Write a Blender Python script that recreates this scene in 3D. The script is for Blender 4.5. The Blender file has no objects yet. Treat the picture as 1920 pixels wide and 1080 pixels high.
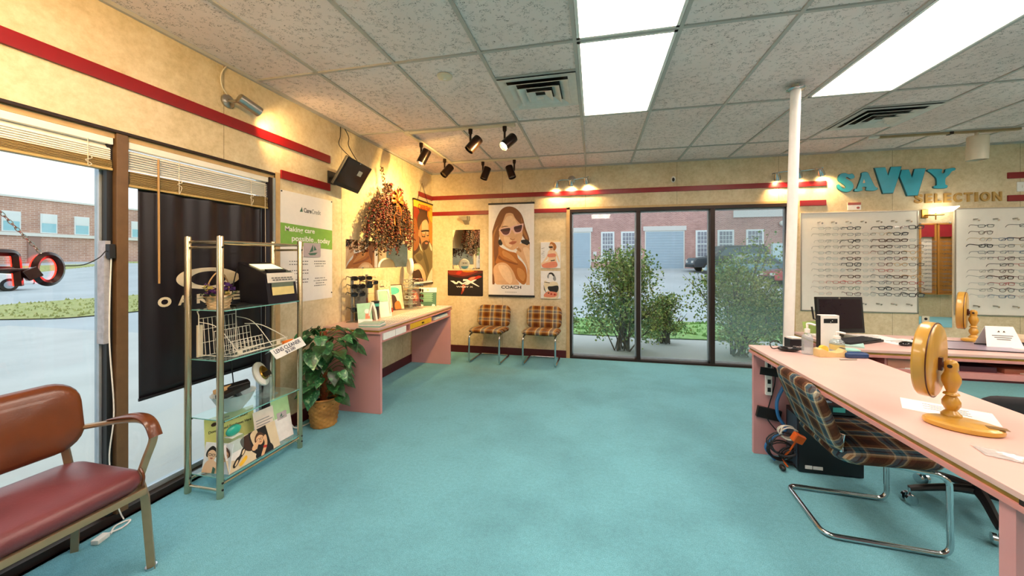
import bpy, bmesh, math, random
from mathutils import Vector, Matrix, Euler
SC = bpy.context.scene
COL = SC.collection
PI = math.pi
rnd = random.Random(7)

# ------------------------------------------------------------------ colours / materials
def lin(h):
    h = h.lstrip('#')
    out = []
    for i in (0, 2, 4):
        c = int(h[i:i+2], 16) / 255
        out.append(c / 12.92 if c <= .04045 else ((c + .055) / 1.055) ** 2.4)
    return out
MATS = {}
def nodes(name):
    m = bpy.data.materials.new(name); m.use_nodes = True
    nt = m.node_tree; nt.nodes.clear()
    out = nt.nodes.new('ShaderNodeOutputMaterial')
    return m, nt, out
def nn(nt, t, **kw):
    n = nt.nodes.new(t)
    for k, v in kw.items():
        if k.startswith('i_'):
            key = k[2:]
            key = int(key) if key.isdigit() else key.replace('_', ' ')
            n.inputs[key].default_value = v
        else: setattr(n, k, v)
    return n
def lk(nt, a, b): nt.links.new(a, b)
def noise(nt, scale, detail=3, rough=.55, dist=0, stretch=None):
    tc = nn(nt, 'ShaderNodeTexCoord')
    src = tc.outputs['Object']
    if stretch:
        mp = nn(nt, 'ShaderNodeMapping'); mp.inputs['Scale'].default_value = stretch
        lk(nt, src, mp.inputs['Vector']); src = mp.outputs['Vector']
    n = nn(nt, 'ShaderNodeTexNoise'); n.inputs['Scale'].default_value = scale
    n.inputs['Detail'].default_value = detail; n.inputs['Roughness'].default_value = rough; n.inputs['Distortion'].default_value = dist
    lk(nt, src, n.inputs['Vector'])
    return n
def ramp(nt, fac, stops):
    r = nn(nt, 'ShaderNodeValToRGB')
    e = r.color_ramp.elements
    while len(e) < len(stops): e.new(.5)
    for i, (p, c) in enumerate(stops):
        e[i].position = p
        e[i].color = (*(lin(c) if isinstance(c, str) else c), 1)
    lk(nt, fac, r.inputs['Fac'])
    return r
def shade(c, f): return [min(1, x * f) for x in c]
def mat(name, hexc, rough=.5, metal=0, var=.08, scale=18, bump=0, bscale=None, coat=0, spec=None, stretch=None, trans=0, sheen=0):
    """procedural principled material: a base colour with a little noise of its own"""
    if name in MATS: return MATS[name]
    m, nt, out = nodes(name)
    b = nn(nt, 'ShaderNodeBsdfPrincipled')
    c = lin(hexc)
    n = noise(nt, scale, stretch=stretch)
    r = ramp(nt, n.outputs['Fac'], [(.3, shade(c, 1 - var)), (.7, shade(c, 1 + var))])
    lk(nt, r.outputs['Color'], b.inputs['Base Color'])
    b.inputs['Roughness'].default_value = rough; b.inputs['Metallic'].default_value = metal
    if coat: b.inputs['Coat Weight'].default_value = coat
    if spec is not None: b.inputs['Specular IOR Level'].default_value = spec
    if trans: b.inputs['Transmission Weight'].default_value = trans
    if sheen: b.inputs['Sheen Weight'].default_value = sheen
    if bump:
        n2 = noise(nt, bscale or scale * 4, 4)
        bp = nn(nt, 'ShaderNodeBump'); bp.inputs['Strength'].default_value = bump; bp.inputs['Distance'].default_value = .01
        lk(nt, n2.outputs['Fac'], bp.inputs['Height']); lk(nt, bp.outputs['Normal'], b.inputs['Normal'])
    lk(nt, b.outputs[0], out.inputs[0])
    MATS[name] = m
    return m
def emit(name, hexc, strength, glass=None):
    if name in MATS: return MATS[name]
    m, nt, out = nodes(name)
    e = nn(nt, 'ShaderNodeEmission'); e.inputs[0].default_value = (*lin(hexc), 1); e.inputs[1].default_value = strength
    lk(nt, e.outputs[0], out.inputs[0]); MATS[name] = m
    return m
def glassy(name, tint, refl=.06, rough=0.02, body=0, bodycol='#ffffff', fres=True):
    """thin clear sheet: straight transparency, a fresnel reflection and an optional milky share"""
    if name in MATS: return MATS[name]
    m, nt, out = nodes(name)
    t = nn(nt, 'ShaderNodeBsdfTransparent'); t.inputs[0].default_value = (*lin(tint), 1)
    g = nn(nt, 'ShaderNodeBsdfGlossy'); g.inputs['Roughness'].default_value = rough
    lw0 = nn(nt, 'ShaderNodeLayerWeight'); lw0.inputs['Blend'].default_value = .5
    lw = nn(nt, 'ShaderNodeMath', operation='POWER'); lw.inputs[1].default_value = 3.5; lk(nt, lw0.outputs['Facing'], lw.inputs[0])
    mul = nn(nt, 'ShaderNodeMath', operation='MULTIPLY_ADD'); mul.inputs[1].default_value = .55; mul.inputs[2].default_value = .035 + refl * .06
    mul.use_clamp = True
    lk(nt, lw.outputs[0], mul.inputs[0])
    mx = nn(nt, 'ShaderNodeMixShader'); lk(nt, mul.outputs[0], mx.inputs[0]); lk(nt, t.outputs[0], mx.inputs[1]); lk(nt, g.outputs[0], mx.inputs[2])
    last = mx
    if body:
        d = nn(nt, 'ShaderNodeBsdfDiffuse'); n = noise(nt, 6)
        c = lin(bodycol); r = ramp(nt, n.outputs['Fac'], [(.3, shade(c, .9)), (.7, c)])
        lk(nt, r.outputs[0], d.inputs[0])
        m2 = nn(nt, 'ShaderNodeMixShader'); m2.inputs[0].default_value = body
        lk(nt, mx.outputs[0], m2.inputs[1]); lk(nt, d.outputs[0], m2.inputs[2]); last = m2
    lk(nt, last.outputs[0], out.inputs[0]); MATS[name] = m
    return m

# ------------------------------------------------------------------ mesh builder
OFF = {}
def tag(o, label=None, cat=None, group=None, kind=None):
    if label: o['label'] = label
    if cat: o['category'] = cat
    if group: o['group'] = group
    if kind: o['kind'] = kind
    return o
def thing(name, label, cat, loc=(0, 0, 0), rotz=0, group=None, local=False):
    o = bpy.data.objects.new(name, None); COL.objects.link(o)
    o.empty_display_size = .1
    o.location = loc; o.rotation_euler = (0, 0, rotz)
    OFF[o.name] = Vector((0, 0, 0)) if local else Vector(loc)
    return tag(o, label, cat, group)
def V(*a): return Vector(a)
def cr(pts, k=6, closed=False):
    """Catmull-Rom resample"""
    P = [Vector(p) for p in pts]; n = len(P); out = []
    rng = n if closed else n - 1
    for i in range(rng):
        if closed: p0, p1, p2, p3 = P[(i-1) % n], P[i], P[(i+1) % n], P[(i+2) % n]
        else: p0, p1, p2, p3 = P[max(i-1, 0)], P[i], P[i+1], P[min(i+2, n-1)]
        for j in range(k):
            t = j / k
            out.append(.5 * ((2 * p1) + (p2 - p0) * t + (2*p0 - 5*p1 + 4*p2 - p3) * t*t + (3*p1 - p0 - 3*p2 + p3) * t**3))
    if not closed: out.append(P[-1])
    return out
def fillet(pts, r, k=6, closed=False):
    P = [Vector(p) for p in pts]; n = len(P); out = []
    for i in range(n):
        if not closed and i in (0, n-1): out.append(P[i]); continue
        a, b, c = P[(i-1) % n], P[i], P[(i+1) % n]
        d1, d2 = (a - b), (c - b); l1, l2 = d1.length, d2.length
        rr = min(r, l1 * .49, l2 * .49)
        p, q = b + d1.normalized() * rr, b + d2.normalized() * rr
        for j in range(k + 1):
            t = j / k
            out.append(p.lerp(b, t).lerp(b.lerp(q, t), t))
    return out
class Frame:
    def __init__(s, o, u, v): s.o = Vector(o); s.u = Vector(u).normalized(); s.v = Vector(v).normalized(); s.n = s.u.cross(s.v)
    def p(s, a, b, c=0): return s.o + s.u * a + s.v * b + s.n * c
TXT = {}
def text_geo(s, bold=0, shear=0):
    key = (s, bold, shear)
    if key in TXT: return TXT[key]
    cu = bpy.data.curves.new('t', 'FONT'); cu.body = s; cu.offset = bold; cu.extrude = .05; cu.shear = shear; cu.resolution_u = 4
    ob = bpy.data.objects.new('t', cu); COL.objects.link(ob)
    dg = bpy.context.evaluated_depsgraph_get(); dg.update()
    me = bpy.data.meshes.new_from_object(ob.evaluated_get(dg))
    vs = [v.co.copy() for v in me.vertices]; fs = [list(p.vertices) for p in me.polygons]
    bpy.data.objects.remove(ob); bpy.data.curves.remove(cu); bpy.data.meshes.remove(me)
    x0 = min(v.x for v in vs); x1 = max(v.x for v in vs); y0 = min(v.y for v in vs); y1 = max(v.y for v in vs)
    TXT[key] = (vs, fs, x0, x1, y0, y1)
    return TXT[key]
class MB:
    def __init__(s): s.v = []; s.f = []; s.m = []
    def add(s, vs, fs, m=0):
        o = len(s.v); s.v += [Vector(v) for v in vs]; s.f += [[i + o for i in f] for f in fs]; s.m += [m] * len(fs); return s
    def box(s, a, b, m=0):
        x0, x1 = sorted((a[0], b[0])); y0, y1 = sorted((a[1], b[1])); z0, z1 = sorted((a[2], b[2]))
        return s.add([(x0,y0,z0),(x1,y0,z0),(x1,y1,z0),(x0,y1,z0),(x0,y0,z1),(x1,y0,z1),(x1,y1,z1),(x0,y1,z1)],
                     [(3,2,1,0),(4,5,6,7),(0,1,5,4),(1,2,6,5),(2,3,7,6),(3,0,4,7)], m)
    def obox(s, c, size, rot=(0, 0, 0), m=0):
        M = rot if isinstance(rot, Matrix) else Euler(rot).to_matrix()
        h = Vector(size) / 2; c = Vector(c); o = len(s.v)
        vs = [c + M @ Vector((x*h.x, y*h.y, z*h.z)) for z in (-1, 1) for x, y in ((-1,-1),(1,-1),(1,1),(-1,1))]
        return s.add(vs, [(3,2,1,0),(4,5,6,7),(0,1,5,4),(1,2,6,5),(2,3,7,6),(3,0,4,7)], m)
    def quad(s, a, b, c, d, m=0): return s.add([a, b, c, d], [(0,1,2,3)], m)
    def tube(s, pts, r, n=8, closed=False, m=0, caps=True, squash=None):
        P = [Vector(p) for p in pts]; N = len(P)
        R = r if isinstance(r, (list, tuple)) else [r] * N
        o = len(s.v); up = None; vs = []
        for i in range(N):
            a = P[i-1] if (i or closed) else P[i]; b = P[(i+1) % N] if (i < N-1 or closed) else P[i]
            t = (b - a)
            t = t.normalized() if t.length > 1e-9 else Vector((0, 0, 1))
            if up is None:
                up = Vector((0, 0, 1)) if abs(t.z) < .9 else Vector((1, 0, 0))
            x = up - t * up.dot(t)
            x = x.normalized() if x.length > 1e-6 else t.orthogonal().normalized()
            y = t.cross(x); up = x
            for k in range(n):
                a_ = 2 * PI * k / n
                q = (squash or (1, 1))
                vs.append(P[i] + x * (math.cos(a_) * R[i] * q[0]) + y * (math.sin(a_) * R[i] * q[1]))
        fs = []
        for i in range(N if closed else N - 1):
            j = (i + 1) % N
            for k in range(n):
                l = (k + 1) % n
                fs.append((i*n+k, i*n+l, j*n+l, j*n+k))
        if caps and not closed: fs += [tuple(range(n-1, -1, -1)), tuple(range((N-1)*n, N*n))]
        return s.add(vs, fs, m)
    def cyl(s, a, b, r, n=20, r2=None, m=0, caps=True): return s.tube([a, b], [r, r if r2 is None else r2], n, m=m, caps=caps)
    def lathe(s, prof, base=(0, 0, 0), M=None, n=28, m=0, sx=1, sy=1, capb=True, capt=True):
        M = M or Matrix.Identity(3); base = Vector(base); vs = []
        for r, z in prof:
            for k in range(n):
                a = 2 * PI * k / n
                vs.append(base + M @ Vector((math.cos(a) * r * sx, math.sin(a) * r * sy, z)))
        fs = []
        for i in range(len(prof) - 1):
            for k in range(n):
                l = (k + 1) % n
                fs.append((i*n+k, i*n+l, (i+1)*n+l, (i+1)*n+k))
        if capb: fs.append(tuple(range(n-1, -1, -1)))
        if capt: fs.append(tuple(range((len(prof)-1)*n, len(prof)*n)))
        return s.add(vs, fs, m)
    def ell(s, c, r, n=14, k=9, m=0, M=None):
        M = M or Matrix.Identity(3); c = Vector(c)
        vs = [c + M @ Vector((0, 0, -r[2]))]
        for i in range(1, k):
            t = -PI/2 + PI * i / k
            for j in range(n):
                a = 2 * PI * j / n
                vs.append(c + M @ Vector((math.cos(a)*math.cos(t)*r[0], math.sin(a)*math.cos(t)*r[1], math.sin(t)*r[2])))
        vs.append(c + M @ Vector((0, 0, r[2])))
        fs = [(0, 1 + (j+1) % n, 1 + j) for j in range(n)]
        for i in range(k - 2):
            for j in range(n):
                l = (j + 1) % n; b = 1 + i*n
                fs.append((b+j, b+l, b+n+l, b+n+j))
        b = 1 + (k-2)*n; fs += [(b + j, b + (j+1) % n, len(vs)-1) for j in range(n)]
        return s.add(vs, fs, m)
    def prism(s, poly, fr, d0, d1, m=0, back=True):
        """polygon in frame (u,v) extruded along n from d0 to d1"""
        n = len(poly)
        ar = sum(poly[i][0]*poly[(i+1) % n][1] - poly[(i+1) % n][0]*poly[i][1] for i in range(n))
        if ar < 0: poly = poly[::-1]
        vs = [fr.p(p[0], p[1], d0) for p in poly] + [fr.p(p[0], p[1], d1) for p in poly]
        fs = [tuple(range(n, 2*n))]
        if back: fs.append(tuple(range(n-1, -1, -1)))
        fs += [(i, (i+1) % n, n + (i+1) % n, n + i) for i in range(n)]
        return s.add(vs, fs, m)
    def flat(s, poly, fr, d, m=0):
        n = len(poly)
        ar = sum(poly[i][0]*poly[(i+1) % n][1] - poly[(i+1) % n][0]*poly[i][1] for i in range(n))
        if ar < 0: poly = poly[::-1]
        return s.add([fr.p(p[0], p[1], d) for p in poly], [tuple(range(n))], m)
    def text(s, txt, fr, a, b, w=None, h=None, d0=0, d1=.001, m=0, bold=0, shear=0, mirror=False, center=False):
        vs, fs, x0, x1, y0, y1 = text_geo(txt, bold, shear)
        sx = w / (x1 - x0) if w else None; sy = h / (y1 - y0) if h else None
        sx = sx or sy; sy = sy or sx
        if center: a = a - sx * (x1 - x0) / 2
        out = []
        for v in vs:
            u_ = (x1 - v.x if mirror else v.x - x0) * sx
            out.append(fr.p(a + u_, b + (v.y - y0) * sy, d0 + (v.z / .05 + 1) / 2 * (d1 - d0)))
        return s.add(out, [f[::-1] for f in fs] if mirror else fs, m)
    def build(s, name, mats, parent=None, smooth=True, bevel=0, seg=2, ang=35, origin=None):
        me = bpy.data.meshes.new(name)
        if not isinstance(mats, (list, tuple)): mats = [mats]
        if parent is not None: off = OFF[parent.name]
        elif origin is not None: off = Vector(origin)
        else:
            xs = [v.x for v in s.v]; ys = [v.y for v in s.v]; zs = [v.z for v in s.v]
            off = Vector(((min(xs)+max(xs))/2, (min(ys)+max(ys))/2, min(zs)))
        me.from_pydata([v - off for v in s.v], [], s.f)
        for mm in mats: me.materials.append(mm)
        me.polygons.foreach_set('material_index', s.m)
        if bevel:
            bm = bmesh.new(); bm.from_mesh(me)
            ed = [e for e in bm.edges if len(e.link_faces) == 2 and e.calc_face_angle(0) > math.radians(40)]
            if ed: bmesh.ops.bevel(bm, geom=ed, offset=bevel, segments=seg, profile=.6, affect='EDGES', clamp_overlap=True)
            bm.to_mesh(me); bm.free()
        me.update()
        if smooth:
            me.polygons.foreach_set('use_smooth', [True] * len(me.polygons))
            me.set_sharp_from_angle(angle=math.radians(ang))
        o = bpy.data.objects.new(name, me); COL.objects.link(o)
        if bevel and smooth: wn = o.modifiers.new('face_weighted_normals', 'WEIGHTED_NORMAL'); wn.keep_sharp = True; wn.weight = 50
        if parent is not None: o.parent = parent; OFF[o.name] = off
        else: o.location = off; OFF[o.name] = off
        return o
def copy_tree(o, parent=None, loc=None, rotz=None):
    c = o.copy(); COL.objects.link(c)
    if parent is not None: c.parent = parent
    if loc is not None: c.location = loc
    if rotz is not None: c.rotation_euler = (0, 0, rotz)
    for ch in list(o.children): copy_tree(ch, c)
    OFF[c.name] = OFF.get(o.name, Vector((0, 0, 0)))
    return c
def struct(mb, name, mats, parent=None, **k):
    o = mb.build(name, mats, parent, **k)
    if parent is None: o['kind'] = 'structure'
    return o
def rrect(w, h, r, k=5, cx=0, cy=0):
    out = []
    for qx, qy, a0 in ((1, 1, 0), (-1, 1, 90), (-1, -1, 180), (1, -1, 270)):
        for j in range(k + 1):
            a = math.radians(a0 + 90 * j / k)
            out.append((cx + qx * (w/2 - r) + math.cos(a) * r, cy + qy * (h/2 - r) + math.sin(a) * r))
    return out
def circ(r, n=24, cx=0, cy=0, ry=None):
    return [(cx + math.cos(2*PI*i/n) * r, cy + math.sin(2*PI*i/n) * (ry or r)) for i in range(n)]
def cr2(pts, k=5):
    return [(p.x, p.y) for p in cr([(a, b, 0) for a, b in pts], k, True)]
def slab(w, d, h, puff=.0, nx=14, ny=14, r=.05, crown=.02, m=0, fn=None):
    """upholstered pad: rounded-rectangle plan, crowned top and bottom; returns verts, faces (z from 0 to h)"""
    pr = rrect(w, d, r, 6); n = len(pr); rings = []
    def ring(sc, z): rings.append([(x * sc[0], y * sc[1], z) for x, y in pr])
    e = min(h * .45, .03)
    fx = lambda t: ((w - 2*e*t) / w, (d - 2*e*t) / d)
    ring(fx(1.4), 0); ring(fx(.4), e*.35); ring(fx(0), h*.5); ring(fx(.35), h - e*.35); ring(fx(1.1), h)
    for q in (.8, .6, .4, .2): rings.append([(x*fx(1.1)[0]*q, y*fx(1.1)[1]*q, h + crown * (1 - q*q)) for x, y in pr])
    vs = [v for rg in rings for v in rg]; fs = []
    for i in range(len(rings) - 1):
        for k in range(n):
            l = (k+1) % n
            fs.append((i*n+k, i*n+l, (i+1)*n+l, (i+1)*n+k))
    vs.append((0, 0, h + crown)); c = len(vs) - 1; b = (len(rings)-1)*n
    fs += [(b+k, b+(k+1) % n, c) for k in range(n)] + [tuple(range(n-1, -1, -1))]
    return vs, fs
LIGHT_PANEL, SKY, EXPO = 11.5, 1.25, 0.5
# ------------------------------------------------------------------ the room's own materials
XL, YB, ZC = -2.475, 5.37, 2.743      # left wall, back wall, ceiling
XR, YF = 9.2, -3.6                    # right and front walls, outside the picture
def wall_mat(name, axis, start):
    m, nt, out = nodes(name)
    b = nn(nt, 'ShaderNodeBsdfPrincipled'); b.inputs['Roughness'].default_value = .62; b.inputs['Specular IOR Level'].default_value = .25
    n1 = noise(nt, 2.6, 5, .62); n2 = noise(nt, 26, 6, .7)
    mx = nn(nt, 'ShaderNodeMath', operation='MULTIPLY_ADD'); mx.inputs[1].default_value = .5
    lk(nt, n1.outputs['Fac'], mx.inputs[0])
    m2 = nn(nt, 'ShaderNodeMath', operation='MULTIPLY'); m2.inputs[1].default_value = .5; lk(nt, n2.outputs['Fac'], m2.inputs[0]); lk(nt, m2.outputs[0], mx.inputs[2])
    r = ramp(nt, mx.outputs[0], [(.34, '#bfac86'), (.5, '#d5c3a0'), (.66, '#e4d6b8')])
    # fine seams where the wallpaper panels meet
    tc = nn(nt, 'ShaderNodeTexCoord'); sp = nn(nt, 'ShaderNodeSeparateXYZ'); lk(nt, tc.outputs['Object'], sp.inputs[0])
    a = nn(nt, 'ShaderNodeMath', operation='SUBTRACT'); a.inputs[1].default_value = start - 60 * 1.212; lk(nt, sp.outputs[axis], a.inputs[0])
    md = nn(nt, 'ShaderNodeMath', operation='MODULO'); md.inputs[1].default_value = 1.212; lk(nt, a.outputs[0], md.inputs[0])
    lt = nn(nt, 'ShaderNodeMath', operation='LESS_THAN'); lt.inputs[1].default_value = .005; lk(nt, md.outputs[0], lt.inputs[0])
    mixc = nn(nt, 'ShaderNodeMix', data_type='RGBA'); mixc.inputs['Factor'].default_value = 0
    sc = nn(nt, 'ShaderNodeMath', operation='MULTIPLY'); sc.inputs[1].default_value = .55; lk(nt, lt.outputs[0], sc.inputs[0])
    lk(nt, sc.outputs[0], mixc.inputs['Factor']); lk(nt, r.outputs[0], mixc.inputs['A']); mixc.inputs['B'].default_value = (*lin('#5a4426'), 1)
    lk(nt, mixc.outputs['Result'], b.inputs['Base Color'])
    bp = nn(nt, 'ShaderNodeBump'); bp.inputs['Strength'].default_value = .12; bp.inputs['Distance'].default_value = .004
    lk(nt, n2.outputs['Fac'], bp.inputs['Height']); lk(nt, bp.outputs[0], b.inputs['Normal'])
    lk(nt, b.outputs[0], out.inputs[0]); return m
WALLX = wall_mat('wallpaper_back', 0, -.13); WALLY = wall_mat('wallpaper_side', 1, 2.05)
def carpet_mat():
    m, nt, out = nodes('teal_carpet')
    b = nn(nt, 'ShaderNodeBsdfPrincipled'); b.inputs['Roughness'].default_value = .95; b.inputs['Specular IOR Level'].default_value = .1; b.inputs['Sheen Weight'].default_value = .12
    n1 = noise(nt, 260, 3, .7); n2 = noise(nt, 1.1, 4, .6); n3 = noise(nt, 45, 4, .7)
    r = ramp(nt, n1.outputs['Fac'], [(.3, '#5494a4'), (.5, '#6eb3c3'), (.72, '#8ac7d5')])
    r2 = ramp(nt, n2.outputs['Fac'], [(.38, (.80, .80, .80)), (.56, (1, 1, 1))])
    r3 = ramp(nt, n3.outputs['Fac'], [(.3, (.86, .86, .86)), (.7, (1.06, 1.06, 1.06))])
    mu = nn(nt, 'ShaderNodeMix', data_type='RGBA', blend_type='MULTIPLY'); mu.inputs['Factor'].default_value = 1
    lk(nt, r.outputs[0], mu.inputs['A']); lk(nt, r2.outputs[0], mu.inputs['B'])
    mv = nn(nt, 'ShaderNodeMix', data_type='RGBA', blend_type='MULTIPLY'); mv.inputs['Factor'].default_value = 1
    lk(nt, mu.outputs['Result'], mv.inputs['A']); lk(nt, r3.outputs[0], mv.inputs['B'])
    # a worn, browned patch in front of the waiting chairs and the desk end
    tc = nn(nt, 'ShaderNodeTexCoord'); mp = nn(nt, 'ShaderNodeMapping'); mp.inputs['Location'].default_value = (1.25, -4.55, 0); mp.vector_type = 'POINT'
    lk(nt, tc.outputs['Object'], mp.inputs['Vector'])
    sc = nn(nt, 'ShaderNodeVectorMath', operation='MULTIPLY'); sc.inputs[1].default_value = (.75, 1.5, 0); lk(nt, mp.outputs[0], sc.inputs[0])
    ln = nn(nt, 'ShaderNodeVectorMath', operation='LENGTH'); lk(nt, sc.outputs[0], ln.inputs[0])
    ad = nn(nt, 'ShaderNodeMath', operation='MULTIPLY_ADD'); ad.inputs[1].default_value = 1.3; lk(nt, n2.outputs['Fac'], ad.inputs[0]); lk(nt, ln.outputs['Value'], ad.inputs[2])
    rs = ramp(nt, ad.outputs[0], [(.55, (.3, .3, .3)), (1.0, (0, 0, 0))])
    mw = nn(nt, 'ShaderNodeMix', data_type='RGBA'); lk(nt, rs.outputs[0], mw.inputs['Factor']); lk(nt, mv.outputs['Result'], mw.inputs['A']); mw.inputs['B'].default_value = (*lin('#6f7a60'), 1)
    lk(nt, mw.outputs['Result'], b.inputs['Base Color'])
    bp = nn(nt, 'ShaderNodeBump'); bp.inputs['Strength'].default_value = .5; bp.inputs['Distance'].default_value = .004
    lk(nt, n1.outputs['Fac'], bp.inputs['Height']); lk(nt, bp.outputs[0], b.inputs['Normal'])
    lk(nt, b.outputs[0], out.inputs[0]); return m
def ceiling_mat():
    m, nt, out = nodes('fissured_ceiling_tile')
    b = nn(nt, 'ShaderNodeBsdfPrincipled'); b.inputs['Roughness'].default_value = .9; b.inputs['Specular IOR Level'].default_value = .1
    n1 = noise(nt, 42, 2, .5, 1.2, (1, 1.7, 1)); n2 = noise(nt, 30, 2); n3 = noise(nt, .9, 2)
    d = nn(nt, 'ShaderNodeMath', operation='SUBTRACT'); d.inputs[1].default_value = .5; lk(nt, n1.outputs['Fac'], d.inputs[0])
    a = nn(nt, 'ShaderNodeMath', operation='ABSOLUTE'); lk(nt, d.outputs[0], a.inputs[0])
    l = nn(nt, 'ShaderNodeMath', operation='LESS_THAN'); l.inputs[1].default_value = .021; lk(nt, a.outputs[0], l.inputs[0])
    g = nn(nt, 'ShaderNodeMath', operation='GREATER_THAN'); g.inputs[1].default_value = .53; lk(nt, n2.outputs['Fac'], g.inputs[0])
    mu = nn(nt, 'ShaderNodeMath', operation='MULTIPLY'); lk(nt, l.outputs[0], mu.inputs[0]); lk(nt, g.outputs[0], mu.inputs[1])
    m7 = nn(nt, 'ShaderNodeMath', operation='MULTIPLY'); m7.inputs[1].default_value = .8; lk(nt, mu.outputs[0], m7.inputs[0])
    r3 = ramp(nt, n3.outputs['Fac'], [(.35, '#e2d0ca'), (.65, '#f3e3de')])
    mix = nn(nt, 'ShaderNodeMix', data_type='RGBA'); lk(nt, m7.outputs[0], mix.inputs['Factor']); lk(nt, r3.outputs[0], mix.inputs['A']); mix.inputs['B'].default_value = (*lin('#5d5046'), 1)
    lk(nt, mix.outputs['Result'], b.inputs['Base Color'])
    bp = nn(nt, 'ShaderNodeBump', invert=True); bp.inputs['Strength'].default_value = .6; bp.inputs['Distance'].default_value = .004
    lk(nt, mu.outputs[0], bp.inputs['Height']); lk(nt, bp.outputs[0], b.inputs['Normal'])
    lk(nt, b.outputs[0], out.inputs[0]); return m
def brick_mat(name, axis, c1, c2, mortar, sc=1.0):
    m, nt, out = nodes(name)
    b = nn(nt, 'ShaderNodeBsdfPrincipled'); b.inputs['Roughness'].default_value = .85
    tc = nn(nt, 'ShaderNodeTexCoord'); sp = nn(nt, 'ShaderNodeSeparateXYZ'); lk(nt, tc.outputs['Object'], sp.inputs[0])
    cb = nn(nt, 'ShaderNodeCombineXYZ'); lk(nt, sp.outputs[axis], cb.inputs[0]); lk(nt, sp.outputs[2], cb.inputs[1])
    t = nn(nt, 'ShaderNodeTexBrick'); t.inputs['Color1'].default_value = (*lin(c1), 1); t.inputs['Color2'].default_value = (*lin(c2), 1); t.inputs['Mortar'].default_value = (*lin(mortar), 1)
    t.inputs['Scale'].default_value = sc; t.inputs['Brick Width'].default_value = .22; t.inputs['Row Height'].default_value = .075; t.inputs['Mortar Size'].default_value = .009
    lk(nt, cb.outputs[0], t.inputs['Vector'])
    n = noise(nt, .5, 4); r = ramp(nt, n.outputs['Fac'], [(.35, (.85, .83, .82)), (.65, (1.08, 1.05, 1.02))])
    mu = nn(nt, 'ShaderNodeMix', data_type='RGBA', blend_type='MULTIPLY'); mu.inputs['Factor'].default_value = 1
    lk(nt, t.outputs['Color'], mu.inputs['A']); lk(nt, r.outputs[0], mu.inputs['B']); lk(nt, mu.outputs['Result'], b.inputs['Base Color'])
    lk(nt, b.outputs[0], out.inputs[0]); return m
M_bronze = mat('dark_bronze_frame', '#2a1a14', .4, .3); M_black = mat('black_plastic', '#121214', .45)
M_alu = mat('pale_aluminium', '#aeb9c4', .35, .5); M_red = mat('red_painted_board', '#860b14', .35, var=.05)
M_maroon = mat('maroon_baseboard', '#4a1018', .4); M_white = mat('white_plastic', '#e8e6e0', .4, var=.03)
M_cream = mat('cream_enamel', '#d9cfb8', .4, var=.03); M_chrome = mat('chrome', '#c9cccf', .12, 1, var=.03)
M_steel = mat('brushed_steel', '#b3aea4', .3, 1, var=.05, stretch=(1, 1, 12)); M_pink = mat('pink_laminate', '#d6b2a9', .32, var=.03, scale=5)
M_pinkpanel = mat('pink_panel_paint', '#cc9393', .4, var=.04, scale=3)
M_glass = glassy('window_glass', '#f2f8f8', .05); M_milky = glassy('milky_window_glass', '#eef6f6', .05, body=.12, bodycol='#b9d6d6')  # the back window's right pane has a teal-white veil painted in
M_tan = mat('tan_window_trim', '#c2a170', .5); M_paper = mat('white_paper', '#ece9e4', .7, var=.03); M_offwhite = mat('off_white_board', '#e4ded2', .55, var=.02)

# ------------------------------------------------------------------ shell
O0 = (0, 0, 0)
m = MB(); m.box((XL - .05, YF, -.1), (XR, YB + .02, 0)); struct(m, 'floor', carpet_mat(), origin=O0, smooth=False)
m = MB(); m.box((XL - .2, YF - .1, ZC + .004), (XR + .1, YB + .2, ZC + .15)); struct(m, 'ceiling', ceiling_mat(), origin=O0, smooth=False)
T = .17
m = MB()
m.box((XL - T, YF, 2.09), (XL, YB + T, ZC + .1)); m.box((XL - T, 2.47, -.1), (XL, YB + T, 2.09)); m.box((XL - T, YF, -.1), (XL, -2.2, 2.09)); m.box((XL - T, -2.2, -.1), (XL, 2.47, .0))
struct(m, 'wall_left', WALLY, origin=O0, smooth=False)
m = MB()
WX0, WX1, WZ1 = -.345, 2.43, 2.125
m.box((XL, YB, WZ1), (XR + .1, YB + T, ZC + .1)); m.box((XL, YB, -.1), (WX0, YB + T, WZ1)); m.box((WX1, YB, -.1), (XR + .1, YB + T, WZ1)); m.box((WX0, YB, -.1), (WX1, YB + T, .0))
struct(m, 'wall_back', WALLX, origin=O0, smooth=False)
m = MB(); m.box((XR, YF, -.1), (XR + .1, YB, ZC + .1)); struct(m, 'wall_right', WALLY, origin=O0, smooth=False)
m = MB(); m.box((XL - T, YF - .1, -.1), (XR + .1, YF, ZC + .1)); struct(m, 'wall_front', WALLX, origin=O0, smooth=False)
# ceiling grid: T-bars at their own spacing (2 ft by 4 ft)
GX = [-1.94 + .607 * k for k in range(20)]; GX = [g for g in GX if g < XR]
GY = [2.302 + 1.226 * k for k in range(-4, 3)]
M_tbar = mat('grey_ceiling_grid', '#b4b0aa', .5, var=.03)
m = MB()
for g in GX: m.box((g - .0115, YF, ZC - .006), (g + .0115, YB, ZC + .006))
for g in GY: m.box((XL, g - .0115, ZC - .0055), (XR, g + .0115, ZC + .006))
for g, a, b_ in ((2.655, 2, 3), (3.235, 2, 3)): m.box((GX[2], g - .0115, ZC - .005), (GX[3], g + .0115, ZC + .006))
for g in (3.86, 4.44): m.box((GX[7], g - .0115, ZC - .005), (GX[8], g + .0115, ZC + .006))
m.box((XL, YF, ZC - .018), (XL + .022, YB, ZC + .004)); m.box((XL, YB - .022, ZC - .018), (XR, YB, ZC + .004))
struct(m, 'ceiling_grid', M_tbar, origin=O0, smooth=False)
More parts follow.
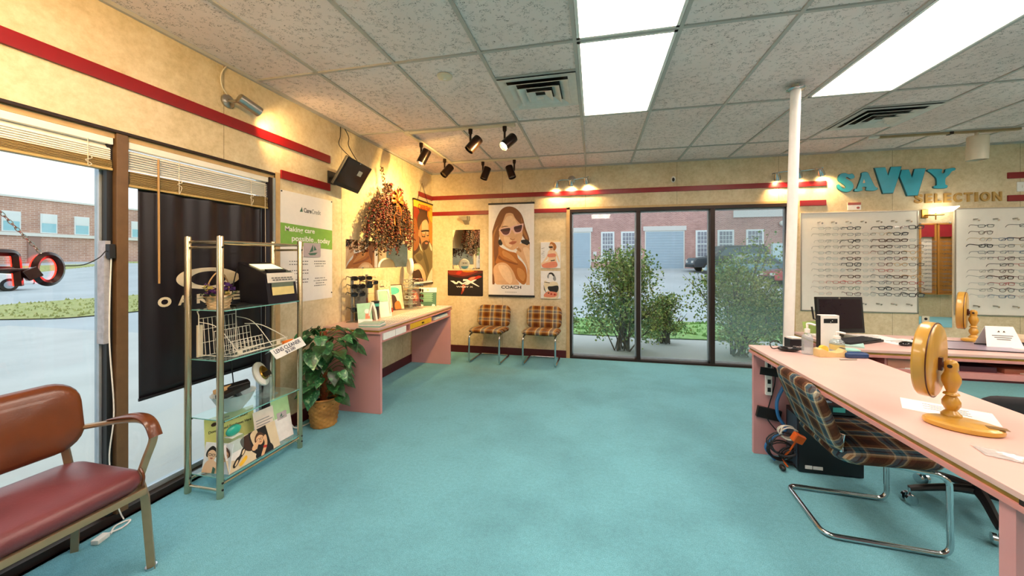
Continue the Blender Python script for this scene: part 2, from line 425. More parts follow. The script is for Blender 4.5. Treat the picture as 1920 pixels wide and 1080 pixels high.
# baseboards
m = MB(); m.box((XL, YB - .012, 0), (WX0 - .05, YB, .105)); struct(m, 'baseboard_back', M_maroon)
m = MB(); m.box((WX1 + .05, YB - .012, 0), (XR, YB, .105)); struct(m, 'baseboard_back_right', M_maroon)
m = MB(); m.box((XL, 2.53, 0), (XL + .012, YB, .105)); struct(m, 'baseboard_left', M_maroon)
# red painted stripes, thin boards on the walls
k = 1
for a, b_ in (((XL, -1.2, 2.322), (XL + .016, 3.085, 2.395)), ((XL, 2.518, 2.058), (XL + .016, 3.085, 2.128)), ((XL, 4.92, 2.325), (XL + .016, YB, 2.393)),
              ((XL, YB - .016, 2.328), (2.815, YB, 2.392)), ((XL, YB - .016, 2.088), (WX0 - .045, YB, 2.148)), ((2.53, YB - .016, 2.082), (2.815, YB, 2.153)),
              ((4.60, YB - .016, 2.33), (XR, YB, 2.40)), ((4.60, YB - .016, 2.072), (XR, YB, 2.14))):
    m = MB(); m.box(a, b_); struct(m, 'trim_%d' % k, M_red, bevel=.004); k += 1
# tan reveal trim around the back window and the side window's right jamb
m = MB(); m.box((WX0 - .05, YB - .008, 0), (WX0, YB, WZ1 + .03)); m.box((WX0 - .05, YB - .008, WZ1), (WX1 + .05, YB, WZ1 + .03)); m.box((WX1, YB - .008, 0), (WX1 + .05, YB, WZ1)); struct(m, 'trim_%d' % k, M_tan); k += 1
m = MB(); m.box((XL - .01, 2.47, 0), (XL + .004, 2.515, 2.1)); struct(m, 'trim_%d' % k, M_tan); k += 1

# ------------------------------------------------------------------ windows
# window_1: side shopfront, glass at x = -2.60
GXP = -2.56
m = MB()
m.box((GXP - .03, -2.2, 2.074), (XL + .004, 2.47, 2.09)); m.box((GXP - .03, -2.2, 0), (XL - .02, 2.47, .045)); m.box((GXP - .03, 2.425, .045), (XL - .005, 2.47, 2.05))
m.box((GXP - .03, -.6, .045), (XL - .012, -.53, 2.05)); m.box((GXP - .03, -2.2, .045), (XL - .012, -2.14, 2.05))
win1 = struct(m, 'window_1', M_bronze, bevel=.003)
m = MB(); m.box((GXP - .03, 1.470, .045), (XL - .002, 1.522, 2.074)); m.build('mullion', mat('warm_lit_bronze_mullion', '#6e5236', .4, .3, var=.1), win1, bevel=.003)  # frame bronze lightened: warm lamplight is put into the mullion's colour
m = MB(); m.box((GXP - .03, -2.2, 2.046), (-2.492, 2.47, 2.074)); m.build('head_trim', M_tan, win1)
for y0, y1 in ((-2.14, -.6), (-.53, 1.47), (1.522, 2.425)):
    f = MB(); s = .022
    f.box((GXP - .016, y0, .045), (GXP + .016, y0 + s, 2.05)); f.box((GXP - .016, y1 - s * 1.6, .045), (GXP + .016, y1 - .012, 2.05)); f.box((GXP - .016, y0, .045), (GXP + .016, y1, .075)); f.box((GXP - .016, y0, 2.03), (GXP + .016, y1, 2.05))
    fo = f.build('sash', M_alu, win1, bevel=.002)
    g = MB(); g.box((GXP - .003, y0 + s, .075), (GXP + .003, y1 - s * 1.6, 2.03)); g.build('glass_pane', M_glass, fo, smooth=False)
m = MB(); m.box((GXP + .02, 1.445, .045), (XL - .03, 1.469, 2.05)); m.build('gasket', M_black, win1)
m = MB()
for z0, z1, dy in ((1.02, 1.42, 0), (1.42, 1.5, .004), (.96, 1.02, -.003)): m.box((GXP + .015, 1.43 + dy, z0), (XL - .022, 1.452 + dy, z1))
m.build('peeling_tape', mat('silver_tape', '#a9aab2', .35, .2, var=.2, scale=30), win1)
# metal cover on the right jamb
m = MB(); m.box((XL - .02, 2.452, .0), (XL + .004, 2.472, 2.05)); m.build('jamb_cover', M_alu, win1)
# window_2: back, three bays
GYP = YB + .07
m = MB()
m.box((WX0, YB - .01, 0), (WX1, GYP + .03, .03)); m.box((WX0, YB - .01, WZ1 - .045), (WX1, GYP + .03, WZ1)); m.box((WX0, YB - .01, .03), (WX0 + .028, GYP + .03, WZ1 - .045)); m.box((WX1 - .035, YB - .01, .03), (WX1, GYP + .03, WZ1 - .045))
bays = [(WX0 + .028, .565), (.615, 1.497), (1.552, WX1 - .035)]
for x0, x1 in ((.565, .615), (1.497, 1.552)): m.box((x0, YB - .01, .03), (x1, GYP + .03, WZ1 - .045))
win2 = struct(m, 'window_2', M_bronze, bevel=.003)
for i, (x0, x1) in enumerate(bays):
    f = MB(); s = .018
    for a, b_ in (((x0, .03), (x0 + s, WZ1 - .045)), ((x1 - s, .03), (x1, WZ1 - .045)), ((x0, .03), (x1, .06)), ((x0, WZ1 - .065), (x1, WZ1 - .045))):
        f.box((a[0], GYP - .014, a[1]), (b_[0], GYP + .014, b_[1]))
    fo = f.build('sash', M_alu, win2, bevel=.002)
    g = MB(); g.box((x0 + s, GYP - .003, .06), (x1 - s, GYP + .003, WZ1 - .065)); g.build('glass_pane', M_milky if i == 2 else M_glass, fo, smooth=False)

# ------------------------------------------------------------------ fluorescent ceiling panels
def panel_light(x0, y0, x1, y1, label, strength, group='recessed fluorescent ceiling panels'):
    t = thing('ceiling_panel_light', label, 'ceiling light', ((x0 + x1) / 2, (y0 + y1) / 2, ZC), group=group)
    f = MB(); z = ZC - .008; w = .018
    for a, b_ in (((x0, y0), (x1, y0 + w)), ((x0, y1 - w), (x1, y1)), ((x0, y0), (x0 + w, y1)), ((x1 - w, y0), (x1, y1))): f.box((*a, z), (*b_, ZC + .003))
    f.build('frame', M_white, t)
    d = MB(); d.box((x0 + w, y0 + w, ZC - .004), (x1 - w, y1 - w, ZC)); d.build('diffuser', DIFF, t, smooth=False)
    return t
def diffuser_mat(name, st):
    m, nt, out = nodes(name)
    tc = nn(nt, 'ShaderNodeTexCoord'); sp = nn(nt, 'ShaderNodeSeparateXYZ'); lk(nt, tc.outputs['Generated'], sp.inputs[0])
    w = nn(nt, 'ShaderNodeMath', operation='MULTIPLY'); w.inputs[1].default_value = 2 * PI * 2; lk(nt, sp.outputs[0], w.inputs[0])
    c = nn(nt, 'ShaderNodeMath', operation='COSINE'); lk(nt, w.outputs[0], c.inputs[0])
    s = nn(nt, 'ShaderNodeMath', operation='MULTIPLY_ADD'); s.inputs[1].default_value = -.14 * st; s.inputs[2].default_value = st; lk(nt, c.outputs[0], s.inputs[0])
    e = nn(nt, 'ShaderNodeEmission'); e.inputs[0].default_value = (*lin('#ffe8d6'), 1); lk(nt, s.outputs[0], e.inputs[1])
    lk(nt, e.outputs[0], out.inputs[0]); return m
DIFF = diffuser_mat('lit_fluorescent_diffuser', LIGHT_PANEL)
e_ = .014
def tile(i, j): return (GX[i] + e_, GY[j] + e_, GX[i + 1] - e_, GY[j + 1] - e_)
panel_light(*tile(3, 4), 'long lit fluorescent panel beside the square air vent, nearest the back window', 1)
panel_light(*tile(3, 3), 'lit fluorescent panel cut off by top of the photo, above the vent panel', 1)
panel_light(*tile(6, 4), 'lit fluorescent panel at upper right, in front of the white pole', 1)
panel_light(*tile(0, 2), 'added fluorescent fill panel over the red armchair side, behind the camera', 1)  # this and the panels below are added out of view for fill light
panel_light(*tile(6, 2), 'added fluorescent fill panel above the near end of the pink counter', 1)
panel_light(*tile(10, 3), 'added fluorescent fill panel right of the pink counter, outside the photo', 1)
panel_light(*tile(10, 4), 'added fluorescent fill panel near the back wall right of the photo', 1)
panel_light(*tile(13, 3), 'added fluorescent fill panel over the far right end of the room', 1)
panel_light(*tile(13, 1), 'added fluorescent fill panel over the oak display cases', 1)
panel_light(*tile(8, 3), 'added fluorescent fill panel over the desk behind the counter, right of the photo', 1)
panel_light(*tile(16, 2), 'added fluorescent fill panel directly before the oak display cases', 1)
panel_light(*tile(3, 1), 'added fluorescent fill panel behind the camera in the middle of the room', 1)
# ------------------------------------------------------------------ outside
M_asph = mat('pale_asphalt', '#b4bbc0', .9, var=.08, scale=.35, bump=.2, bscale=40)
M_conc = mat('pale_concrete', '#c3c4c2', .9, var=.07, scale=1.2, bump=.2, bscale=40)
M_grass = mat('dry_verge_grass', '#a8ab6c', .9, var=.3, scale=9, bump=.5, bscale=60)
M_lawn = mat('green_lawn', '#8fb46a', .9, var=.25, scale=9, bump=.5, bscale=60)
def gz(x, y): return -.14 + max(0, min(.95, (y - 16) / 14 * .95)) + max(0, min(.45, (-x - 30) / 30 * .45))
def ground(name, xs, ys, mt, dz=0, kind='structure'):
    m = MB(); nx, ny = len(xs), len(ys)
    m.add([(x, y, gz(x, y) + dz) for y in ys for x in xs], [(j*nx+i, j*nx+i+1, (j+1)*nx+i+1, (j+1)*nx+i) for j in range(ny-1) for i in range(nx-1)])
    return tag(m.build(name, mt, origin=O0), kind=kind)
def rng(a, b, s):
    n = max(1, round((b - a) / s)); return [a + (b - a) * i / n for i in range(n + 1)]
XO = XL - T; YO = YB + T
ground('ground', rng(-90, XO, 5) + rng(XO + .01, 70, 6), rng(-60, YO, 6) + rng(YO + .01, 30.2, 2) + [80], M_asph)
# the room's slab covers the inside of that ground, so the floor stays clear of it
ground('ground_sidewalk', rng(-13.4, XO, 2), rng(-40, YO + .4, 4), M_conc, .012)
ground('ground_forecourt', rng(XO + .1, 12, 2), rng(YO, 7.9, 1), M_conc, .012)
def verge(name, poly, label, mt):
    m = MB(); P = cr2(poly, 4); cx = sum(p[0] for p in P) / len(P); cy = sum(p[1] for p in P) / len(P)
    m.add([(x, y, gz(x, y) + .03) for x, y in P] + [(cx, cy, gz(cx, cy) + .05)], [(i, (i+1) % len(P), len(P)) for i in range(len(P))])
    r = random.Random(3)
    for i in range(900):
        t = r.random() ** .5; p = P[r.randrange(len(P))]
        x, y = cx + (p[0] - cx) * t, cy + (p[1] - cy) * t; z = gz(x, y) + .03; a = r.random() * PI; h = .04 + .05 * r.random()
        dx, dy = math.cos(a) * .04, math.sin(a) * .04
        m.add([(x - dx, y - dy, z), (x + dx, y + dy, z), (x + r.uniform(-.02, .02), y, z + h)], [(0, 1, 2)])
    o = m.build(name, mt, smooth=False); return tag(o, label, 'grass', kind='stuff')
verge('grass', [(-18.3, 4), (-19.6, 7), (-19.7, 12), (-19.5, 25), (-14, 25), (-13.4, 12), (-13.4, 7.6), (-14.5, 6.6), (-16.5, 6.0)], 'patchy yellow green grass strip between sidewalk and road', M_grass)
verge('grass', [(-43, 5), (-43, 60), (-57, 60), (-57, 5)], 'thin far grass verge along the foot of the long brick building', M_grass)
verge('grass', [(-1.2, 7.9), (3.4, 7.9), (3.8, 9.6), (-1.2, 9.8)], 'bright green lawn strip behind the shrubs at the back window', M_lawn)
# ---- long brick building across the road (left window)
bt = thing('brick_building', 'long two-storey brick building across the road, seen through the left window', 'building', (-60, 30, 0))
BX = -60
m = MB(); m.box((BX - 12, -30, 0), (BX, 110, 8.1)); m.build('wall', brick_mat('far_brown_brick', 1, '#d0a593', '#c29482', '#dcc4ba', .35), bt, smooth=False)
m = MB(); m.box((BX - 12.2, -30.2, 8.1), (BX + .15, 110.2, 8.3)); m.build('roof_coping', M_white, bt)
m = MB(); m.box((BX, -30, 4.05), (BX + .3, 110, 4.4)); m.build('stone_ledge', M_white, bt)
M_winw = mat('white_window_paint', '#edf0f0', .5, var=.02); M_blue = mat('pale_blue_pane', '#9fd0dc', .25, var=.08); M_shade = mat('white_roller_shade', '#e9eeee', .6, var=.02)
for k in range(24):
    y = 15.7 + 2.76 * (k - 3)
    f = MB(); f.box((BX - .02, y - .66, 4.45), (BX + .10, y + .66, 6.6)); w = f.build('window', M_winw, bt)
    f = MB(); f.box((BX + .1, y - .56, 4.55), (BX + .12, y + .56, 5.55)); f.build('pane', M_blue, w)
    f = MB(); f.box((BX + .1, y - .56, 5.6), (BX + .13, y + .56, 6.5)); f.build('shade', M_shade, w)
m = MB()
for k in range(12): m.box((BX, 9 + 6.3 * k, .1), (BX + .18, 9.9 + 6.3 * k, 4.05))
m.build('pilasters', mat('dark_brick_pilaster', '#a58378', .85), bt)  # one even brown, darker than the wall brick
# ---- brick garage building behind the back window
BY = 30.2
gt = thing('brick_garage', 'red brick garage building with roller doors and white sash windows, across the lot', 'building', (8, BY, .8))
m = MB(); m.box((-25, BY, .4), (42, BY + 14, 9.5)); m.build('wall', brick_mat('red_garage_brick', 0, '#d09a92', '#b57d77', '#e0c8c2', 1.0), gt, smooth=False)
M_roll = mat('pale_blue_roller_door', '#aebfcd', .5, var=.03, scale=2); M_lint = mat('pale_stone_lintel', '#e2dcd8', .7, var=.03)
for x0, x1, lab in ((-3.6, -.35, 'pale blue roller door in shade'), (3.87, 6.55, 'grey roller door')):
    m = MB(); m.box((x0 - .08, BY - .04, .8), (x1 + .08, BY + .1, 3.7)); d = m.build('door_frame', M_white, gt); d['label'] = lab
    m = MB()
    for q in range(28): m.box((x0, BY - .06 - .012 * (q % 2), .8 + q * .1), (x1, BY - .03, .9 + q * .1))
    m.build('roller_slats', M_roll, d)
    m = MB(); m.box((x0 - .2, BY - .1, 3.68), (x1 + .2, BY + .1, 4.02)); m.build('lintel', M_lint, gt)
M_pane = mat('grey_window_pane', '#8f8f9c', .2, var=.15, scale=3)
for x0, x1 in ((.5, 1.52), (2.02, 3.15), (7.4, 8.5), (8.9, 10.0), (10.8, 11.95), (-9.0, -7.9), (-6.8, -5.7), (14.5, 15.6)):
    z0, z1 = 1.6, 3.66
    m = MB(); m.box((x0, BY - .07, z0), (x1, BY + .05, z1)); w = m.build('window', M_winw, gt)
    m = MB(); m.box((x0 + .13, BY - .085, z0 + .12), (x1 - .13, BY - .07, z1 - .12)); m.build('pane', M_pane, w)
    m = MB(); a, b_ = x0 + .13, x1 - .13
    for q in range(1, 4): m.box((a + (b_ - a) * q / 4 - .015, BY - .1, z0 + .12), (a + (b_ - a) * q / 4 + .015, BY - .085, z1 - .12))
    for q in range(1, 6): h = .04 if q == 3 else .015; m.box((a, BY - .1, z0 + .12 + (z1 - z0 - .24) * q / 6 - h), (b_, BY - .085, z0 + .12 + (z1 - z0 - .24) * q / 6 + h))
    m.build('muntins', M_winw, w)
    m = MB(); m.box((x0 - .1, BY - .12, z0 - .12), (x1 + .1, BY, z0)); m.build('sill', M_lint, w)
m = MB(); m.box((.0 - .3, BY - .1, 1.3), (3.7, BY, 1.48)); m.box((6.7, BY - .1, 1.3), (8.7, BY, 1.48)); m.build('stone_band', M_lint, gt)
m = MB(); m.box((9.95, BY - .12, 4.55), (14.2, BY, 5.05)); m.build('fascia_panel', M_lint, gt)
m = MB(); m.box((12.4, BY - .35, 1.2), (13.4, BY, 2.62)); m.build('utility_cabinet', mat('pale_blue_cabinet', '#cfe3ea', .5), gt)
m = MB(); m.box((10.2, BY - .2, 1.66), (12.6, BY - .1, 1.76)); m.build('pipe_rail', M_white, gt)
m = MB(); m.ell((13.1, BY - .2, 4.05), (.22, .2, .2)); m.build('wall_lamp', M_white, gt)
m = MB(); m.box((-.1, BY - .12, 1.8), (.16, BY, 2.1)); m.box((3.35, BY - .12, 1.8), (3.6, BY, 2.1)); m.build('meter_box', M_lint, gt)
# ---- cars
M_tyre = mat('tyre_rubber', '#1c1c1e', .8); M_carglass = mat('tinted_car_glass', '#56676e', .12, var=.05); M_lampred = mat('red_tail_lamp', '#b01c20', .25)
def car(name, label, paint, loc, rz, L, H, W, suv=False):
    t = thing(name, label, 'car', loc, rz, local=True)
    bl = L / 2; hb = H * (.56 if suv else .60)
    if suv: side = [(-bl, .32), (-bl, hb * 1.05), (-bl*.93, H*.97), (-bl*.75, H), (bl*.18, H), (bl*.42, hb*1.08), (bl*.93, hb*.97), (bl, hb*.7), (bl, .32)]
    else: side = [(-bl, .34), (-bl*.99, hb*.98), (-bl*.78, hb*1.04), (-bl*.45, H*.98), (-bl*.1, H), (bl*.15, H*.97), (bl*.45, hb*1.03), (bl*.92, hb*.86), (bl, hb*.62), (bl, .3)]
    fr = Frame((0, -W/2, 0), (1, 0, 0), (0, 0, 1)); m = MB(); m.prism(side, fr, 0, -W); m.build('body', paint, t, bevel=.09, seg=3)
    if suv: gl = [(-bl*.86, hb*1.1), (-bl*.80, H*.92), (bl*.14, H*.92), (bl*.33, hb*1.1)]
    else: gl = [(-bl*.66, hb*1.06), (-bl*.42, H*.93), (-bl*.1, H*.94), (bl*.13, H*.91), (bl*.36, hb*1.06)]
    m = MB(); m.prism(gl, fr, .012, -W - .012); m.build('side_windows', M_carglass, t, bevel=.02)
    m = MB(); m.box((-bl*.2 - .03, -W/2 - .02, hb*.95), (-bl*.2 + .03, W/2 + .02, H*.95)); m.build('pillar', paint, t)
    for x in (-bl*.62, bl*.62):
        for s in (-1, 1):
            m = MB(); m.cyl((x, s * (W/2 - .2), .32), (x, s * (W/2 + .015), .32), .32, 22); w = m.build('wheel', M_tyre, t, bevel=.02)
            m = MB(); m.cyl((x, s * (W/2), .32), (x, s * (W/2 + .025), .32), .19, 18); m.build('hub', M_alu, w)
    m = MB(); m.box((-bl - .02, -W*.42, hb*.7), (-bl + .05, -W*.24, hb*.86)); m.box((-bl - .02, W*.24, hb*.7), (-bl + .05, W*.42, hb*.86)); m.build('tail_lamp', M_lampred, t)
    m = MB(); m.box((bl - .06, -W*.42, hb*.62), (bl + .02, -W*.22, hb*.76)); m.box((bl - .06, W*.22, hb*.62), (bl + .02, W*.42, hb*.76)); m.build('headlamp', M_white, t)
    m = MB(); m.box((bl - .1, -W*.46, .3), (bl + .05, W*.46, .5)); m.box((-bl - .05, -W*.46, .3), (-bl + .1, W*.46, .5)); m.build('bumper', M_black, t, bevel=.03)
    return t
car('suv', 'dark grey suv parked nose left before the brick garage windows', mat('charcoal_paint', '#39414a', .25, .3, coat=.5), (8.6, 27.4, gz(8.6, 27.4)), PI + .06, 4.6, 1.75, 1.85, True)
car('hatchback', 'light blue sedan parked between the dark suv and the shrubs', mat('powder_blue_paint', '#7fa9bd', .25, .2, coat=.5), (8.2, 22.8, gz(8.2, 22.8)), PI, 4.1, 1.42, 1.75)
car('sedan', 'red car parked at the right edge of the back window', mat('red_paint', '#c23a48', .25, .1, coat=.5), (10.4, 20.4, gz(10.4, 20.4)), PI, 4.4, 1.42, 1.78)
car('sedan', 'white car on the road behind the hanging neon sign', mat('white_paint', '#eef0f0', .25, .1, coat=.5), (-29.5, 11.3, gz(-29.5, 11.3)), PI/2, 4.5, 1.5, 1.8)
# ---- shrubs by the back window
M_leaf = [mat('shrub_leaf_%s' % n, c, .55, var=.25, scale=30) for n, c in (('olive', '#98ab52'), ('green', '#6d9350'), ('pale', '#bcc47c'))]
M_twig = mat('shrub_twig', '#5a4a38', .8)
def shrub(x, y, w, h, label, seed, n=5200, d=None):
    r = random.Random(seed); d = d or w; z0 = gz(x, y) + .02
    t = thing('shrub', label, 'shrub', (x, y, z0), group='leafy shrubs outside the back window')
    lobes = []
    for i in range(26):
        a = r.random() * 2 * PI; q = r.random() ** .5 * .36; zz = r.uniform(.22, .92)
        env = math.sin(min(1, zz * 1.15 + .12) * PI) ** .5 if zz < .8 else .62
        lobes.append((V(x + math.cos(a) * q * w * env, y + math.sin(a) * q * d * env, z0 + zz * h), r.uniform(.15, .27) * min(w, h)))
    tw = MB()
    for i, (c, R) in enumerate(lobes):
        b = V(x + r.uniform(-.12, .12), y + r.uniform(-.1, .1), z0)
        mid = b.lerp(c, .5) + V(r.uniform(-.08, .08), r.uniform(-.08, .08), .05)
        tw.tube(cr([b, mid, c, c + (c - mid) * .35], 4), [.013 - .0009 * q for q in range(13)], 5)
        for q in range(6):
            e = c + V(r.gauss(0, 1), r.gauss(0, 1), r.gauss(.5, 1)).normalized() * R * r.uniform(.8, 1.35)
            tw.tube([mid.lerp(c, r.random()), c.lerp(e, .5), e], [.005, .004, .002], 4)
    tw.build('stems', M_twig, t)
    lf = MB()
    for i in range(n):
        c, R = lobes[r.randrange(len(lobes))]
        p = c + V(r.gauss(0, 1), r.gauss(0, 1), r.gauss(0, 1)).normalized() * R * (r.random() ** .4) * (1.25 if r.random() < .12 else 1)
        if p.z < z0 + .04: continue
        ax = V(r.gauss(0, 1), r.gauss(0, 1), r.gauss(.4, 1)).normalized(); sd = ax.cross(V(r.gauss(0, 1), r.gauss(0, 1), r.gauss(0, 1))).normalized()
        l = r.uniform(.03, .055); ww = l * .42; k_ = 0 if r.random() < .45 else (1 if r.random() < .7 else 2)
        lf.add([p, p + ax*l*.5 + sd*ww, p + ax*l, p + ax*l*.5 - sd*ww], [(0, 1, 2, 3)], k_)
    lf.build('foliage', M_leaf, t, smooth=False)
    return t
shrub(.45, 6.55, 1.45, 1.62, 'tall leafy green shrub behind the left mullion of the back window', 11, 9000, 1.0)
shrub(2.25, 6.6, 1.75, 1.66, 'broad leafy shrub behind the milky right pane, next to the white pole', 12, 10500, 1.0)
shrub(-.75, 6.5, 1.05, 1.2, 'lower leafy shrub cut off by the left edge of the back window', 13, 4500, .9)
shrub(1.25, 7.3, .9, .85, 'small shrub between the two big ones, at centre of back window', 14, 2600, .7)
# ------------------------------------------------------------------ ceiling fixtures
M_vent = mat('off_white_vent_metal', '#d3d2cc', .45, .1, var=.06); M_dark = mat('dark_void', '#0d0d0f', .8)
def vent(x0, y0, x1, y1, label):
    t = thing('ceiling_vent', label, 'air vent', ((x0+x1)/2, (y0+y1)/2, ZC), group='square ceiling air vents')
    cx, cy = (x0+x1)/2, (y0+y1)/2; hx, hy = (x1-x0)/2, (y1-y0)/2
    m = MB(); m.box((x0, y0, ZC - .002), (x1, y1, ZC + .002)); m.build('duct_opening', M_dark, t, smooth=False)
    for k, (a, b_, z0, z1) in enumerate(((1, .82, .014, .006), (.80, .60, .030, .004), (.56, .38, .036, .006), (.34, .16, .040, .010))):
        m = MB(); q = []
        for s, z in ((a, z0), (b_, z1), (b_ - .03, z1), (a - .05, z0 - .002)): q.append([(cx - hx*s, cy - hy*s, ZC - z), (cx + hx*s, cy - hy*s, ZC - z), (cx + hx*s, cy + hy*s, ZC - z), (cx - hx*s, cy + hy*s, ZC - z)])
        vs = [p for r_ in q for p in r_]; fs = []
        for i in range(4):
            j = (i + 1) % 4
            for e in range(4): l = (e+1) % 4; fs.append((i*4+e, i*4+l, j*4+l, j*4+e))
        m.add(vs, fs); m.build('outer_flange' if k == 0 else 'louver_ring', M_vent, t, smooth=False)
    m = MB(); m.box((cx - hx*.09, cy - hy*.09, ZC - .05), (cx + hx*.09, cy + hy*.09, ZC - .046)); m.build('center_plate', M_vent, t)
    m = MB()
    return t
vent(GX[2] + .012, 2.665, GX[3] - .012, 3.225, 'square louvered air vent beside the long fluorescent panel')
vent(GX[7] + .012, 3.87, GX[8] - .012, 4.43, 'square louvered air vent above the teal wall letters at right')
sd = thing('smoke_detector', 'round cream smoke detector on the ceiling left of the vent', 'smoke detector', (-1.067, 2.54, ZC))
m = MB(); m.lathe([(.002, -.022), (.03, -.022), (.052, -.012), (.056, -.002), (.056, 0)], (-1.067, 2.54, ZC)); m.build('body', M_cream, sd)
m = MB(); m.lathe([(.001, -.026), (.012, -.026), (.014, -.02)], (-1.067, 2.54, ZC)); m.build('sensor_cap', M_white, sd)
# ---- track with six black heads
M_headblk = mat('dark_bronze_lamp_metal', '#2b1d18', .3, .7, var=.1); LAMP_LIT = emit('lit_lamp_bulb', '#ffe9b0', 26); M_lampoff = mat('unlit_lamp_bulb', '#3a342e', .3)
tr = thing('track_rail', 'cream U shaped track light rail on the ceiling, left of the long panel', 'track rail', (-1.9, 3.56, ZC))
for nm, a, b_ in (('rail', (-1.925, 3.54), (-.80, 3.575)), ('rail', (-1.925, 3.575), (-1.89, 4.79)), ('rail', (-1.89, 4.755), (-.74, 4.79))):
    m = MB(); m.box((*a, ZC - .026), (*b_, ZC - .006)); m.build(nm, M_cream, tr, bevel=.003)
for a, b_ in (((-.8, 3.53), (-.76, 3.585)), ((-.74, 4.745), (-.70, 4.8)), ((-1.935, 3.53), (-1.88, 3.59))):
    m = MB(); m.box((*a, ZC - .03), (*b_, ZC - .004)); m.build('end_feed', M_cream, tr, bevel=.003)
def spot(name, loc, aim, power, size, col=(1, .72, .36), blend=.6, r=.03):
    l = bpy.data.lights.new(name, 'SPOT'); l.energy = power; l.spot_size = math.radians(size); l.spot_blend = blend; l.color = col; l.shadow_soft_size = r
    o = bpy.data.objects.new(name, l); COL.objects.link(o); o.location = loc
    o.rotation_euler = (Vector(aim) - Vector(loc)).to_track_quat('-Z', 'Y').to_euler(); return o
def can(t, c, d, L, r, mt, lit, n=26):
    """open lamp can: back at c - d*L/2, mouth at c + d*L/2"""
    c, d = Vector(c), Vector(d).normalized(); M = d.to_track_quat('Z', 'Y').to_matrix()
    m = MB(); m.lathe([(r*.6, -L/2), (r*.93, -L/2 + .004), (r, -L/2 + .012), (r, L/2), (r*.93, L/2), (r*.9, L/2 - .03), (.002, L/2 - .032)], c, M, n, capt=False); b = m.build('can', mt, t, ang=50)
    m = MB(); m.lathe([(.001, L/2 - .014), (r*.55, L/2 - .012), (r*.82, L/2 - .02), (r*.86, L/2 - .03)], c, M, n, capb=False, capt=False); m.build('bulb', LAMP_LIT if lit else M_lampoff, t)
    return c + d * (L/2 + .01), d
HEADS = [((-1.905, 3.86), (-.045, -.02, -.10), True, 'lit black track head nearest the wall monitor'), ((-1.905, 4.53), (-.05, -.06, -.09), False, 'unlit black track head at the far end of the side rail'),
         ((-1.22, 3.56), (-.06, -.035, -.085), False, 'unlit black track head on the near rail, left of the lit one'), ((-.865, 3.56), (-.07, -.075, -.095), True, 'lit black track head at right end of the near rail'),
         ((-1.46, 4.772), (-.035, -.02, -.11), False, 'unlit black track head on the far rail, left one'), ((-1.03, 4.772), (.04, -.02, -.11), False, 'unlit black track head on the far rail, right one')]
for (x, y), d, lit, lab in HEADS:
    t = thing('track_spotlight', lab, 'spotlight', (x, y, ZC - .026), group='black track heads on the U shaped rail')
    d = Vector(d).normalized(); sd_ = -1 if d.x > 0 else 1
    m = MB(); m.lathe([(.012, -.062), (.013, -.05), (.02, -.042), (.022, 0)], (x, y, ZC - .026)); m.build('adaptor', M_headblk, t)
    c = V(x + .045 * sd_, y - .02, ZC - .185)
    m = MB(); m.tube(cr([(x, y, ZC - .085), (x, y, ZC - .15), (x + .008 * sd_, y, ZC - .168), c + V(-.02 * sd_, .01, .015)], 4), .011, 8); m.build('stem', M_headblk, t)
    mo, dd = can(t, c, d, .17, .05, M_headblk, lit)
    if lit: spot('track_lamp', mo, V(XL, 4.5, 1.7) if x < -1.5 else V(XL, 4.35, 1.75), 80 if x < -1.5 else 300, 130 if x < -1.5 else 95, (1, .63, .20), 1.0)
# ---- added rail and heads out of view, warming the wall above the side window
t = thing('track_rail', 'added short cream track rail behind the camera, aimed at the left wall', 'track rail', (-.9, -.6, ZC))
m = MB(); m.box((-.92, -1.0, ZC - .026), (-.885, .3, ZC - .006)); m.build('rail', M_cream, t, bevel=.003)
for k, (y, tgt) in enumerate(((.2, (XL, 1.55, 2.45)), (-.7, (XL, .3, 2.45)))):
    t = thing('track_spotlight', ('added lit black track head behind the camera, nearer the back wall', 'added lit black track head behind the camera, farther from back wall')[k], 'spotlight', (-.9, y, ZC - .026))
    d = (V(*tgt) - V(-.9, y, ZC - .2)).normalized(); c = V(-.9, y, ZC - .2)
    m = MB(); m.cyl((-.9, y, ZC - .026), (-.9, y, ZC - .17), .011, 8); m.build('stem', M_headblk, t)
    mo, dd = can(t, c, d, .17, .05, M_headblk, True); spot('track_lamp', mo, V(*tgt), 75, 115, (1, .58, .18), 1.0)
# ---- second track with a white cylinder head
t = thing('track_rail', 'short tan track rail on the ceiling above the teal letters', 'track rail', (3.6, 4.78, ZC))
for a, b_ in (((3.0, 4.762), (3.62, 4.798)), ((3.63, 4.762), (4.20, 4.798))):
    m = MB(); m.box((*a, ZC - .028), (*b_, ZC - .006)); m.build('rail', mat('tan_rail', '#a8916c', .4, .2), t, bevel=.003)
m = MB(); m.box((3.61, 4.755, ZC - .032), (3.64, 4.805, ZC - .005)); m.build('joiner', M_bronze, t)
m = MB(); m.box((2.9, 4.765, ZC - .024), (3.0, 4.795, ZC - .005)); m.build('end_feed', M_white, t)
t = thing('track_spotlight', 'large off white cylinder track lamp hanging at upper right', 'spotlight', (3.85, 4.78, ZC - .028))
m = MB(); m.cyl((3.85, 4.78, ZC - .028), (3.85, 4.78, ZC - .07), .016, 14); m.build('stem', M_cream, t)
can(t, (3.855, 4.78, ZC - .185), (0, .04, -1), .25, .078, M_cream, False)
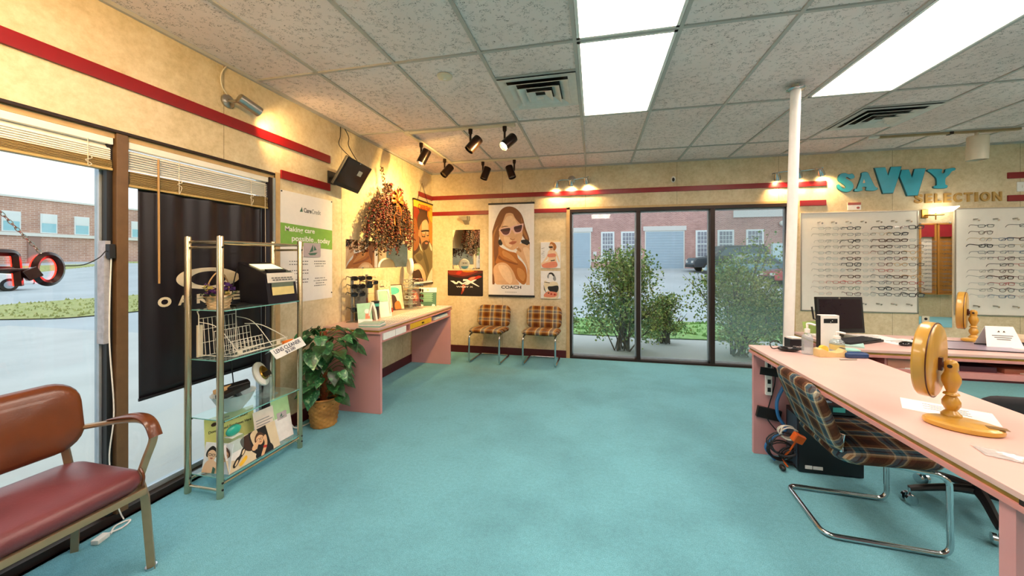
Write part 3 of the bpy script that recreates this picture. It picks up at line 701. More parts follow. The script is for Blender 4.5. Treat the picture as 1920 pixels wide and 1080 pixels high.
# ---- wall spot can over the left window
t = thing('wall_spotlight', 'brushed metal cylinder spotlight on the left wall above the window', 'spotlight', (XL, 2.075, 2.495))
m = MB(); m.lathe([(.045, 0), (.045, .012), (.03, .022), (.012, .024)], (XL, 2.075, 2.495), Matrix(((0, 0, 1), (0, 1, 0), (-1, 0, 0))).to_3x3()); m.build('wall_plate', M_steel, t)
m = MB(); m.tube(cr([(XL + .02, 2.075, 2.495), (XL + .06, 2.08, 2.49), (XL + .1, 2.085, 2.5)], 4), .011, 8); m.build('swivel', M_steel, t)
can(t, (XL + .115, 2.14, 2.485), (.02, .1, -.035), .15, .035, M_steel, True)
spot('wall_lamp', (XL + .117, 2.235, 2.452), (XL + .09, 3.2, 2.2), 24, 120, (1, .62, .24), 1.0)
m = MB(); m.tube(cr([(XL + .01, 2.07, 2.53), (XL + .02, 2.02, 2.58), (XL + .02, 2.02, 2.66), (XL + .01, 2.07, 2.74)], 6), .004, 6); m.build('power_cord', M_cream, t)
# ---- chrome three-lamp bars on the back wall
def bar(x, z, dx, label, lit, aims):
    t = thing('spotlight_bar', label, 'wall light', (x, YB, z), group='chrome three lamp bars on the back wall')
    m = MB(); m.lathe([(.055, 0), (.055, .012), (.045, .02), (.004, .024)], (x, YB, z + .01), Matrix(((1, 0, 0), (0, 0, -1), (0, 1, 0))).to_3x3()); m.build('wall_plate', M_chrome, t)
    m = MB(); m.tube(cr([(x - dx, YB - .055, z - .02), (x - dx*.5, YB - .05, z + .005), (x, YB - .045, z), (x + dx*.5, YB - .05, z + .012), (x + dx, YB - .055, z + .03)], 5), .007, 8); m.build('bar', M_chrome, t)
    for k, s in enumerate((-.85, 0, .85)):
        c = V(x + s * dx, YB - .085, z - .045 + s*.02); d = Vector(aims[k]).normalized(); M = d.to_track_quat('Z', 'Y').to_matrix()
        m = MB(); m.lathe([(.012, -.05), (.024, -.04), (.034, 0), (.038, .045), (.034, .045), (.03, .02), (.002, .018)], c, M, 20, capt=False); h = m.build('lamp_head', M_chrome, t)
        m = MB(); m.lathe([(.001, .034), (.02, .034), (.03, .03)], c, M, 16, capb=False, capt=False); m.build('bulb', LAMP_LIT if lit[k] else M_lampoff, h)
        m = MB(); m.cyl(c - d*.04, V(x + s*dx, YB - .05, z + s*.02), .007, 8); m.build('joint', M_chrome, h)
        if lit[k]: spot('bar_lamp', c + d*.06, c + d + V(0, .0, 0), 24, 125, (1, .62, .26), 1.0, .02)
bar(-.32, 2.54, .24, 'chrome three lamp bar above the woman poster', (1, 1, 1), ((-.15, .45, -1), (0, .5, -1), (.2, .45, -1)))
bar(2.48, 2.515, .28, 'chrome three lamp bar behind the white pole, left of teal letters', (1, 1, 1), ((.25, .45, -1), (.3, .5, -1), (.5, .45, -1)))
# picture lamp over the narrow mirror, right
t = thing('wall_sconce', 'brass and frosted glass wall lamp over the narrow mirror at right', 'wall light', (3.87, YB, 1.93))
m = MB(); m.box((3.79, YB - .02, 1.90), (3.85, YB, 2.0)); m.build('wall_plate', mat('brass', '#b98d48', .3, .9), t, bevel=.004)
m = MB(); m.tube([(3.82, YB - .02, 1.93), (3.86, YB - .09, 1.925), (3.95, YB - .09, 1.93)], .009, 8); m.tube([(3.87, YB - .09, 1.87), (3.87, YB - .09, 1.99)], .006, 8); m.build('arm', MATS['brass'], t)
m = MB(); m.add([(3.84, YB - .14, 1.945), (4.0, YB - .14, 1.96), (4.07, YB - .14, 2.02), (3.86, YB - .14, 2.01), (3.84, YB - .05, 1.945), (4.0, YB - .05, 1.96), (4.07, YB - .05, 2.02), (3.86, YB - .05, 2.01)], [(0, 1, 2, 3), (7, 6, 5, 4), (0, 4, 5, 1), (1, 5, 6, 2), (2, 6, 7, 3), (3, 7, 4, 0)]); m.build('glass_shade', emit('lit_sconce_glass', '#fff0d0', 7), t, bevel=.01)
# ---- pole
t = thing('support_pole', 'white painted steel pole from ceiling down between the two pink desks', 'pole', (1.44, 3.235, 0))
m = MB(); m.cyl((1.425, 3.225, 0), (1.502, 3.242, ZC - .035), .034, 28); m.build('shaft', M_white, t)
m = MB(); m.lathe([(.036, -.05), (.058, -.045), (.064, -.04), (.058, -.035), (.036, -.03)], (1.502, 3.242, ZC)); m.build('collar', M_chrome, t)
m = MB(); m.cyl((1.502, 3.242, ZC - .035), (1.503, 3.242, ZC), .022, 16); m.build('top_stub', M_cream, t)
# ---- small security camera
t = thing('security_camera', 'small white bullet camera with black lens above the back window', 'camera', (1.03, YB, 2.48))
m = MB(); m.ell((1.03, YB - .04, 2.485), (.03, .04, .042)); m.build('housing', M_white, t)
m = MB(); m.ell((1.026, YB - .072, 2.475), (.017, .014, .026)); m.build('lens', M_black, t)
m = MB(); m.cyl((1.03, YB, 2.49), (1.03, YB - .02, 2.487), .018, 12); m.build('mount', M_white, t)
# ---- wall monitor, tilted down
t = thing('wall_monitor', 'black flat monitor tilted down on the left wall, above the poster', 'monitor', (XL, 3.11, 2.2))

up = V(.14, .02, .24).normalized(); sd_ = V(.0, 1, 0); nr = sd_.cross(up).normalized(); sd_ = up.cross(nr)
B = Matrix((sd_, up, nr)).transposed(); c = V(-2.235, 3.10, 2.20)
m = MB(); m.obox(c, (.385, .285, .03), B); m.build('screen_housing', M_black, t, bevel=.006)
m = MB(); m.obox(c + nr*.016 + up*.012, (.35, .235, .002), B); m.build('screen', mat('black_screen', '#1b1416', .12, var=.1), t)
m = MB(); m.obox(c + nr*.018 + up*.045 + sd_*.06, (.06, .05, .002), B); m.build('sticker', mat('grey_sticker', '#8d9496', .5), t)
m = MB(); m.obox(c + nr*.017 + up*.133, (.006, .006, .003), B); m.build('indicator_dot', M_white, t)
m = MB(); m.tube([c - nr*.015, V(-2.40, 3.11, 2.19), V(XL, 3.11, 2.19)], .014, 8); m.obox((XL + .006, 3.11, 2.19), (.012, .1, .12)); m.build('wall_arm', M_black, t)
m = MB(); m.tube(cr([c + up*.12 - nr*.01, V(-2.40, 3.14, 2.5), V(-2.44, 3.2, 2.62), V(XL + .006, 3.24, ZC)], 6), .004, 6); m.build('cable', M_black, t)
m = MB(); m.tube(cr([c + up*.12 - nr*.01 + sd_*.03, V(-2.36, 3.22, 2.52), V(-2.42, 3.3, 2.64), V(XL + .006, 3.29, ZC)], 6), .004, 6); m.build('cable', M_black, t)

# ------------------------------------------------------------------ posters, letters, mirrors on the walls
def LWF(y, z, d=.0): return Frame((XL + d, y, z), (0, 1, 0), (0, 0, 1))
def BWF(x, z, d=.0): return Frame((x, YB - d, z), (1, 0, 0), (0, 0, 1))
def art(name, fr, W, H, layers, parent, box, d0, cap_k=5, closed_smooth=True):
    """flat printed picture: polygons in the coordinates of `box` (x0,y0,x1,y1, y down), clipped to it, each layer a hair above the last"""
    x0, y0, x1, y1 = box; m = MB(); mats = []
    for i, (mt, pts, sm) in enumerate(layers):
        P = [((x - x0) / (x1 - x0) * W, (y1 - y) / (y1 - y0) * H) for x, y in pts]
        if sm: P = cr2(P, 5)
        P = clip(P, 0, 0, W, H)
        if len(P) < 3: continue
        if mt not in mats: mats.append(mt)
        m.flat(P, fr, d0 + i * .00025, mats.index(mt))
    return m.build(name, mats, parent, smooth=False)
def clip(P, x0, y0, x1, y1):
    def cut(P, f, ix):
        out = []
        for i in range(len(P)):
            a, b_ = P[i-1], P[i]; fa, fb = f(a), f(b_)
            if (fa >= 0) != (fb >= 0):
                t = fa / (fa - fb); out.append((a[0] + (b_[0]-a[0])*t, a[1] + (b_[1]-a[1])*t))
            if fb >= 0: out.append(b_)
        return out
    for f in (lambda p: p[0]-x0, lambda p: x1-p[0], lambda p: p[1]-y0, lambda p: y1-p[1]):
        P = cut(P, f, 0)
        if len(P) < 3: return []
    return P
def ink(n, h, rough=.5, var=.06, scale=25, **k): return mat('print_' + n, h, rough, var=var, scale=scale, **k)
I = {k: ink(k, v) for k, v in dict(white='#ece8e6', skin='#dcae84', skinlt='#ecc9a2', skindk='#b57f52', hair='#7a4a26', hairdk='#4d2c18', hairlt='#a8713c', lens='#5c2f33', lensdk='#3a1d22', pinkframe='#e6bdb4', lip='#bd7055',
     tan='#b06a2a', tandk='#8a4c1a', tanlt='#c98a48', black='#15110f', grey='#8b8b8b', midgrey='#6b6b6b', green='#7fae4c', dkgreen='#3f6a5a', mint='#9fd0b0', yellow='#e8b52c', orange='#dd7d1e', red='#b62a18', brown='#3c2114',
     olive='#75643f', olivedk='#54462a', cream='#e2d3b4', teal='#4db0a8', navy='#20264a', blue='#5b9bb8', rust='#8a2a12', darkred='#4c0f0c', blackish='#150a10', lime='#cfd184', wheat='#d9bf98', lilac='#b7a9ae', coral='#e0886a').items()}
# -- large woman poster, black rails
t = thing('hanging_poster', 'tall white hanging poster of a woman in cat-eye sunglasses, on the back wall', 'poster', (-1.2, YB, .86))
m = MB(); m.box((-1.545, YB - .026, .885), (-.858, YB - .022, 2.235)); m.build('sheet', ink('poster_white', '#e9e4e2', .35, .02), t, smooth=False)
m = MB(); m.box((-1.55, YB - .034, 2.225), (-.852, YB - .012, 2.25)); m.build('top_rail', M_black, t, bevel=.002)
m = MB(); m.box((-1.545, YB - .034, .86), (-.85, YB - .012, .888)); m.build('bottom_rail', M_black, t, bevel=.002)
fr = BWF(-1.488, 1.04, .0265)
def sq(a, b_, c, d): return [(a, b_), (c, b_), (c, d), (a, d)]
L = [(I['white'], sq(575, 75, 970, 908), 0),
  (I['hair'], [(640, 190), (690, 130), (760, 115), (830, 140), (890, 210), (925, 330), (965, 450), (940, 480), (880, 400), (760, 300), (650, 420), (660, 560), (640, 700), (600, 900), (576, 900), (560, 500), (585, 330)], 1),
  (I['hairlt'], [(640, 300), (600, 400), (590, 560), (600, 700), (575, 800), (575, 430)], 1), (I['hairlt'], [(880, 230), (905, 330), (950, 440), (930, 440), (890, 350)], 1),
  (I['skin'], [(690, 210), (760, 180), (820, 210), (870, 280), (895, 380), (885, 450), (850, 520), (800, 555), (750, 545), (690, 500), (655, 430), (650, 330)], 1),
  (I['skinlt'], [(720, 230), (780, 210), (830, 270), (860, 350), (820, 400), (790, 360), (730, 330), (690, 320)], 1),
  (I['skinlt'], [(700, 420), (760, 430), (790, 480), (770, 530), (720, 500)], 1),
  (I['hair'], [(690, 150), (770, 140), (720, 190), (690, 260), (655, 330), (640, 300), (655, 210)], 1), (I['hair'], [(790, 150), (850, 190), (890, 290), (880, 300), (830, 250), (800, 200)], 1),
  (I['black'], [(880, 460), (940, 455), (968, 480), (968, 520), (900, 500)], 1),
  (I['skin'], [(850, 520), (880, 490), (940, 510), (972, 530), (972, 910), (930, 900), (940, 740), (880, 640), (830, 590), (840, 560)], 1),
  (I['skindk'], [(830, 545), (860, 570), (880, 580), (880, 560), (855, 535)], 1),
  (I['tan'], [(645, 520), (690, 540), (760, 570), (830, 590), (850, 640), (900, 690), (935, 760), (935, 870), (900, 905), (830, 850), (790, 780), (700, 700), (610, 690), (640, 600)], 1),
  (I['tanlt'], [(690, 560), (770, 600), (820, 650), (840, 690), (760, 650), (690, 610)], 1), (I['tandk'], [(650, 610), (700, 650), (840, 695), (820, 705), (700, 670), (640, 640)], 1), (I['tanlt'], [(840, 740), (900, 760), (925, 820), (900, 870), (850, 820)], 1),
  (I['skin'], [(590, 740), (640, 690), (720, 690), (790, 760), (830, 850), (850, 910), (630, 910), (595, 830)], 1), (I['skinlt'], [(640, 720), (710, 710), (760, 760), (790, 850), (760, 900), (680, 820)], 1), (I['skinlt'], [(900, 540), (968, 560), (968, 760), (940, 680)], 1),
  (I['skin'], [(790, 370), (812, 410), (818, 440), (790, 450), (764, 440)], 1), (I['skindk'], [(768, 436), (790, 448), (816, 440), (812, 450), (788, 456), (768, 447)], 1),
  (I['lip'], [(752, 488), (780, 470), (800, 466), (835, 472), (815, 494), (785, 502)], 1), (I['tandk'], [(756, 487), (800, 482), (834, 473), (800, 488)], 1),
  (I['pinkframe'], [(646, 350), (700, 330), (770, 325), (800, 312), (890, 292), (905, 300), (890, 370), (850, 390), (810, 385), (785, 350), (765, 390), (730, 412), (690, 405), (665, 375)], 1),
  (I['lens'], [(664, 350), (710, 338), (765, 336), (755, 385), (725, 402), (695, 395), (675, 372)], 1), (I['lens'], [(806, 326), (850, 312), (890, 306), (880, 362), (850, 378), (818, 370)], 1),
  (I['lensdk'], [(668, 350), (712, 340), (762, 338), (756, 362), (700, 368), (676, 362)], 1), (I['lensdk'], [(808, 328), (850, 314), (888, 308), (884, 336), (850, 344), (812, 346)], 1),
  (I['hairdk'], [(668, 325), (710, 312), (750, 318), (712, 320)], 1), (I['black'], [(642, 460), (665, 450), (685, 490), (670, 510), (645, 495)], 1)]
art('portrait_print', fr, .567, 1.19, L, t, (575, 90, 970, 908), .0004)
m = MB(); f2 = BWF(-1.2, .945, .0265)
m.text('COACH', f2, 0, .035, .30, .045, .0004, .0012, bold=.02, center=True)
m.build('lettering', I['black'], t, smooth=False)
m = MB()
for k in range(9): m.box((-1.29 + k * .02, YB - .0275, .925), (-1.278 + k * .02, YB - .0265, .935))
m.build('caption_marks', I['grey'], t, smooth=False)
m = MB()
for x in (-1.5, -.9): m.tube([(x, YB - .02, 2.245), (x, YB - .004, 2.27)], .003, 6)
m.build('hanger_hooks', M_chrome, t)
# -- man poster near the corner on the left wall
t = thing('hanging_poster', 'narrow yellow hanging poster of a bearded man in glasses, in the left corner', 'poster', (XL, 5.03, 1.08))
y0_, y1_ = 4.735, 5.345; z0_, z1_ = 1.065, 2.255
fr = LWF(y0_, z0_, .02); W, H = y1_ - y0_, z1_ - z0_
m = MB(); m.prism([(0, 0), (W, 0), (W, H), (0, H)], fr, 0, .003); m.build('sheet', I['brown'], t, smooth=False)
B2 = (60, 75, 275, 1000)
def yy(x, y): return (x, y - (x - 60) * .28 * (1 - (y - 75) / 925) + (x - 60) * 0)   # undo the photo's slant of the top edge
L = [(I['brown'], sq(60, 60, 275, 1010), 0), (I['yellow'], sq(60, 60, 275, 175), 0), (I['orange'], [(215, 170), (280, 170), (280, 560), (240, 520), (225, 400)], 1), (I['yellow'], [(225, 165), (280, 165), (280, 300), (240, 260)], 1),
  (I['rust'], [(60, 180), (120, 200), (105, 330), (60, 310)], 1), (I['tandk'], [(60, 300), (110, 380), (120, 560), (60, 640)], 1),
  (I['olive'], [(60, 700), (120, 640), (135, 560), (175, 640), (235, 545), (280, 610), (280, 900), (235, 960), (180, 940), (120, 820), (60, 720)], 1), (I['olivedk'], [(170, 640), (200, 700), (235, 830), (220, 900), (190, 800), (160, 700)], 1), (I['olivedk'], [(80, 700), (130, 670), (160, 720), (120, 760)], 1), (I['cream'], [(120, 560), (150, 640), (165, 660), (130, 620)], 1), (I['cream'], [(240, 540), (268, 600), (262, 640), (238, 580)], 1),
  (I['skindk'], [(120, 340), (150, 290), (200, 270), (228, 330), (232, 420), (228, 540), (205, 610), (180, 625), (150, 590), (128, 500), (108, 480), (112, 430)], 1), (I['skin'], [(150, 330), (195, 290), (222, 340), (222, 440), (205, 500), (180, 450), (150, 440)], 1), (I['skindk'], [(205, 430), (218, 490), (200, 500)], 1),
  (I['hairdk'], [(100, 370), (100, 280), (130, 215), (180, 205), (220, 260), (230, 330), (200, 285), (160, 310), (125, 380), (118, 420)], 1), (I['brown'], [(150, 560), (190, 525), (222, 530), (226, 560), (210, 610), (180, 630), (155, 600)], 1), (I['lip'], [(185, 548), (215, 545), (212, 562), (190, 564)], 1),
  (I['black'], [(140, 420), (185, 405), (228, 400), (230, 418), (190, 424), (145, 436)], 1), (I['black'], [(142, 436), (150, 480), (180, 478), (186, 430), (192, 428), (184, 488), (146, 490)], 0), (I['black'], [(200, 425), (205, 462), (226, 458), (228, 418), (232, 418), (230, 468), (202, 472)], 0),
  (I['skin'], [(60, 790), (120, 790), (165, 850), (190, 930), (190, 990), (160, 970), (140, 900), (110, 850), (60, 860)], 1), (I['skinlt'], [(70, 800), (120, 805), (155, 860), (120, 840), (70, 840)], 1), (I['cream'], [(200, 990), (235, 900), (280, 830), (280, 960), (230, 1000)], 1), (I['white'], sq(60, 985, 275, 1010), 0)]
art('portrait_print', fr, W, H, L, t, (60, 95, 275, 1005), .0034)
m = MB(); m.text('CARRERA', Frame(fr.p(.13, 1.07, 0), fr.u, fr.v), 0, 0, .38, .075, .011, .0125, bold=.012); m.build('lettering', I['red'], t, smooth=False)
m = MB(); m.box((XL + .014, y0_ - .012, z1_ - .008), (XL + .034, y1_ + .01, z1_ + .012)); m.build('top_rail', M_black, t, bevel=.002)
m = MB(); m.box((XL + .014, y0_ - .012, z0_ - .02), (XL + .034, y1_ + .01, z0_)); m.build('bottom_rail', M_black, t, bevel=.002)
m = MB(); m.tube([(XL + .02, 4.86, z1_), (XL + .02, 5.0, 2.52), (XL + .02, 5.2, z1_)], .003, 5); m.build('hanging_string', M_black, t)
# -- dark logo poster
t = thing('poster', 'black and red sunglasses logo poster under the square mirror on back wall', 'poster', (-1.92, YB, .86))
fr = BWF(-2.205, .857, .001); W, H = .565, .388
m = MB(); m.prism(rrect(W, H, .015, 4, W/2, H/2), fr, 0, .004); m.build('sheet', I['blackish'], t, smooth=False)
B3 = (165, 180, 1275, 1000)
L = [(I['darkred'], [(165, 180), (1275, 180), (1275, 260), (1000, 330), (700, 420), (400, 400), (165, 330)], 0), (I['rust'], [(200, 190), (600, 185), (1100, 200), (1000, 270), (700, 360), (420, 330), (220, 300)], 1), (I['red'], [(430, 280), (500, 200), (620, 200), (560, 300), (470, 310)], 1), (I['orange'], [(640, 185), (1000, 190), (900, 230), (700, 230)], 1),
  (I['red'], [(800, 470), (900, 390), (1050, 370), (1150, 340), (1240, 380), (1120, 440), (950, 510), (860, 540)], 1), (I['coral'], [(850, 450), (930, 400), (1040, 385), (1000, 440), (900, 500)], 1), (I['rust'], [(630, 640), (740, 660), (700, 800), (620, 940), (590, 930), (620, 780)], 1), (I['coral'], [(640, 660), (690, 660), (650, 860)], 1),
  (I['white'], [(245, 515), (360, 515), (440, 575), (490, 525), (550, 525), (640, 590), (780, 520), (650, 520), (660, 460), (790, 460), (900, 520), (1000, 468), (1085, 468), (960, 555), (1175, 690), (1140, 695), (900, 580), (800, 645), (690, 632), (800, 560), (660, 625), (610, 632), (520, 565), (470, 620), (400, 620)], 0)]
art('logo_print', fr, W, H, L, t, B3, .0044)
m = MB(); m.text('WILEY X', Frame(fr.p(.14, .128, 0), fr.u, fr.v), 0, 0, .27, .022, .0075, .0085, bold=.02); m.build('lettering', I['white'], t, smooth=False)
# -- care credit poster
t = thing('poster', 'tall white and green payment plan poster right of the left window', 'poster', (XL, 2.82, 1.04))
fr = LWF(2.517, 1.04, .001); W, H = .605, .93
m = MB(); m.prism([(0, 0), (W, 0), (W, H), (0, H)], fr, 0, .003); m.build('sheet', ink('poster_paper', '#e9e4df', .5, .02), t, smooth=False)
m = MB(); m.flat([(0, .49), (W, .46), (W, .645), (0, .665)], fr, .0034); m.build('green_band', I['green'], t, smooth=False)
for s, x_, z_, w_, h_, mt, bd in (('Making care', .045, .585, .33, .055, I['white'], .015), ('possible', .115, .507, .245, .06, I['white'], .015), ('..', .37, .517, .03, .008, I['white'], 0), ('today', .41, .502, .165, .06, I['white'], .015), ('Care', .245, .775, .09, .04, I['midgrey'], .03), ('Credit', .34, .775, .11, .04, I['grey'], 0)):
    m = MB(); m.text(s, Frame(fr.p(x_, z_), fr.u, fr.v), 0, 0, w_, h_, .0036, .0044, bold=bd); m.build('lettering', mt, t, smooth=False)
m = MB(); m.flat([(.2, .775), (.225, .82), (.236, .778)], fr, .0038); m.build('sail_logo', I['dkgreen'], t, smooth=False)
m = MB(); r_ = random.Random(5)
for row, (x_, n_) in enumerate([(.37, 7), (.37, 7), (.385, 5), (0, 0), (0, 0), (0, 0), (0, 0), (.38, 6), (.365, 8), (.39, 5), (.37, 7)]):
    for k in range(n_): m.box((XL + .004, 2.517 + x_ + k * .022, 1.04 + .345 - row * .022), (XL + .0046, 2.517 + x_ + k * .022 + r_.uniform(.01, .018), 1.04 + .353 - row * .022))
for row in range(9):
    for k in range(9):
        if row % 3 != 2: m.box((XL + .004, 2.517 + .09 + k * .024, 1.04 + .345 - row * .026), (XL + .0046, 2.517 + .09 + k * .024 + r_.uniform(.01, .02), 1.04 + .353 - row * .026))
m.build('small_print_marks', I['midgrey'], t, smooth=False)
m = MB(); m.prism(rrect(.2, .125, .01, 4, .34, .45), fr, .004, .012); cd = m.build('card_sample', I['lilac'], t, smooth=False)
m = MB(); m.flat([(.30, .425), (.345, .50), (.35, .44)], fr, .0125); m.flat([(.355, .445), (.36, .49), (.39, .45)], fr, .0126); m.flat([(.285, .42), (.40, .428), (.37, .405), (.31, .402)], fr, .0125); m.build('sailboat', I['dkgreen'], cd, smooth=False)
m = MB()
for a, b_ in ((.01, .92), (.595, .92), (.01, .012), (.595, .05)): m.prism(circ(.006, 10, a, b_), fr, .003, .008)
m.build('corner_pins', M_black, t, smooth=False)
# -- two small illustrated panels beside the back window
for z0, z1, lab, up_ in ((1.285, 1.662, 'small pin-up canvas of seated woman, the upper of two by the window', 1), (.845, 1.245, 'small pin-up canvas of woman in black top, the lower of two', 0)):
    x0, x1 = -.762, -.478; t = thing('wall_canvas', lab, 'picture', ((x0+x1)/2, YB, z0)); fr = BWF(x0, z0, .022); W, H = x1 - x0, z1 - z0
    m = MB(); m.box((x0, YB - .022, z0), (x1, YB - .0005, z1)); m.build('panel', I['white'], t, bevel=.002)
    if up_: L = [(I['skinlt'], [(200, 250), (250, 230), (320, 260), (370, 400), (360, 420), (320, 330), (320, 390), (330, 500), (150, 515), (90, 470), (100, 430), (190, 400), (200, 330), (180, 380), (110, 430), (180, 320)], 1), (I['coral'], [(190, 430), (320, 420), (325, 500), (140, 515), (100, 470)], 1), (I['coral'], [(195, 300), (300, 290), (310, 340), (200, 345)], 1), (I['skin'], [(215, 160), (250, 140), (280, 180), (260, 235), (225, 225)], 1), (I['tan'], [(240, 110), (300, 130), (325, 190), (300, 240), (275, 230), (280, 180), (250, 140), (220, 150)], 1), (I['black'], [(208, 180), (265, 178), (262, 200), (215, 200)], 1), (I['black'], [(235, 398), (300, 385), (302, 400), (240, 412)], 0)] + [(I['grey'], [(90 + 20*(k % 3), 210 + 28*k), (140 + 14*(k % 2), 196 + 28*k), (142, 201 + 28*k), (96, 218 + 28*k)], 0) for k in range(6)]; bx = (80, 110, 385, 520)
    else: L = [(I['cream'], [(140, 720), (200, 740), (290, 730), (345, 780), (340, 980), (130, 985), (180, 880), (200, 800), (150, 880), (125, 850)], 1), (I['grey'], [(180, 640), (215, 595), (265, 600), (300, 650), (310, 700), (290, 720), (265, 690), (270, 640), (215, 620), (200, 680), (180, 670)], 1), (I['white'], [(208, 630), (250, 620), (270, 660), (250, 710), (220, 700)], 1), (I['black'], [(205, 600), (255, 596), (285, 640), (270, 650), (240, 618), (210, 620)], 1), (I['black'], [(195, 805), (250, 800), (335, 790), (348, 840), (320, 890), (230, 880), (190, 840)], 1), (I['coral'], [(190, 880), (320, 895), (300, 960), (150, 965), (130, 930)], 1), (I['red'], circ(14, 10, 240, 918), 0), (I['red'], circ(16, 10, 292, 925), 0), (I['brown'], circ(12, 10, 200, 905), 0), (I['black'], [(135, 735), (220, 745), (215, 755), (135, 742)], 0), (I['midgrey'], [(125, 780), (150, 860), (170, 900), (160, 900), (128, 850)], 0), (I['midgrey'], [(345, 760), (330, 960), (322, 990), (332, 900)], 0)]; bx = (80, 570, 375, 990)
    art('figure_print', fr, W, H, L, t, bx, .0004)
# -- mirrors
def mirror_mat():
    m, nt, out = nodes('silvered_mirror'); g = nn(nt, 'ShaderNodeBsdfPrincipled')
    n = noise(nt, 3); r = ramp(nt, n.outputs['Fac'], [(.3, (.84, .86, .86)), (.7, (.9, .92, .91))]); lk(nt, r.outputs[0], g.inputs['Base Color'])
    g.inputs['Metallic'].default_value = 1; g.inputs['Roughness'].default_value = .015; lk(nt, g.outputs[0], out.inputs[0]); return m
M_mirror = mirror_mat()
def wall_mirror(label, a, b_, clips):
    c = tuple((p + q) / 2 for p, q in zip(a, b_)); t = thing('wall_mirror', label, 'mirror', (c[0], c[1], min(a[2], b_[2])))
    m = MB(); m.box(a, b_); m.build('mirror_glass', M_mirror, t, smooth=False)
    m = MB()
    for p in clips: m.ell(p, (.009, .009, .009), 8, 6)
    m.build('clips', M_chrome, t); return t
wall_mirror('wide frameless mirror on the left wall under the dried flower swag', (XL, 3.32, 1.315), (XL + .006, 4.60, 1.615), ((XL + .008, 3.6, 1.315), (XL + .008, 4.3, 1.315), (XL + .008, 3.6, 1.615), (XL + .008, 4.3, 1.615)))
wall_mirror('square frameless mirror on the back wall left of the woman poster', (-2.125, YB - .006, 1.268), (-1.688, YB, 1.864), ((-2.0, YB - .008, 1.268), (-1.8, YB - .008, 1.268)))
t = wall_mirror('tall narrow mirror between the two eyewear boards', (3.768, YB - .006, .61), (4.088, YB, 1.845), ((3.78, YB - .008, 1.84), (4.07, YB - .008, 1.84)))
# -- small grey bracket over the square mirror
t = thing('speaker_bracket', 'empty grey bracket under the lower red stripe above the square mirror', 'bracket', (-1.9, YB, 1.93))
m = MB(); m.box((-1.95, YB - .06, 2.0), (-1.845, YB, 2.065)); m.build('box', mat('putty_grey', '#9c917c', .5), t, bevel=.003)
m = MB(); m.add([(-2.0, YB - .12, 2.06), (-1.86, YB - .12, 2.06), (-1.86, YB, 2.07), (-2.0, YB, 2.07), (-1.93, YB - .1, 2.0), (-1.86, YB - .1, 2.0), (-1.86, YB, 1.94), (-1.93, YB, 1.94)], [(0, 1, 2, 3), (4, 7, 6, 5), (0, 4, 5, 1), (1, 5, 6, 2), (2, 6, 7, 3), (3, 7, 4, 0)]); m.build('arm', MATS['putty_grey'], t)
# -- SAVVY letters
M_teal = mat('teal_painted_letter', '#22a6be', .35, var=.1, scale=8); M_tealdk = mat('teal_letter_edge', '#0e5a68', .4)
M_gold = mat('gold_letter', '#b8924e', .4, .1, var=.15)
def sv(x, y):   # letter outlines are drawn in one flat coordinate sheet, 1.18 m wide on the wall
    return (2.925 + (x - 62) / (1830 - 62) * 1.185, 2.555 - (y - 105 + (x - 62) * .0385) * .000795)
LET = [('S', [(62, 390), (85, 378), (105, 400), (150, 445), (195, 440), (200, 410), (150, 370), (85, 320), (80, 265), (120, 215), (190, 203), (245, 222), (300, 212), (330, 240), (335, 275), (300, 292), (270, 290), (225, 262), (200, 270), (210, 295), (280, 330), (322, 390), (310, 450), (250, 495), (180, 498), (110, 475), (70, 440)], 1),
       ('A', [(330, 480), (345, 445), (372, 440), (440, 255), (445, 205), (490, 185), (545, 200), (585, 280), (650, 405), (690, 432), (690, 455), (630, 478), (525, 472), (515, 450), (520, 425), (500, 415), (460, 420), (448, 440), (465, 460), (440, 480), (380, 490)], 1),
       ('V', [(640, 125), (805, 118), (848, 250), (895, 112), (1052, 106), (1010, 260), (925, 515), (770, 520)], 0),
       ('V', [(1045, 158), (1155, 155), (1200, 285), (1240, 145), (1405, 138), (1285, 548), (1132, 555), (1015, 260)], 0),
       ('Y', [(1425, 175), (1440, 155), (1480, 148), (1625, 150), (1640, 165), (1630, 195), (1650, 215), (1680, 195), (1690, 155), (1740, 142), (1810, 132), (1832, 150), (1820, 170), (1780, 185), (1740, 240), (1690, 290), (1685, 370), (1695, 388), (1720, 400), (1712, 425), (1680, 438), (1550, 440), (1515, 425), (1520, 405), (1555, 398), (1562, 370), (1555, 295), (1520, 250), (1470, 205)], 1)]
for k, (ch, P, sm) in enumerate(LET):
    P = [sv(*p) for p in P]; P = cr2(P, 4) if sm else P
    nth = ['first teal letter S of the wall sign', 'second teal letter A of the wall sign', 'large teal letter V, left of the two in the wall sign', 'large teal letter V, right of the two in the wall sign', 'last teal letter Y of the wall sign'][k]
    fr = Frame((0, YB, 0), (1, 0, 0), (0, 0, 1)); t = thing('sign_letter', nth, 'letter', (sum(p[0] for p in P)/len(P), YB, min(p[1] for p in P)), group='teal letters of the wall sign')
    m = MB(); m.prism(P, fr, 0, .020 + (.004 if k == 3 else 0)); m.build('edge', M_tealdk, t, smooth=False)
    cx = sum(p[0] for p in P)/len(P); cz = sum(p[1] for p in P)/len(P); q = .965
    m = MB(); m.prism([(cx + (x-cx)*q, cz + (z-cz)*q) for x, z in P], fr, .0202 + (.004 if k == 3 else 0), .022 + (.004 if k == 3 else 0)); m.build('face', M_teal, t, smooth=False)
    if ch == 'A':
        P2 = [sv(*p) for p in ((460, 355), (480, 300), (500, 350), (480, 362))]; m = MB(); m.prism(P2, fr, .0222, .0226); m.build('counter', WALLX, t, smooth=False)
x = 3.722
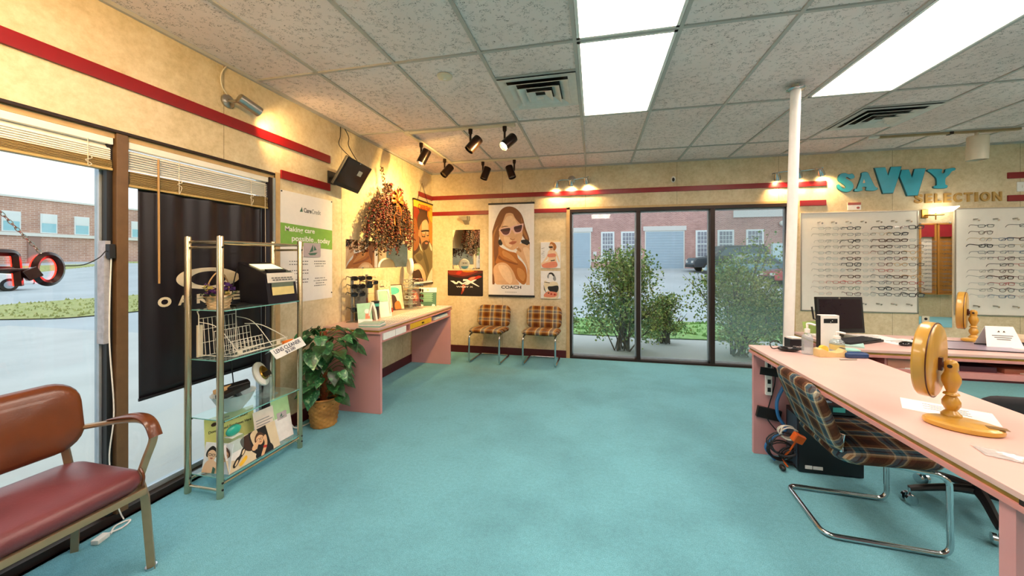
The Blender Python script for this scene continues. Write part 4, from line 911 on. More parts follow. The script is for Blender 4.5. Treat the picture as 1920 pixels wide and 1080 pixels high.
for k, (ch, w_) in enumerate(zip('SELECTION', (.078, .068, .066, .068, .076, .076, .024, .088, .082))):
    o = MB(); o.text(ch, BWF(x, 2.078 - .0, 0), 0, 0, w_, .108, .0, .018, bold=.03)
    nm = ['first', 'second', 'third', 'fourth', 'fifth', 'sixth', 'seventh', 'eighth', 'last'][k]
    tag(o.build('sign_letter', M_gold, smooth=False), 'gold raised letter %s, %s of nine in the word under the teal letters' % (ch, nm), 'letter', 'gold letters under the teal sign')
    x += w_ + .0245
# -- little card over the left eyewear board, outlet
t = thing('photo_card', 'small red and white photo card above the left eyewear board', 'card', (3.115, YB, 2.015))
m = MB(); m.box((3.045, YB - .005, 2.018), (3.185, YB, 2.11)); m.build('card', I['white'], t)
m = MB(); m.flat([(.0, .06), (.14, .06), (.14, .092), (0, .092)], BWF(3.045, 2.018, .0055), 0); m.flat(circ(.018, 14, .11, .025, .014), BWF(3.045, 2.018, .0056), 0); m.build('print', ink('brick_red', '#a8564c'), t, smooth=False)
t = thing('wall_outlet', 'tan duplex outlet on the wall under the narrow mirror', 'outlet', (3.83, YB, .62))
m = MB(); m.box((3.795, YB - .012, .622), (3.868, YB - .006, .738)); m.build('cover', M_cream, t, bevel=.002)
for z in (.655, .705): m = MB(); m.prism(circ(.016, 12, 3.831, z), Frame((0, YB - .012, 0), (1, 0, 0), (0, 0, 1)), 0, .002); m.build('socket', M_bronze, t)
t = thing('light_switch', 'white switch plate at the right edge of the photo between red stripes', 'switch', (4.70, YB, 2.18))
m = MB(); m.box((4.685, YB - .012, 2.18), (4.78, YB, 2.29)); m.build('plate', M_white, t, bevel=.003)
m = MB(); m.box((4.725, YB - .02, 2.22), (4.74, YB - .012, 2.25)); m.build('toggle', M_white, t)
# ------------------------------------------------------------------ pink desks and counter
M_goldstrip = mat('worn_gold_edge_strip', '#b08a3e', .35, .5, var=.25, scale=12); M_pinkedge = mat('pink_edge_band', '#c98a84', .35, var=.04)
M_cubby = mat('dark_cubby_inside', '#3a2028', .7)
def worktop(t, x0, y0, x1, y1, z1):
    m = MB(); m.box((x0, y0, z1 - .018), (x1, y1, z1)); m.build('worktop', M_pink, t, bevel=.002)
    m = MB(); m.box((x0 + .007, y0 + .007, z1 - .034), (x1 - .007, y1 - .007, z1 - .018)); m.build('gold_edge_strip', M_goldstrip, t)
    m = MB(); m.box((x0, y0, z1 - .052), (x1, y1, z1 - .034)); m.build('under_board', M_pinkedge, t, bevel=.002)
# left desk
t = thing('desk', 'pink laminate desk along the left wall with cubbies and yellow drawer', 'desk', (-2.18, 3.88, 0))
DX0, DX1, DY0, DY1, DZ = XL + .002, -1.89, 3.0, 4.755, .782
worktop(t, DX0, DY0, DX1, DY1, DZ)
m = MB(); m.box((DX0 + .015, 3.03, 0), (DX1 - .005, 3.06, .73)); m.build('end_panel', M_pinkpanel, t, bevel=.002)
m = MB(); m.box((DX0 + .015, 4.69, 0), (DX1 - .005, 4.72, .73)); m.build('end_panel', M_pinkpanel, t, bevel=.002)
m = MB(); m.box((DX0 + .03, 3.06, .648), (DX1 - .004, 4.69, .664)); m.build('cubby_floor', M_pinkedge, t)
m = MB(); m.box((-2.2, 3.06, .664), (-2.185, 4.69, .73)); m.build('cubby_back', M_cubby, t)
for y in (3.495, 3.575, 4.105): m = MB(); m.box((-2.185, y, .664), (DX1 - .006, y + .012, .73)); m.build('cubby_divider', M_pinkedge, t)
m = MB(); m.box((-2.15, 3.59, .668), (DX1 - .003, 4.102, .727)); d = m.build('drawer', mat('yellow_drawer_front', '#d2a62c', .4), t, bevel=.003)
m = MB(); m.box((DX1 - .003, 3.85, .692), (DX1 + .012, 3.885, .704)); m.build('drawer_pull', M_bronze, d)
# counter in front
t = thing('counter', 'long pink laminate counter on the right with gold edge strip, tucked plaid chair below', 'counter', (1.41, 2.15, 0))
CZ = .772
worktop(t, 1.115, 1.245, 1.70, 3.07, CZ)
m = MB(); m.box((1.125, 3.005, 0), (1.685, 3.035, .72)); m.build('end_panel', M_pinkpanel, t, bevel=.002)
m = MB(); m.box((1.125, 1.29, 0), (1.685, 1.335, .72)); m.build('end_panel', M_pinkpanel, t, bevel=.002)
m = MB(); m.box((1.118, 1.255, CZ - .05), (1.125, 1.275, CZ - .02)); m.build('edge_chip', M_bronze, t)
# desk behind the counter
t = thing('desk', 'pink laminate desk behind the counter with open cubby, under the eyewear boards', 'desk', (2.6, 3.4, 0))
worktop(t, 1.705, 3.072, 3.535, 3.72, CZ)
for x in (1.735, 3.475): m = MB(); m.box((x, 3.085, 0 if x > 3 else 0), (x + .03, 3.70, .72)); m.build('end_panel', M_pinkpanel, t, bevel=.002)
m = MB(); m.box((1.765, 3.085, .605), (3.475, 3.70, .645)); m.build('cubby_floor', M_pinkedge, t, bevel=.002)
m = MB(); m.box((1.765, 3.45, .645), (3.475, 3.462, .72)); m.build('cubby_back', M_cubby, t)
for x in (1.98, 2.2): m = MB(); m.box((x, 3.1, .645), (x + .015, 3.45, .72)); m.build('cubby_divider', M_pinkedge, t)
m = MB(); m.box((1.995, 3.095, .65), (2.2, 3.11, .715)); m.build('drawer', mat('pinkish_tan_drawer', '#b98069', .45), t)

# ------------------------------------------------------------------ chairs
def plaid_mat(name, cols):
    m, nt, out = nodes(name); b = nn(nt, 'ShaderNodeBsdfPrincipled'); b.inputs['Roughness'].default_value = .85; b.inputs['Specular IOR Level'].default_value = .15
    tc = nn(nt, 'ShaderNodeTexCoord'); sp = nn(nt, 'ShaderNodeSeparateXYZ'); lk(nt, tc.outputs['Object'], sp.inputs[0])
    yz = nn(nt, 'ShaderNodeMath', operation='ADD'); lk(nt, sp.outputs[1], yz.inputs[0]); lk(nt, sp.outputs[2], yz.inputs[1])
    rs = []
    for src, off in ((sp.outputs[0], .09), (yz.outputs[0], .03)):
        a = nn(nt, 'ShaderNodeMath', operation='ADD'); a.inputs[1].default_value = 10 + off; lk(nt, src, a.inputs[0])
        d = nn(nt, 'ShaderNodeMath', operation='DIVIDE'); d.inputs[1].default_value = .178 if src == sp.outputs[0] else .15; lk(nt, a.outputs[0], d.inputs[0])
        f = nn(nt, 'ShaderNodeMath', operation='FRACT'); lk(nt, d.outputs[0], f.inputs[0])
        r = ramp(nt, f.outputs[0], cols); r.color_ramp.interpolation = 'CONSTANT'; rs.append(r)
    mx = nn(nt, 'ShaderNodeMix', data_type='RGBA'); mx.inputs['Factor'].default_value = .42; lk(nt, rs[0].outputs[0], mx.inputs['A']); lk(nt, rs[1].outputs[0], mx.inputs['B'])
    n = noise(nt, 320, 2); r = ramp(nt, n.outputs['Fac'], [(.3, (.75, .75, .75)), (.7, (1.15, 1.15, 1.15))])
    mu = nn(nt, 'ShaderNodeMix', data_type='RGBA', blend_type='MULTIPLY'); mu.inputs['Factor'].default_value = 1; lk(nt, mx.outputs['Result'], mu.inputs['A']); lk(nt, r.outputs[0], mu.inputs['B'])
    lk(nt, mu.outputs['Result'], b.inputs['Base Color'])
    bp = nn(nt, 'ShaderNodeBump'); bp.inputs['Strength'].default_value = .25; bp.inputs['Distance'].default_value = .002; lk(nt, n.outputs['Fac'], bp.inputs['Height']); lk(nt, bp.outputs[0], b.inputs['Normal'])
    lk(nt, b.outputs[0], out.inputs[0]); return m
M_plaid = plaid_mat('gold_brown_plaid', [(0, '#5c3014'), (.2, '#865222'), (.34, '#bf9a58'), (.39, '#dccb9c'), (.44, '#747470'), (.53, '#484a50'), (.58, '#7c7c7a'), (.70, '#d8c48e'), (.75, '#a67434'), (.88, '#643818')])
M_plaid_daylit = plaid_mat('plaid_daylit_blue', [(0, '#3a241c'), (.2, '#5e3c2c'), (.34, '#9a7c5a'), (.39, '#cdbd9e'), (.44, '#3f6676'), (.53, '#27394a'), (.58, '#4a7282'), (.70, '#c8b896'), (.75, '#7a5238'), (.88, '#452a1e')])  # same fabric with cool window daylight put into its stripe colours
def tufted(w, d, h, r, crown, tufts):
    vs, fs = slab(w, d, h, r=r, crown=crown); out = []
    for v in vs:
        v = list(v)
        if v[2] > h * .6:
            for tx, ty in tufts: v[2] -= .014 * math.exp(-((v[0]-tx)**2 + (v[1]-ty)**2) / .0028)
        out.append(tuple(v))
    return out, fs
def plaid_chair(name, label, loc, rz, group, M_plaid=None, rec=.20, yb=.232, hh=.315):
    t = thing(name, label, 'chair', loc, rz, group, local=True)
    TF = ((-.11, 0), (.11, 0))
    vs, fs = tufted(.50, .45, .062, .085, .016, TF); m = MB()
    M = Euler((math.radians(-3), 0, 0)).to_matrix()
    m.add([M @ Vector(v) + V(0, -.02, .395) for v in vs], fs); m.build('seat', M_plaid, t, ang=60)
    vs, fs = tufted(.50, hh, .055, .085, .016, TF); m = MB()
    M = Matrix(((1, 0, 0), (0, math.sin(rec), -math.cos(rec)), (0, math.cos(rec), math.sin(rec))))   # local y -> up, local z -> forward
    out = []
    for v in vs:
        p = M @ Vector(v); p.y -= .10 * (abs(v[0]) ** 2) * 1.2
        out.append(p + V(0, yb, .585))
    m.add(out, fs); m.build('backrest', M_plaid, t, ang=60)
    for tx in (-.11, .11):
        m = MB(); m.ell(M @ V(tx, 0, .062) + V(0, yb, .585), (.009, .007, .009), 10, 6); m.build('tuft_button', M_plaid, t)
        m = MB(); m.ell(V(tx, -.02, .459), (.009, .009, .005), 10, 6); m.build('tuft_button', M_plaid, t)
    pts = [(-.19, .168, .52), (-.20, .185, .42), (-.212, -.20, .385), (-.215, -.235, .36), (-.215, -.24, .014), (-.215, .255, .014), (.215, .255, .014), (.215, -.24, .014), (.215, -.235, .36), (.212, -.20, .385), (.20, .185, .42), (.19, .168, .52)]
    m = MB(); m.tube(fillet(pts, .055, 6), .0125, 10); m.build('tube_frame', M_chrome, t, ang=60)
    m = MB(); m.box((-.2, -.12, .388), (.2, -.09, .398)); m.box((-.2, .12, .398), (.2, .15, .408)); m.build('seat_bracket', M_black, t)
    return t
plaid_chair('waiting_chair', 'brown plaid chrome cantilever chair under the dark logo poster, next to the desk', (-1.443, 5.04, 0), -.05, 'plaid waiting chairs along the back wall', M_plaid)
plaid_chair('waiting_chair', 'brown plaid chrome cantilever chair nearest the back window', (-.705, 5.06, 0), -.03, 'plaid waiting chairs along the back wall', M_plaid)
plaid_chair('waiting_chair', 'plaid chrome cantilever chair pushed under the pink counter', (1.40, 2.37, 0), PI/2 - .06, 'plaid cantilever chairs', M_plaid_daylit, .36, .275, .35)
# ---- armchair at lower left
M_vinyl = mat('brown_red_vinyl', '#683519', .28, var=.25, scale=5, bump=.08, bscale=120, coat=.15); M_seatv = mat('maroon_vinyl', '#70383c', .36, var=.15, scale=5, bump=.08, bscale=140)
M_bronzetube = mat('tan_bronze_metal', '#a88f70', .35, .55, var=.06)
t = thing('armchair', 'brown vinyl armchair with tan metal frame at lower left', 'armchair', (-2.18, 1.03, 0))
vs, fs = slab(.46, .50, .085, r=.07, crown=.022); m = MB(); m.add([V(*v) + V(-2.165, 1.02, .385) for v in vs], fs); m.build('seat', M_seatv, t, ang=70)
m = MB()
for yy_ in (.79, 1.25):
    m.tube(cr([(-1.955, yy_ + (.0 if yy_ < 1 else 0), .40), (-1.945, yy_, .44), (-1.965, yy_, .474)], 4), .005, 6)
m.build('seat_piping', M_vinyl, t)
vs, fs = slab(.50, .315, .06, r=.10, crown=.02); m = MB(); tl = .16; out = []
for v in vs:   # local x -> y, local y -> up, local z -> +x
    p = V(v[2] - v[1] * math.sin(tl) - .16 * v[0] ** 2 * 0, v[0], v[1] * math.cos(tl)); p.x += .35 * v[0] ** 2
    out.append(p + V(-2.435 + .03, 1.02, .685))
m.add(out, fs); m.build('backrest', M_vinyl, t, ang=70)
def bar(pts, w, h, n=4):
    mm = MB(); mm.tube(pts, w, 4, squash=(1, h / w)); return mm
m = MB(); m.box((-2.40, .785, .358), (-1.95, .81, .388)); m.box((-2.40, 1.235, .358), (-1.95, 1.26, .388)); m.box((-1.965, .785, .358), (-1.94, 1.26, .388)); m.box((-2.41, .785, .358), (-2.385, 1.26, .388)); m.build('seat_frame', M_bronzetube, t, bevel=.005)
for y, s in ((1.262, 1), (.785, -1)):
    m = MB(); P = [(-1.985, y, .40), (-1.975, y + .012*s, .33), (-1.965, y + .03*s, .0)]
    for a, b_ in zip(P[:-1], P[1:]): pass
    m.tube(P, .024, 4, squash=(1, .75)); l = m.build('leg', M_bronzetube, t, ang=30)
    m = MB(); m.cyl((-1.965, y + .03*s, 0), (-1.966, y + .029*s, .012), .022, 12); m.build('foot_glide', M_chrome, l)
    m = MB(); m.tube([(-2.36, y - .005, .40), (-2.40, y + .01*s, .3), (-2.44, y + .025*s, 0)], .022, 4, squash=(1, .75)); m.build('leg', M_bronzetube, t, ang=30)
    m = MB(); m.tube([(-2.345, y - .03*s, .37), (-2.375, y - .045*s, .56)], .02, 4, squash=(1, .8)); m.build('back_upright', M_bronzetube, t, ang=30)
    m = MB(); yo = y + .03*s
    P = cr([(-2.375, y - .02*s, .612), (-2.27, yo, .625), (-2.12, yo + .005*s, .655), (-2.02, yo + .005*s, .662), (-1.965, yo, .635), (-1.955, yo, .585), (-1.975, y + .015*s, .50), (-2.0, y, .40)], 6)
    m.tube(P, .016, 8, squash=(.75, 1.1)); m.build('arm', M_bronzetube, t)
    m = MB(); P = cr([(-2.24, yo, .645), (-2.12, yo + .005*s, .672), (-2.03, yo + .005*s, .68), (-1.968, yo, .655), (-1.938, yo, .60)], 6)
    m.tube(P, [.006 + .02 * min(1, i / 6) for i in range(len(P))], 10, squash=(.42, 1)); m.build('armrest_pad', M_vinyl, t)
# ---- office chair behind the counter
t = thing('office_chair', 'black office chair behind the pink counter, mostly hidden', 'chair', (2.06, 2.55, 0))
for k in range(5):
    a = .5 + 2 * PI * k / 5; d = V(math.cos(a), math.sin(a), 0); c = V(2.06, 2.55, 0)
    m = MB(); m.tube(cr([c + V(0, 0, .13), c + d*.12 + V(0, 0, .125), c + d*.29 + V(0, 0, .085)], 4), [.03, .028, .027, .025, .024, .022, .021, .02, .018], 8, squash=(.8, 1)); l = m.build('star_leg', M_black, t)
    m = MB(); q = c + d*.29; s = V(-d.y, d.x, 0)
    for e in (-1, 1): m.cyl(q + s*.012*e + V(0, 0, .028), q + s*.028*e + V(0, 0, .028), .028, 14)
    m.cyl(q + V(0, 0, .03), q + V(0, 0, .09), .008, 8); m.build('caster', M_chrome, l)
m = MB(); m.cyl((2.06, 2.55, .12), (2.06, 2.55, .40), .025, 14); m.build('gas_column', M_black, t)
vs, fs = slab(.48, .46, .07, r=.1, crown=.02); m = MB(); m.add([V(*v) + V(2.06, 2.55, .40) for v in vs], fs); m.build('seat', mat('black_office_fabric', '#1d1c20', .85), t, ang=60)
vs, fs = slab(.42, .24, .05, r=.1, crown=.015); m = MB(); m.add([V(v[0], v[2] * .9 - .0 * v[1], v[1]) + V(2.06, 2.30, .605) for v in vs], fs); m.build('backrest', MATS['black_office_fabric'], t, ang=60)
m = MB(); m.tube(cr([(2.06, 2.48, .40), (2.06, 2.31, .40), (2.06, 2.285, .47), (2.06, 2.295, .6)], 5), .018, 8); m.build('back_bar', M_black, t)

# ------------------------------------------------------------------ potted plant
t = thing('potted_plant', 'climbing variegated pothos in a wicker basket between metal rack and left desk', 'potted plant', (-2.25, 2.74, 0))
def wicker_mat(name, c1, c2, sx=60):
    m, nt, out = nodes(name); b = nn(nt, 'ShaderNodeBsdfPrincipled'); b.inputs['Roughness'].default_value = .55
    n = noise(nt, 12, 4); r = ramp(nt, n.outputs['Fac'], [(.3, c1), (.7, c2)]); lk(nt, r.outputs[0], b.inputs['Base Color']); lk(nt, b.outputs[0], out.inputs[0]); return m
M_wick = wicker_mat('honey_wicker', '#8a5a26', '#c8924a')
def basket(name, t, c, r0, r1, h, mt, rows=13, n=44):
    m = MB(); prof = []; vs = []; fs = []
    sub = 3; R = rows * sub
    for i in range(R + 1):
        z = h * i / R; r = r0 + (r1 - r0) * (i / R) ** .8; row = i // sub
        for k in range(n):
            a = 2*PI*k/n; wv = .0055 * (math.cos(PI * k / 2 + PI * row)) * math.sin(PI * ((i % sub) + .5) / sub)
            vs.append(V(math.cos(a)*(r + wv), math.sin(a)*(r + wv), z) + V(*c))
    for i in range(R):
        for k in range(n): l = (k+1) % n; fs.append((i*n+k, i*n+l, (i+1)*n+l, (i+1)*n+k))
    m.add(vs, fs); o = m.build(name, mt, t, ang=60)
    m = MB(); m.tube([V(math.cos(a)*r1, math.sin(a)*r1, h) + V(*c) for a in [2*PI*k/32 for k in range(32)]], .009, 8, closed=True); m.build('rim', mt, o)
    return o
bk = basket('basket', t, (-2.25, 2.74, .004), .098, .128, .235, M_wick)
m = MB(); m.lathe([(.09, .0), (.12, .19), (.001, .2)], (-2.25, 2.74, .004)); m.build('soil', mat('dark_soil', '#1c1410', .95), t)
m = MB(); r_ = random.Random(4)
m.tube(cr([(-2.25, 2.74, .2), (-2.252, 2.74, .45), (-2.255, 2.738, .79)], 10), .03, 12); m.build('moss_pole', mat('rust_moss_pole', '#7a3a18', .95, var=.35, scale=40, bump=.8, bscale=90), t)
def leaf_mat(name, c0, c1, c2):
    m, nt, out = nodes(name); b = nn(nt, 'ShaderNodeBsdfPrincipled'); b.inputs['Roughness'].default_value = .32
    n = noise(nt, 26, 3, .6, .8); r = ramp(nt, n.outputs['Fac'], [(.40, c0), (.55, c1), (.68, c2)]); lk(nt, r.outputs[0], b.inputs['Base Color']); lk(nt, b.outputs[0], out.inputs[0]); return m
M_poth = [leaf_mat('pothos_dark', '#123018', '#1e4a26', '#3f7a48'), leaf_mat('pothos_variegated', '#1f5030', '#3c7f4a', '#b5cf9c')]
def heart(m, base, d, nrm, L, mi):
    d = d.normalized(); s = d.cross(nrm).normalized(); nrm = s.cross(d)
    half = [(0, 0), (-.08, .2), (-.03, .36), (.14, .44), (.36, .42), (.6, .30), (.82, .13), (1, 0)]
    rows = []
    for a, w_ in half:
        drop = -.22 * max(a, 0) ** 2
        rows.append((base + d*(a*L) + nrm*(drop*L), w_ * L, a))
    vs = []; fs = []
    for p, w_, a in rows: vs += [p - s*w_ + nrm*(w_*.28), p, p + s*w_ + nrm*(w_*.28)]
    for i in range(len(rows) - 1):
        b_ = i * 3
        fs += [(b_, b_+1, b_+4, b_+3), (b_+1, b_+2, b_+5, b_+4)]
    m.add(vs, fs, mi)
lv = MB(); st = MB(); r_ = random.Random(21); c0 = V(-2.25, 2.74, 0)
for i in range(78):
    z = .26 + .56 * (i / 78) ** .85; a = i * 2.4 + r_.uniform(-.4, .4)
    d = V(math.cos(a), math.sin(a), 0); reach = r_.uniform(.07, .20) * (1.0 + .35 * (z > .6)); L = r_.uniform(.09, .15)
    if d.x < -.3: reach *= .45
    if d.y > .5: reach *= .75
    if d.x < -.5: L *= .7
    p0 = c0 + V(0, 0, z - .03) + d * .03; p1 = p0 + d*reach*.55 + V(0, 0, .05); p2 = p0 + d*reach + V(0, 0, .03 + r_.uniform(-.03, .05))
    st.tube(cr([p0, p1, p2], 4), .0032, 5)
    tip = (d*.75 + V(r_.uniform(-.3, .3), r_.uniform(-.3, .3), r_.uniform(-.75, -.1))).normalized()
    heart(lv, p2, tip, (V(.25, -.25, .8) + d*.35).normalized(), L, 1 if r_.random() < .38 else 0)
lo = lv.build('leaves', M_poth, t, ang=60); st.build('vines', mat('pothos_vine', '#3f6a34', .5), t)
# ------------------------------------------------------------------ glass and metal display rack by the left window
M_rackmetal = mat('brassy_steel_tube', '#cbbb9c', .26, .95, var=.08, stretch=(1, 1, .3)); M_shelfglass = glassy('shelf_glass', '#f0faf8', .12, body=.05, bodycol='#d5efec')
M_glassedge = mat('green_glass_edge', '#74b4ae', .15, var=.1)
t = thing('display_rack', 'tall chrome rack with four glass shelves in front of the left window', 'display rack', (-2.265, 2.06, 0))
RX0, RX1, RY0, RY1 = -2.387, -2.146, 1.757, 2.362
for x in (RX0, RX1):
    for y in (RY0, RY1):
        m = MB(); m.lathe([(.0165, 0), (.018, .006), (.018, 1.535), (.015, 1.541), (.001, 1.543)], (x, y, 0), n=20); p = m.build('post', M_rackmetal, t)
        m = MB()
        for z in (1.475, .05, .09): m.cyl((x + .0165, y, z), (x + .021, y, z), .006, 8)
        m.build('screw', M_black, p)
for z in (1.508,):
    for x in (RX0, RX1): m = MB(); m.cyl((x, RY0, z), (x, RY1, z), .008, 10); m.build('top_rail', M_rackmetal, t)
for y in (RY0, RY1):
    for z in (1.508, 1.474, .045): m = MB(); m.cyl((RX0, y, z), (RX1, y, z), .0075, 10); m.build('side_rung', M_rackmetal, t)
for x in (RX0, RX1): m = MB(); m.cyl((x, RY0, .075), (x, RY1, .075), .008, 10); m.build('bottom_rail', M_rackmetal, t)
SH = (1.10, .80, .446, .105)
for z in SH:
    m = MB(); m.box((RX0 - .012, RY0 + .02, z - .006), (RX1 + .012, RY1 - .02, z)); s = m.build('glass_shelf', M_shelfglass, t, smooth=False)
    m = MB(); m.box((RX1 + .0115, RY0 + .02, z - .006), (RX1 + .0135, RY1 - .02, z)); m.box((RX0, RY0 + .018, z - .006), (RX1 + .0115, RY0 + .02, z)); m.build('green_edge', M_glassedge, s, smooth=False)
    m = MB()
    for x in (RX0, RX1):
        for y in (RY0 + .02, RY1 - .02): m.cyl((x, y, z - .012), (x, y, z - .006), .008, 8)
    m.build('shelf_pins', M_black, s)
S1, S2, S3, S4 = SH
# flower basket
t = thing('flower_basket', 'small straw basket of purple flowers on the rack top shelf', 'basket', (-2.27, 1.85, S1))
c = V(-2.27, 1.85, S1)
basket('basket', t, c, .052, .066, .075, wicker_mat('straw_wicker', '#b08a5a', '#e2c69a'), 8, 28)
m = MB(); m.tube(cr([c + V(0, -.066, .07), c + V(0, -.06, .16), c + V(0, 0, .225), c + V(0, .06, .16), c + V(0, .066, .07)], 6), .004, 6); m.build('handle', wicker_mat('straw_handle', '#8a6a40', '#c0a070'), t)
fl = MB(); r_ = random.Random(9)
for i in range(22):
    p = c + V(r_.uniform(-.06, .06), r_.uniform(-.085, .085), .085 + r_.uniform(0, .055)); mi = 0 if i % 3 else 1
    for k in range(9):
        d = V(r_.gauss(0, 1), r_.gauss(0, 1), abs(r_.gauss(0, 1))).normalized(); s = d.orthogonal().normalized()
        fl.add([p, p + d*.012 + s*.008, p + d*.024, p + d*.012 - s*.008], [(0, 1, 2, 3)], mi)
fl.build('flowers', [mat('purple_petal', '#4a2168', .6), mat('yellow_green_petal', '#b5a95a', .6)], t, smooth=False)
lf = MB()
for i in range(26):
    a = r_.uniform(0, 2*PI); p = c + V(math.cos(a)*.05, math.sin(a)*.06, .075); d = V(math.cos(a), math.sin(a), r_.uniform(-.2, .7)).normalized(); s = d.cross(V(0, 0, 1)).normalized()
    lf.add([p, p + d*.03 + s*.014, p + d*.06, p + d*.03 - s*.014], [(0, 1, 2, 3)])
lf.build('leaves', mat('dull_leaf', '#5d6a48', .6), t, smooth=False)
# black slope-topped viewing box
t = thing('light_box', 'black slope topped viewing box with lit window, right end of the rack top shelf', 'box', (-2.25, 2.2, S1))
x0, x1, y0, y1 = -2.385, -2.142, 2.075, 2.328
fr = Frame((0, y0, 0), (1, 0, 0), (0, 0, 1))
m = MB(); m.prism([(x0 + .02, S1), (x1 + .012, S1), (x1 - .018, S1 + .205), (x0, S1 + .285)], fr, 0, -(y1 - y0)); m.build('housing', mat('black_gloss_plastic', '#15131c', .3), t, bevel=.004)
def on_slope(u0, u1, v0, v1, h=.001):   # on the sloped top: u along y, v from back to front
    A, B = V(x0, 0, S1 + .285), V(x1 - .018, 0, S1 + .205); nrm = V(.08, 0, .225).normalized() * h
    f = lambda u, v: A.lerp(B, v) + V(0, y0 + (y1 - y0) * u, 0) + nrm
    return [f(u0, v0), f(u0, v1), f(u1, v1), f(u1, v0)]
m = MB(); m.add(on_slope(.15, .9, .22, .66, .0042), [(0, 1, 2, 3)]); m.build('lit_window', emit('lit_viewing_window', '#ffe9a8', 1.6), t, smooth=False)
m = MB(); q = on_slope(.2, .8, .74, .86, .012); m.add(q + [p - V(0, 0, .012) for p in q], [(0, 1, 2, 3), (0, 4, 5, 1), (1, 5, 6, 2), (2, 6, 7, 3), (3, 7, 4, 0)]); m.build('nose_rest', M_black, t)
def on_front(u0, u1, w0, w1, h=.001):
    A, B = V(x1 + .012, 0, S1), V(x1 - .018, 0, S1 + .205); nrm = V(.205, 0, .03).normalized() * h
    f = lambda u, w: A.lerp(B, w) + V(0, y0 + (y1 - y0) * u, 0) + nrm
    return [f(u0, w0), f(u1, w0), f(u1, w1), f(u0, w1)]
m = MB(); m.add(on_front(.14, .88, .28, .62, .005), [(0, 1, 2, 3)]); m.build('tray_opening', mat('pale_yellow_tissue', '#d9c482', .7), t, smooth=False)
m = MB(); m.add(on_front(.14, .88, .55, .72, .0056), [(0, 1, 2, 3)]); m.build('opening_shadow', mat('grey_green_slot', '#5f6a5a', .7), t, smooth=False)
m = MB(); q = on_front(.02, .96, .70, 1.02, .007); m.add(q, [(0, 1, 2, 3)]); lb = m.build('label', mat('cream_label', '#dcd3c6', .6), t, smooth=False)
fl_ = Frame(q[0] + V(.0012, .03, .028), q[1] - q[0], q[3] - q[0])
m = MB()
for q in range(2):
    for e in range(7): m.prism([(e*.026 + .008*q, -.015*q), (e*.026 + .018 + .003*(e % 2) + .008*q, -.015*q), (e*.026 + .018 + .003*(e % 2) + .008*q, .008 - .015*q), (e*.026 + .008*q, .008 - .015*q)], fl_, 0, .0005)
m.build('text_lines', I['midgrey'], lb, smooth=False)
m = MB(); m.tube(cr([(x0, 2.07, S1 + .24), (x0 - .01, 2.05, S1 + .12), (x0 - .005, 2.04, S1 + .01), (x0 - .03, 2.03, S1 - .1), (x0 - .03, 2.05, .75), (x0 - .03, 2.08, .45), (x0 - .03, 2.10, .12)], 6), .0035, 6); m.build('power_cord', M_black, t)
m = MB(); m.obox((-2.3, 2.03, S1 + .007), (.05, .04, .014), (0, 0, .4)); tag(m.build('adapter_plug', M_black, bevel=.003), 'small black cord switch beside the viewing box on rack top shelf', 'plug')
# folded dark eyeglass cases on the top shelf, flat
tag(MB().obox((-2.26, 1.975, S1 + .006), (.06, .1, .012), (0, 0, .1)).build('pen_tray', M_black, bevel=.003), 'flat black tray between flower basket and viewing box', 'tray')
# white wire literature basket
M_wire = mat('white_coated_wire', '#dcd6c8', .4, var=.03)
t = thing('wire_basket', 'white wire literature basket on the second rack shelf', 'basket', (-2.26, 1.97, S2))
def wp(u, d, z): return V(-2.36 + d, 1.80 + u, S2 + z)   # u along the rack, d towards the room
m = MB()
for d, z0, z1, u0, u1 in ((.02, .01, .24, 0, .24), (.10, .005, .16, .03, .27), (.17, .004, .09, .06, .30)):
    m.tube([wp(u0, d, z0), wp(u0, d - .02, z1), wp(u1, d - .02, z1), wp(u1, d, z0)], .0028, 6, closed=True)
    for k in range(1, 9):
        u = u0 + (u1 - u0) * k / 9; m.tube([wp(u, d, z0), wp(u, d - .02, z1)], .0018, 5)
    for q in (.35, .7): m.tube([wp(u0, d - .02*q, z0 + (z1-z0)*q), wp(u1, d - .02*q, z0 + (z1-z0)*q)], .0018, 5)
m.build('wire_panels', M_wire, t)
m = MB()
for u in (0, .24): m.tube([wp(u, .0, .24), wp(u, -.0, .26), wp(u, -.012, .285), wp(u, .004, .29)], .003, 6); m.tube([wp(u, 0, 0.01), wp(u, 0, .25)], .003, 6); m.tube([wp(u, .0, .02), wp(u + .03, .1, .01), wp(u + .06, .2, .006)], .0025, 6); m.tube(cr([wp(u, .0, .22), wp(u + .04, .1, .18), wp(u + .08, .21, .02)], 5), .0025, 6)
m.build('side_wires', M_wire, t)
m = MB(); m.box((-2.372, 1.795, S2 + .005), (-2.36, 1.825, S2 + .2)); m.build('side_plate', M_cream, t)
m = MB(); m.tube(cr([wp(.26, .05, .17), wp(.34, .1, .15), wp(.44, .18, .06), wp(.46, .2, .02)], 6), .003, 6); m.tube([wp(.06, .2, .006), wp(.46, .2, .012)], .003, 6); m.tube([wp(.06, .2, .035), wp(.46, .2, .045)], .003, 6); m.build('front_hoop', M_wire, t)
for u in (.09, .38): m = MB(); m.obox(wp(u, .203, .024), (.004, .03, .03)); m.build('price_tag', M_cream, t)
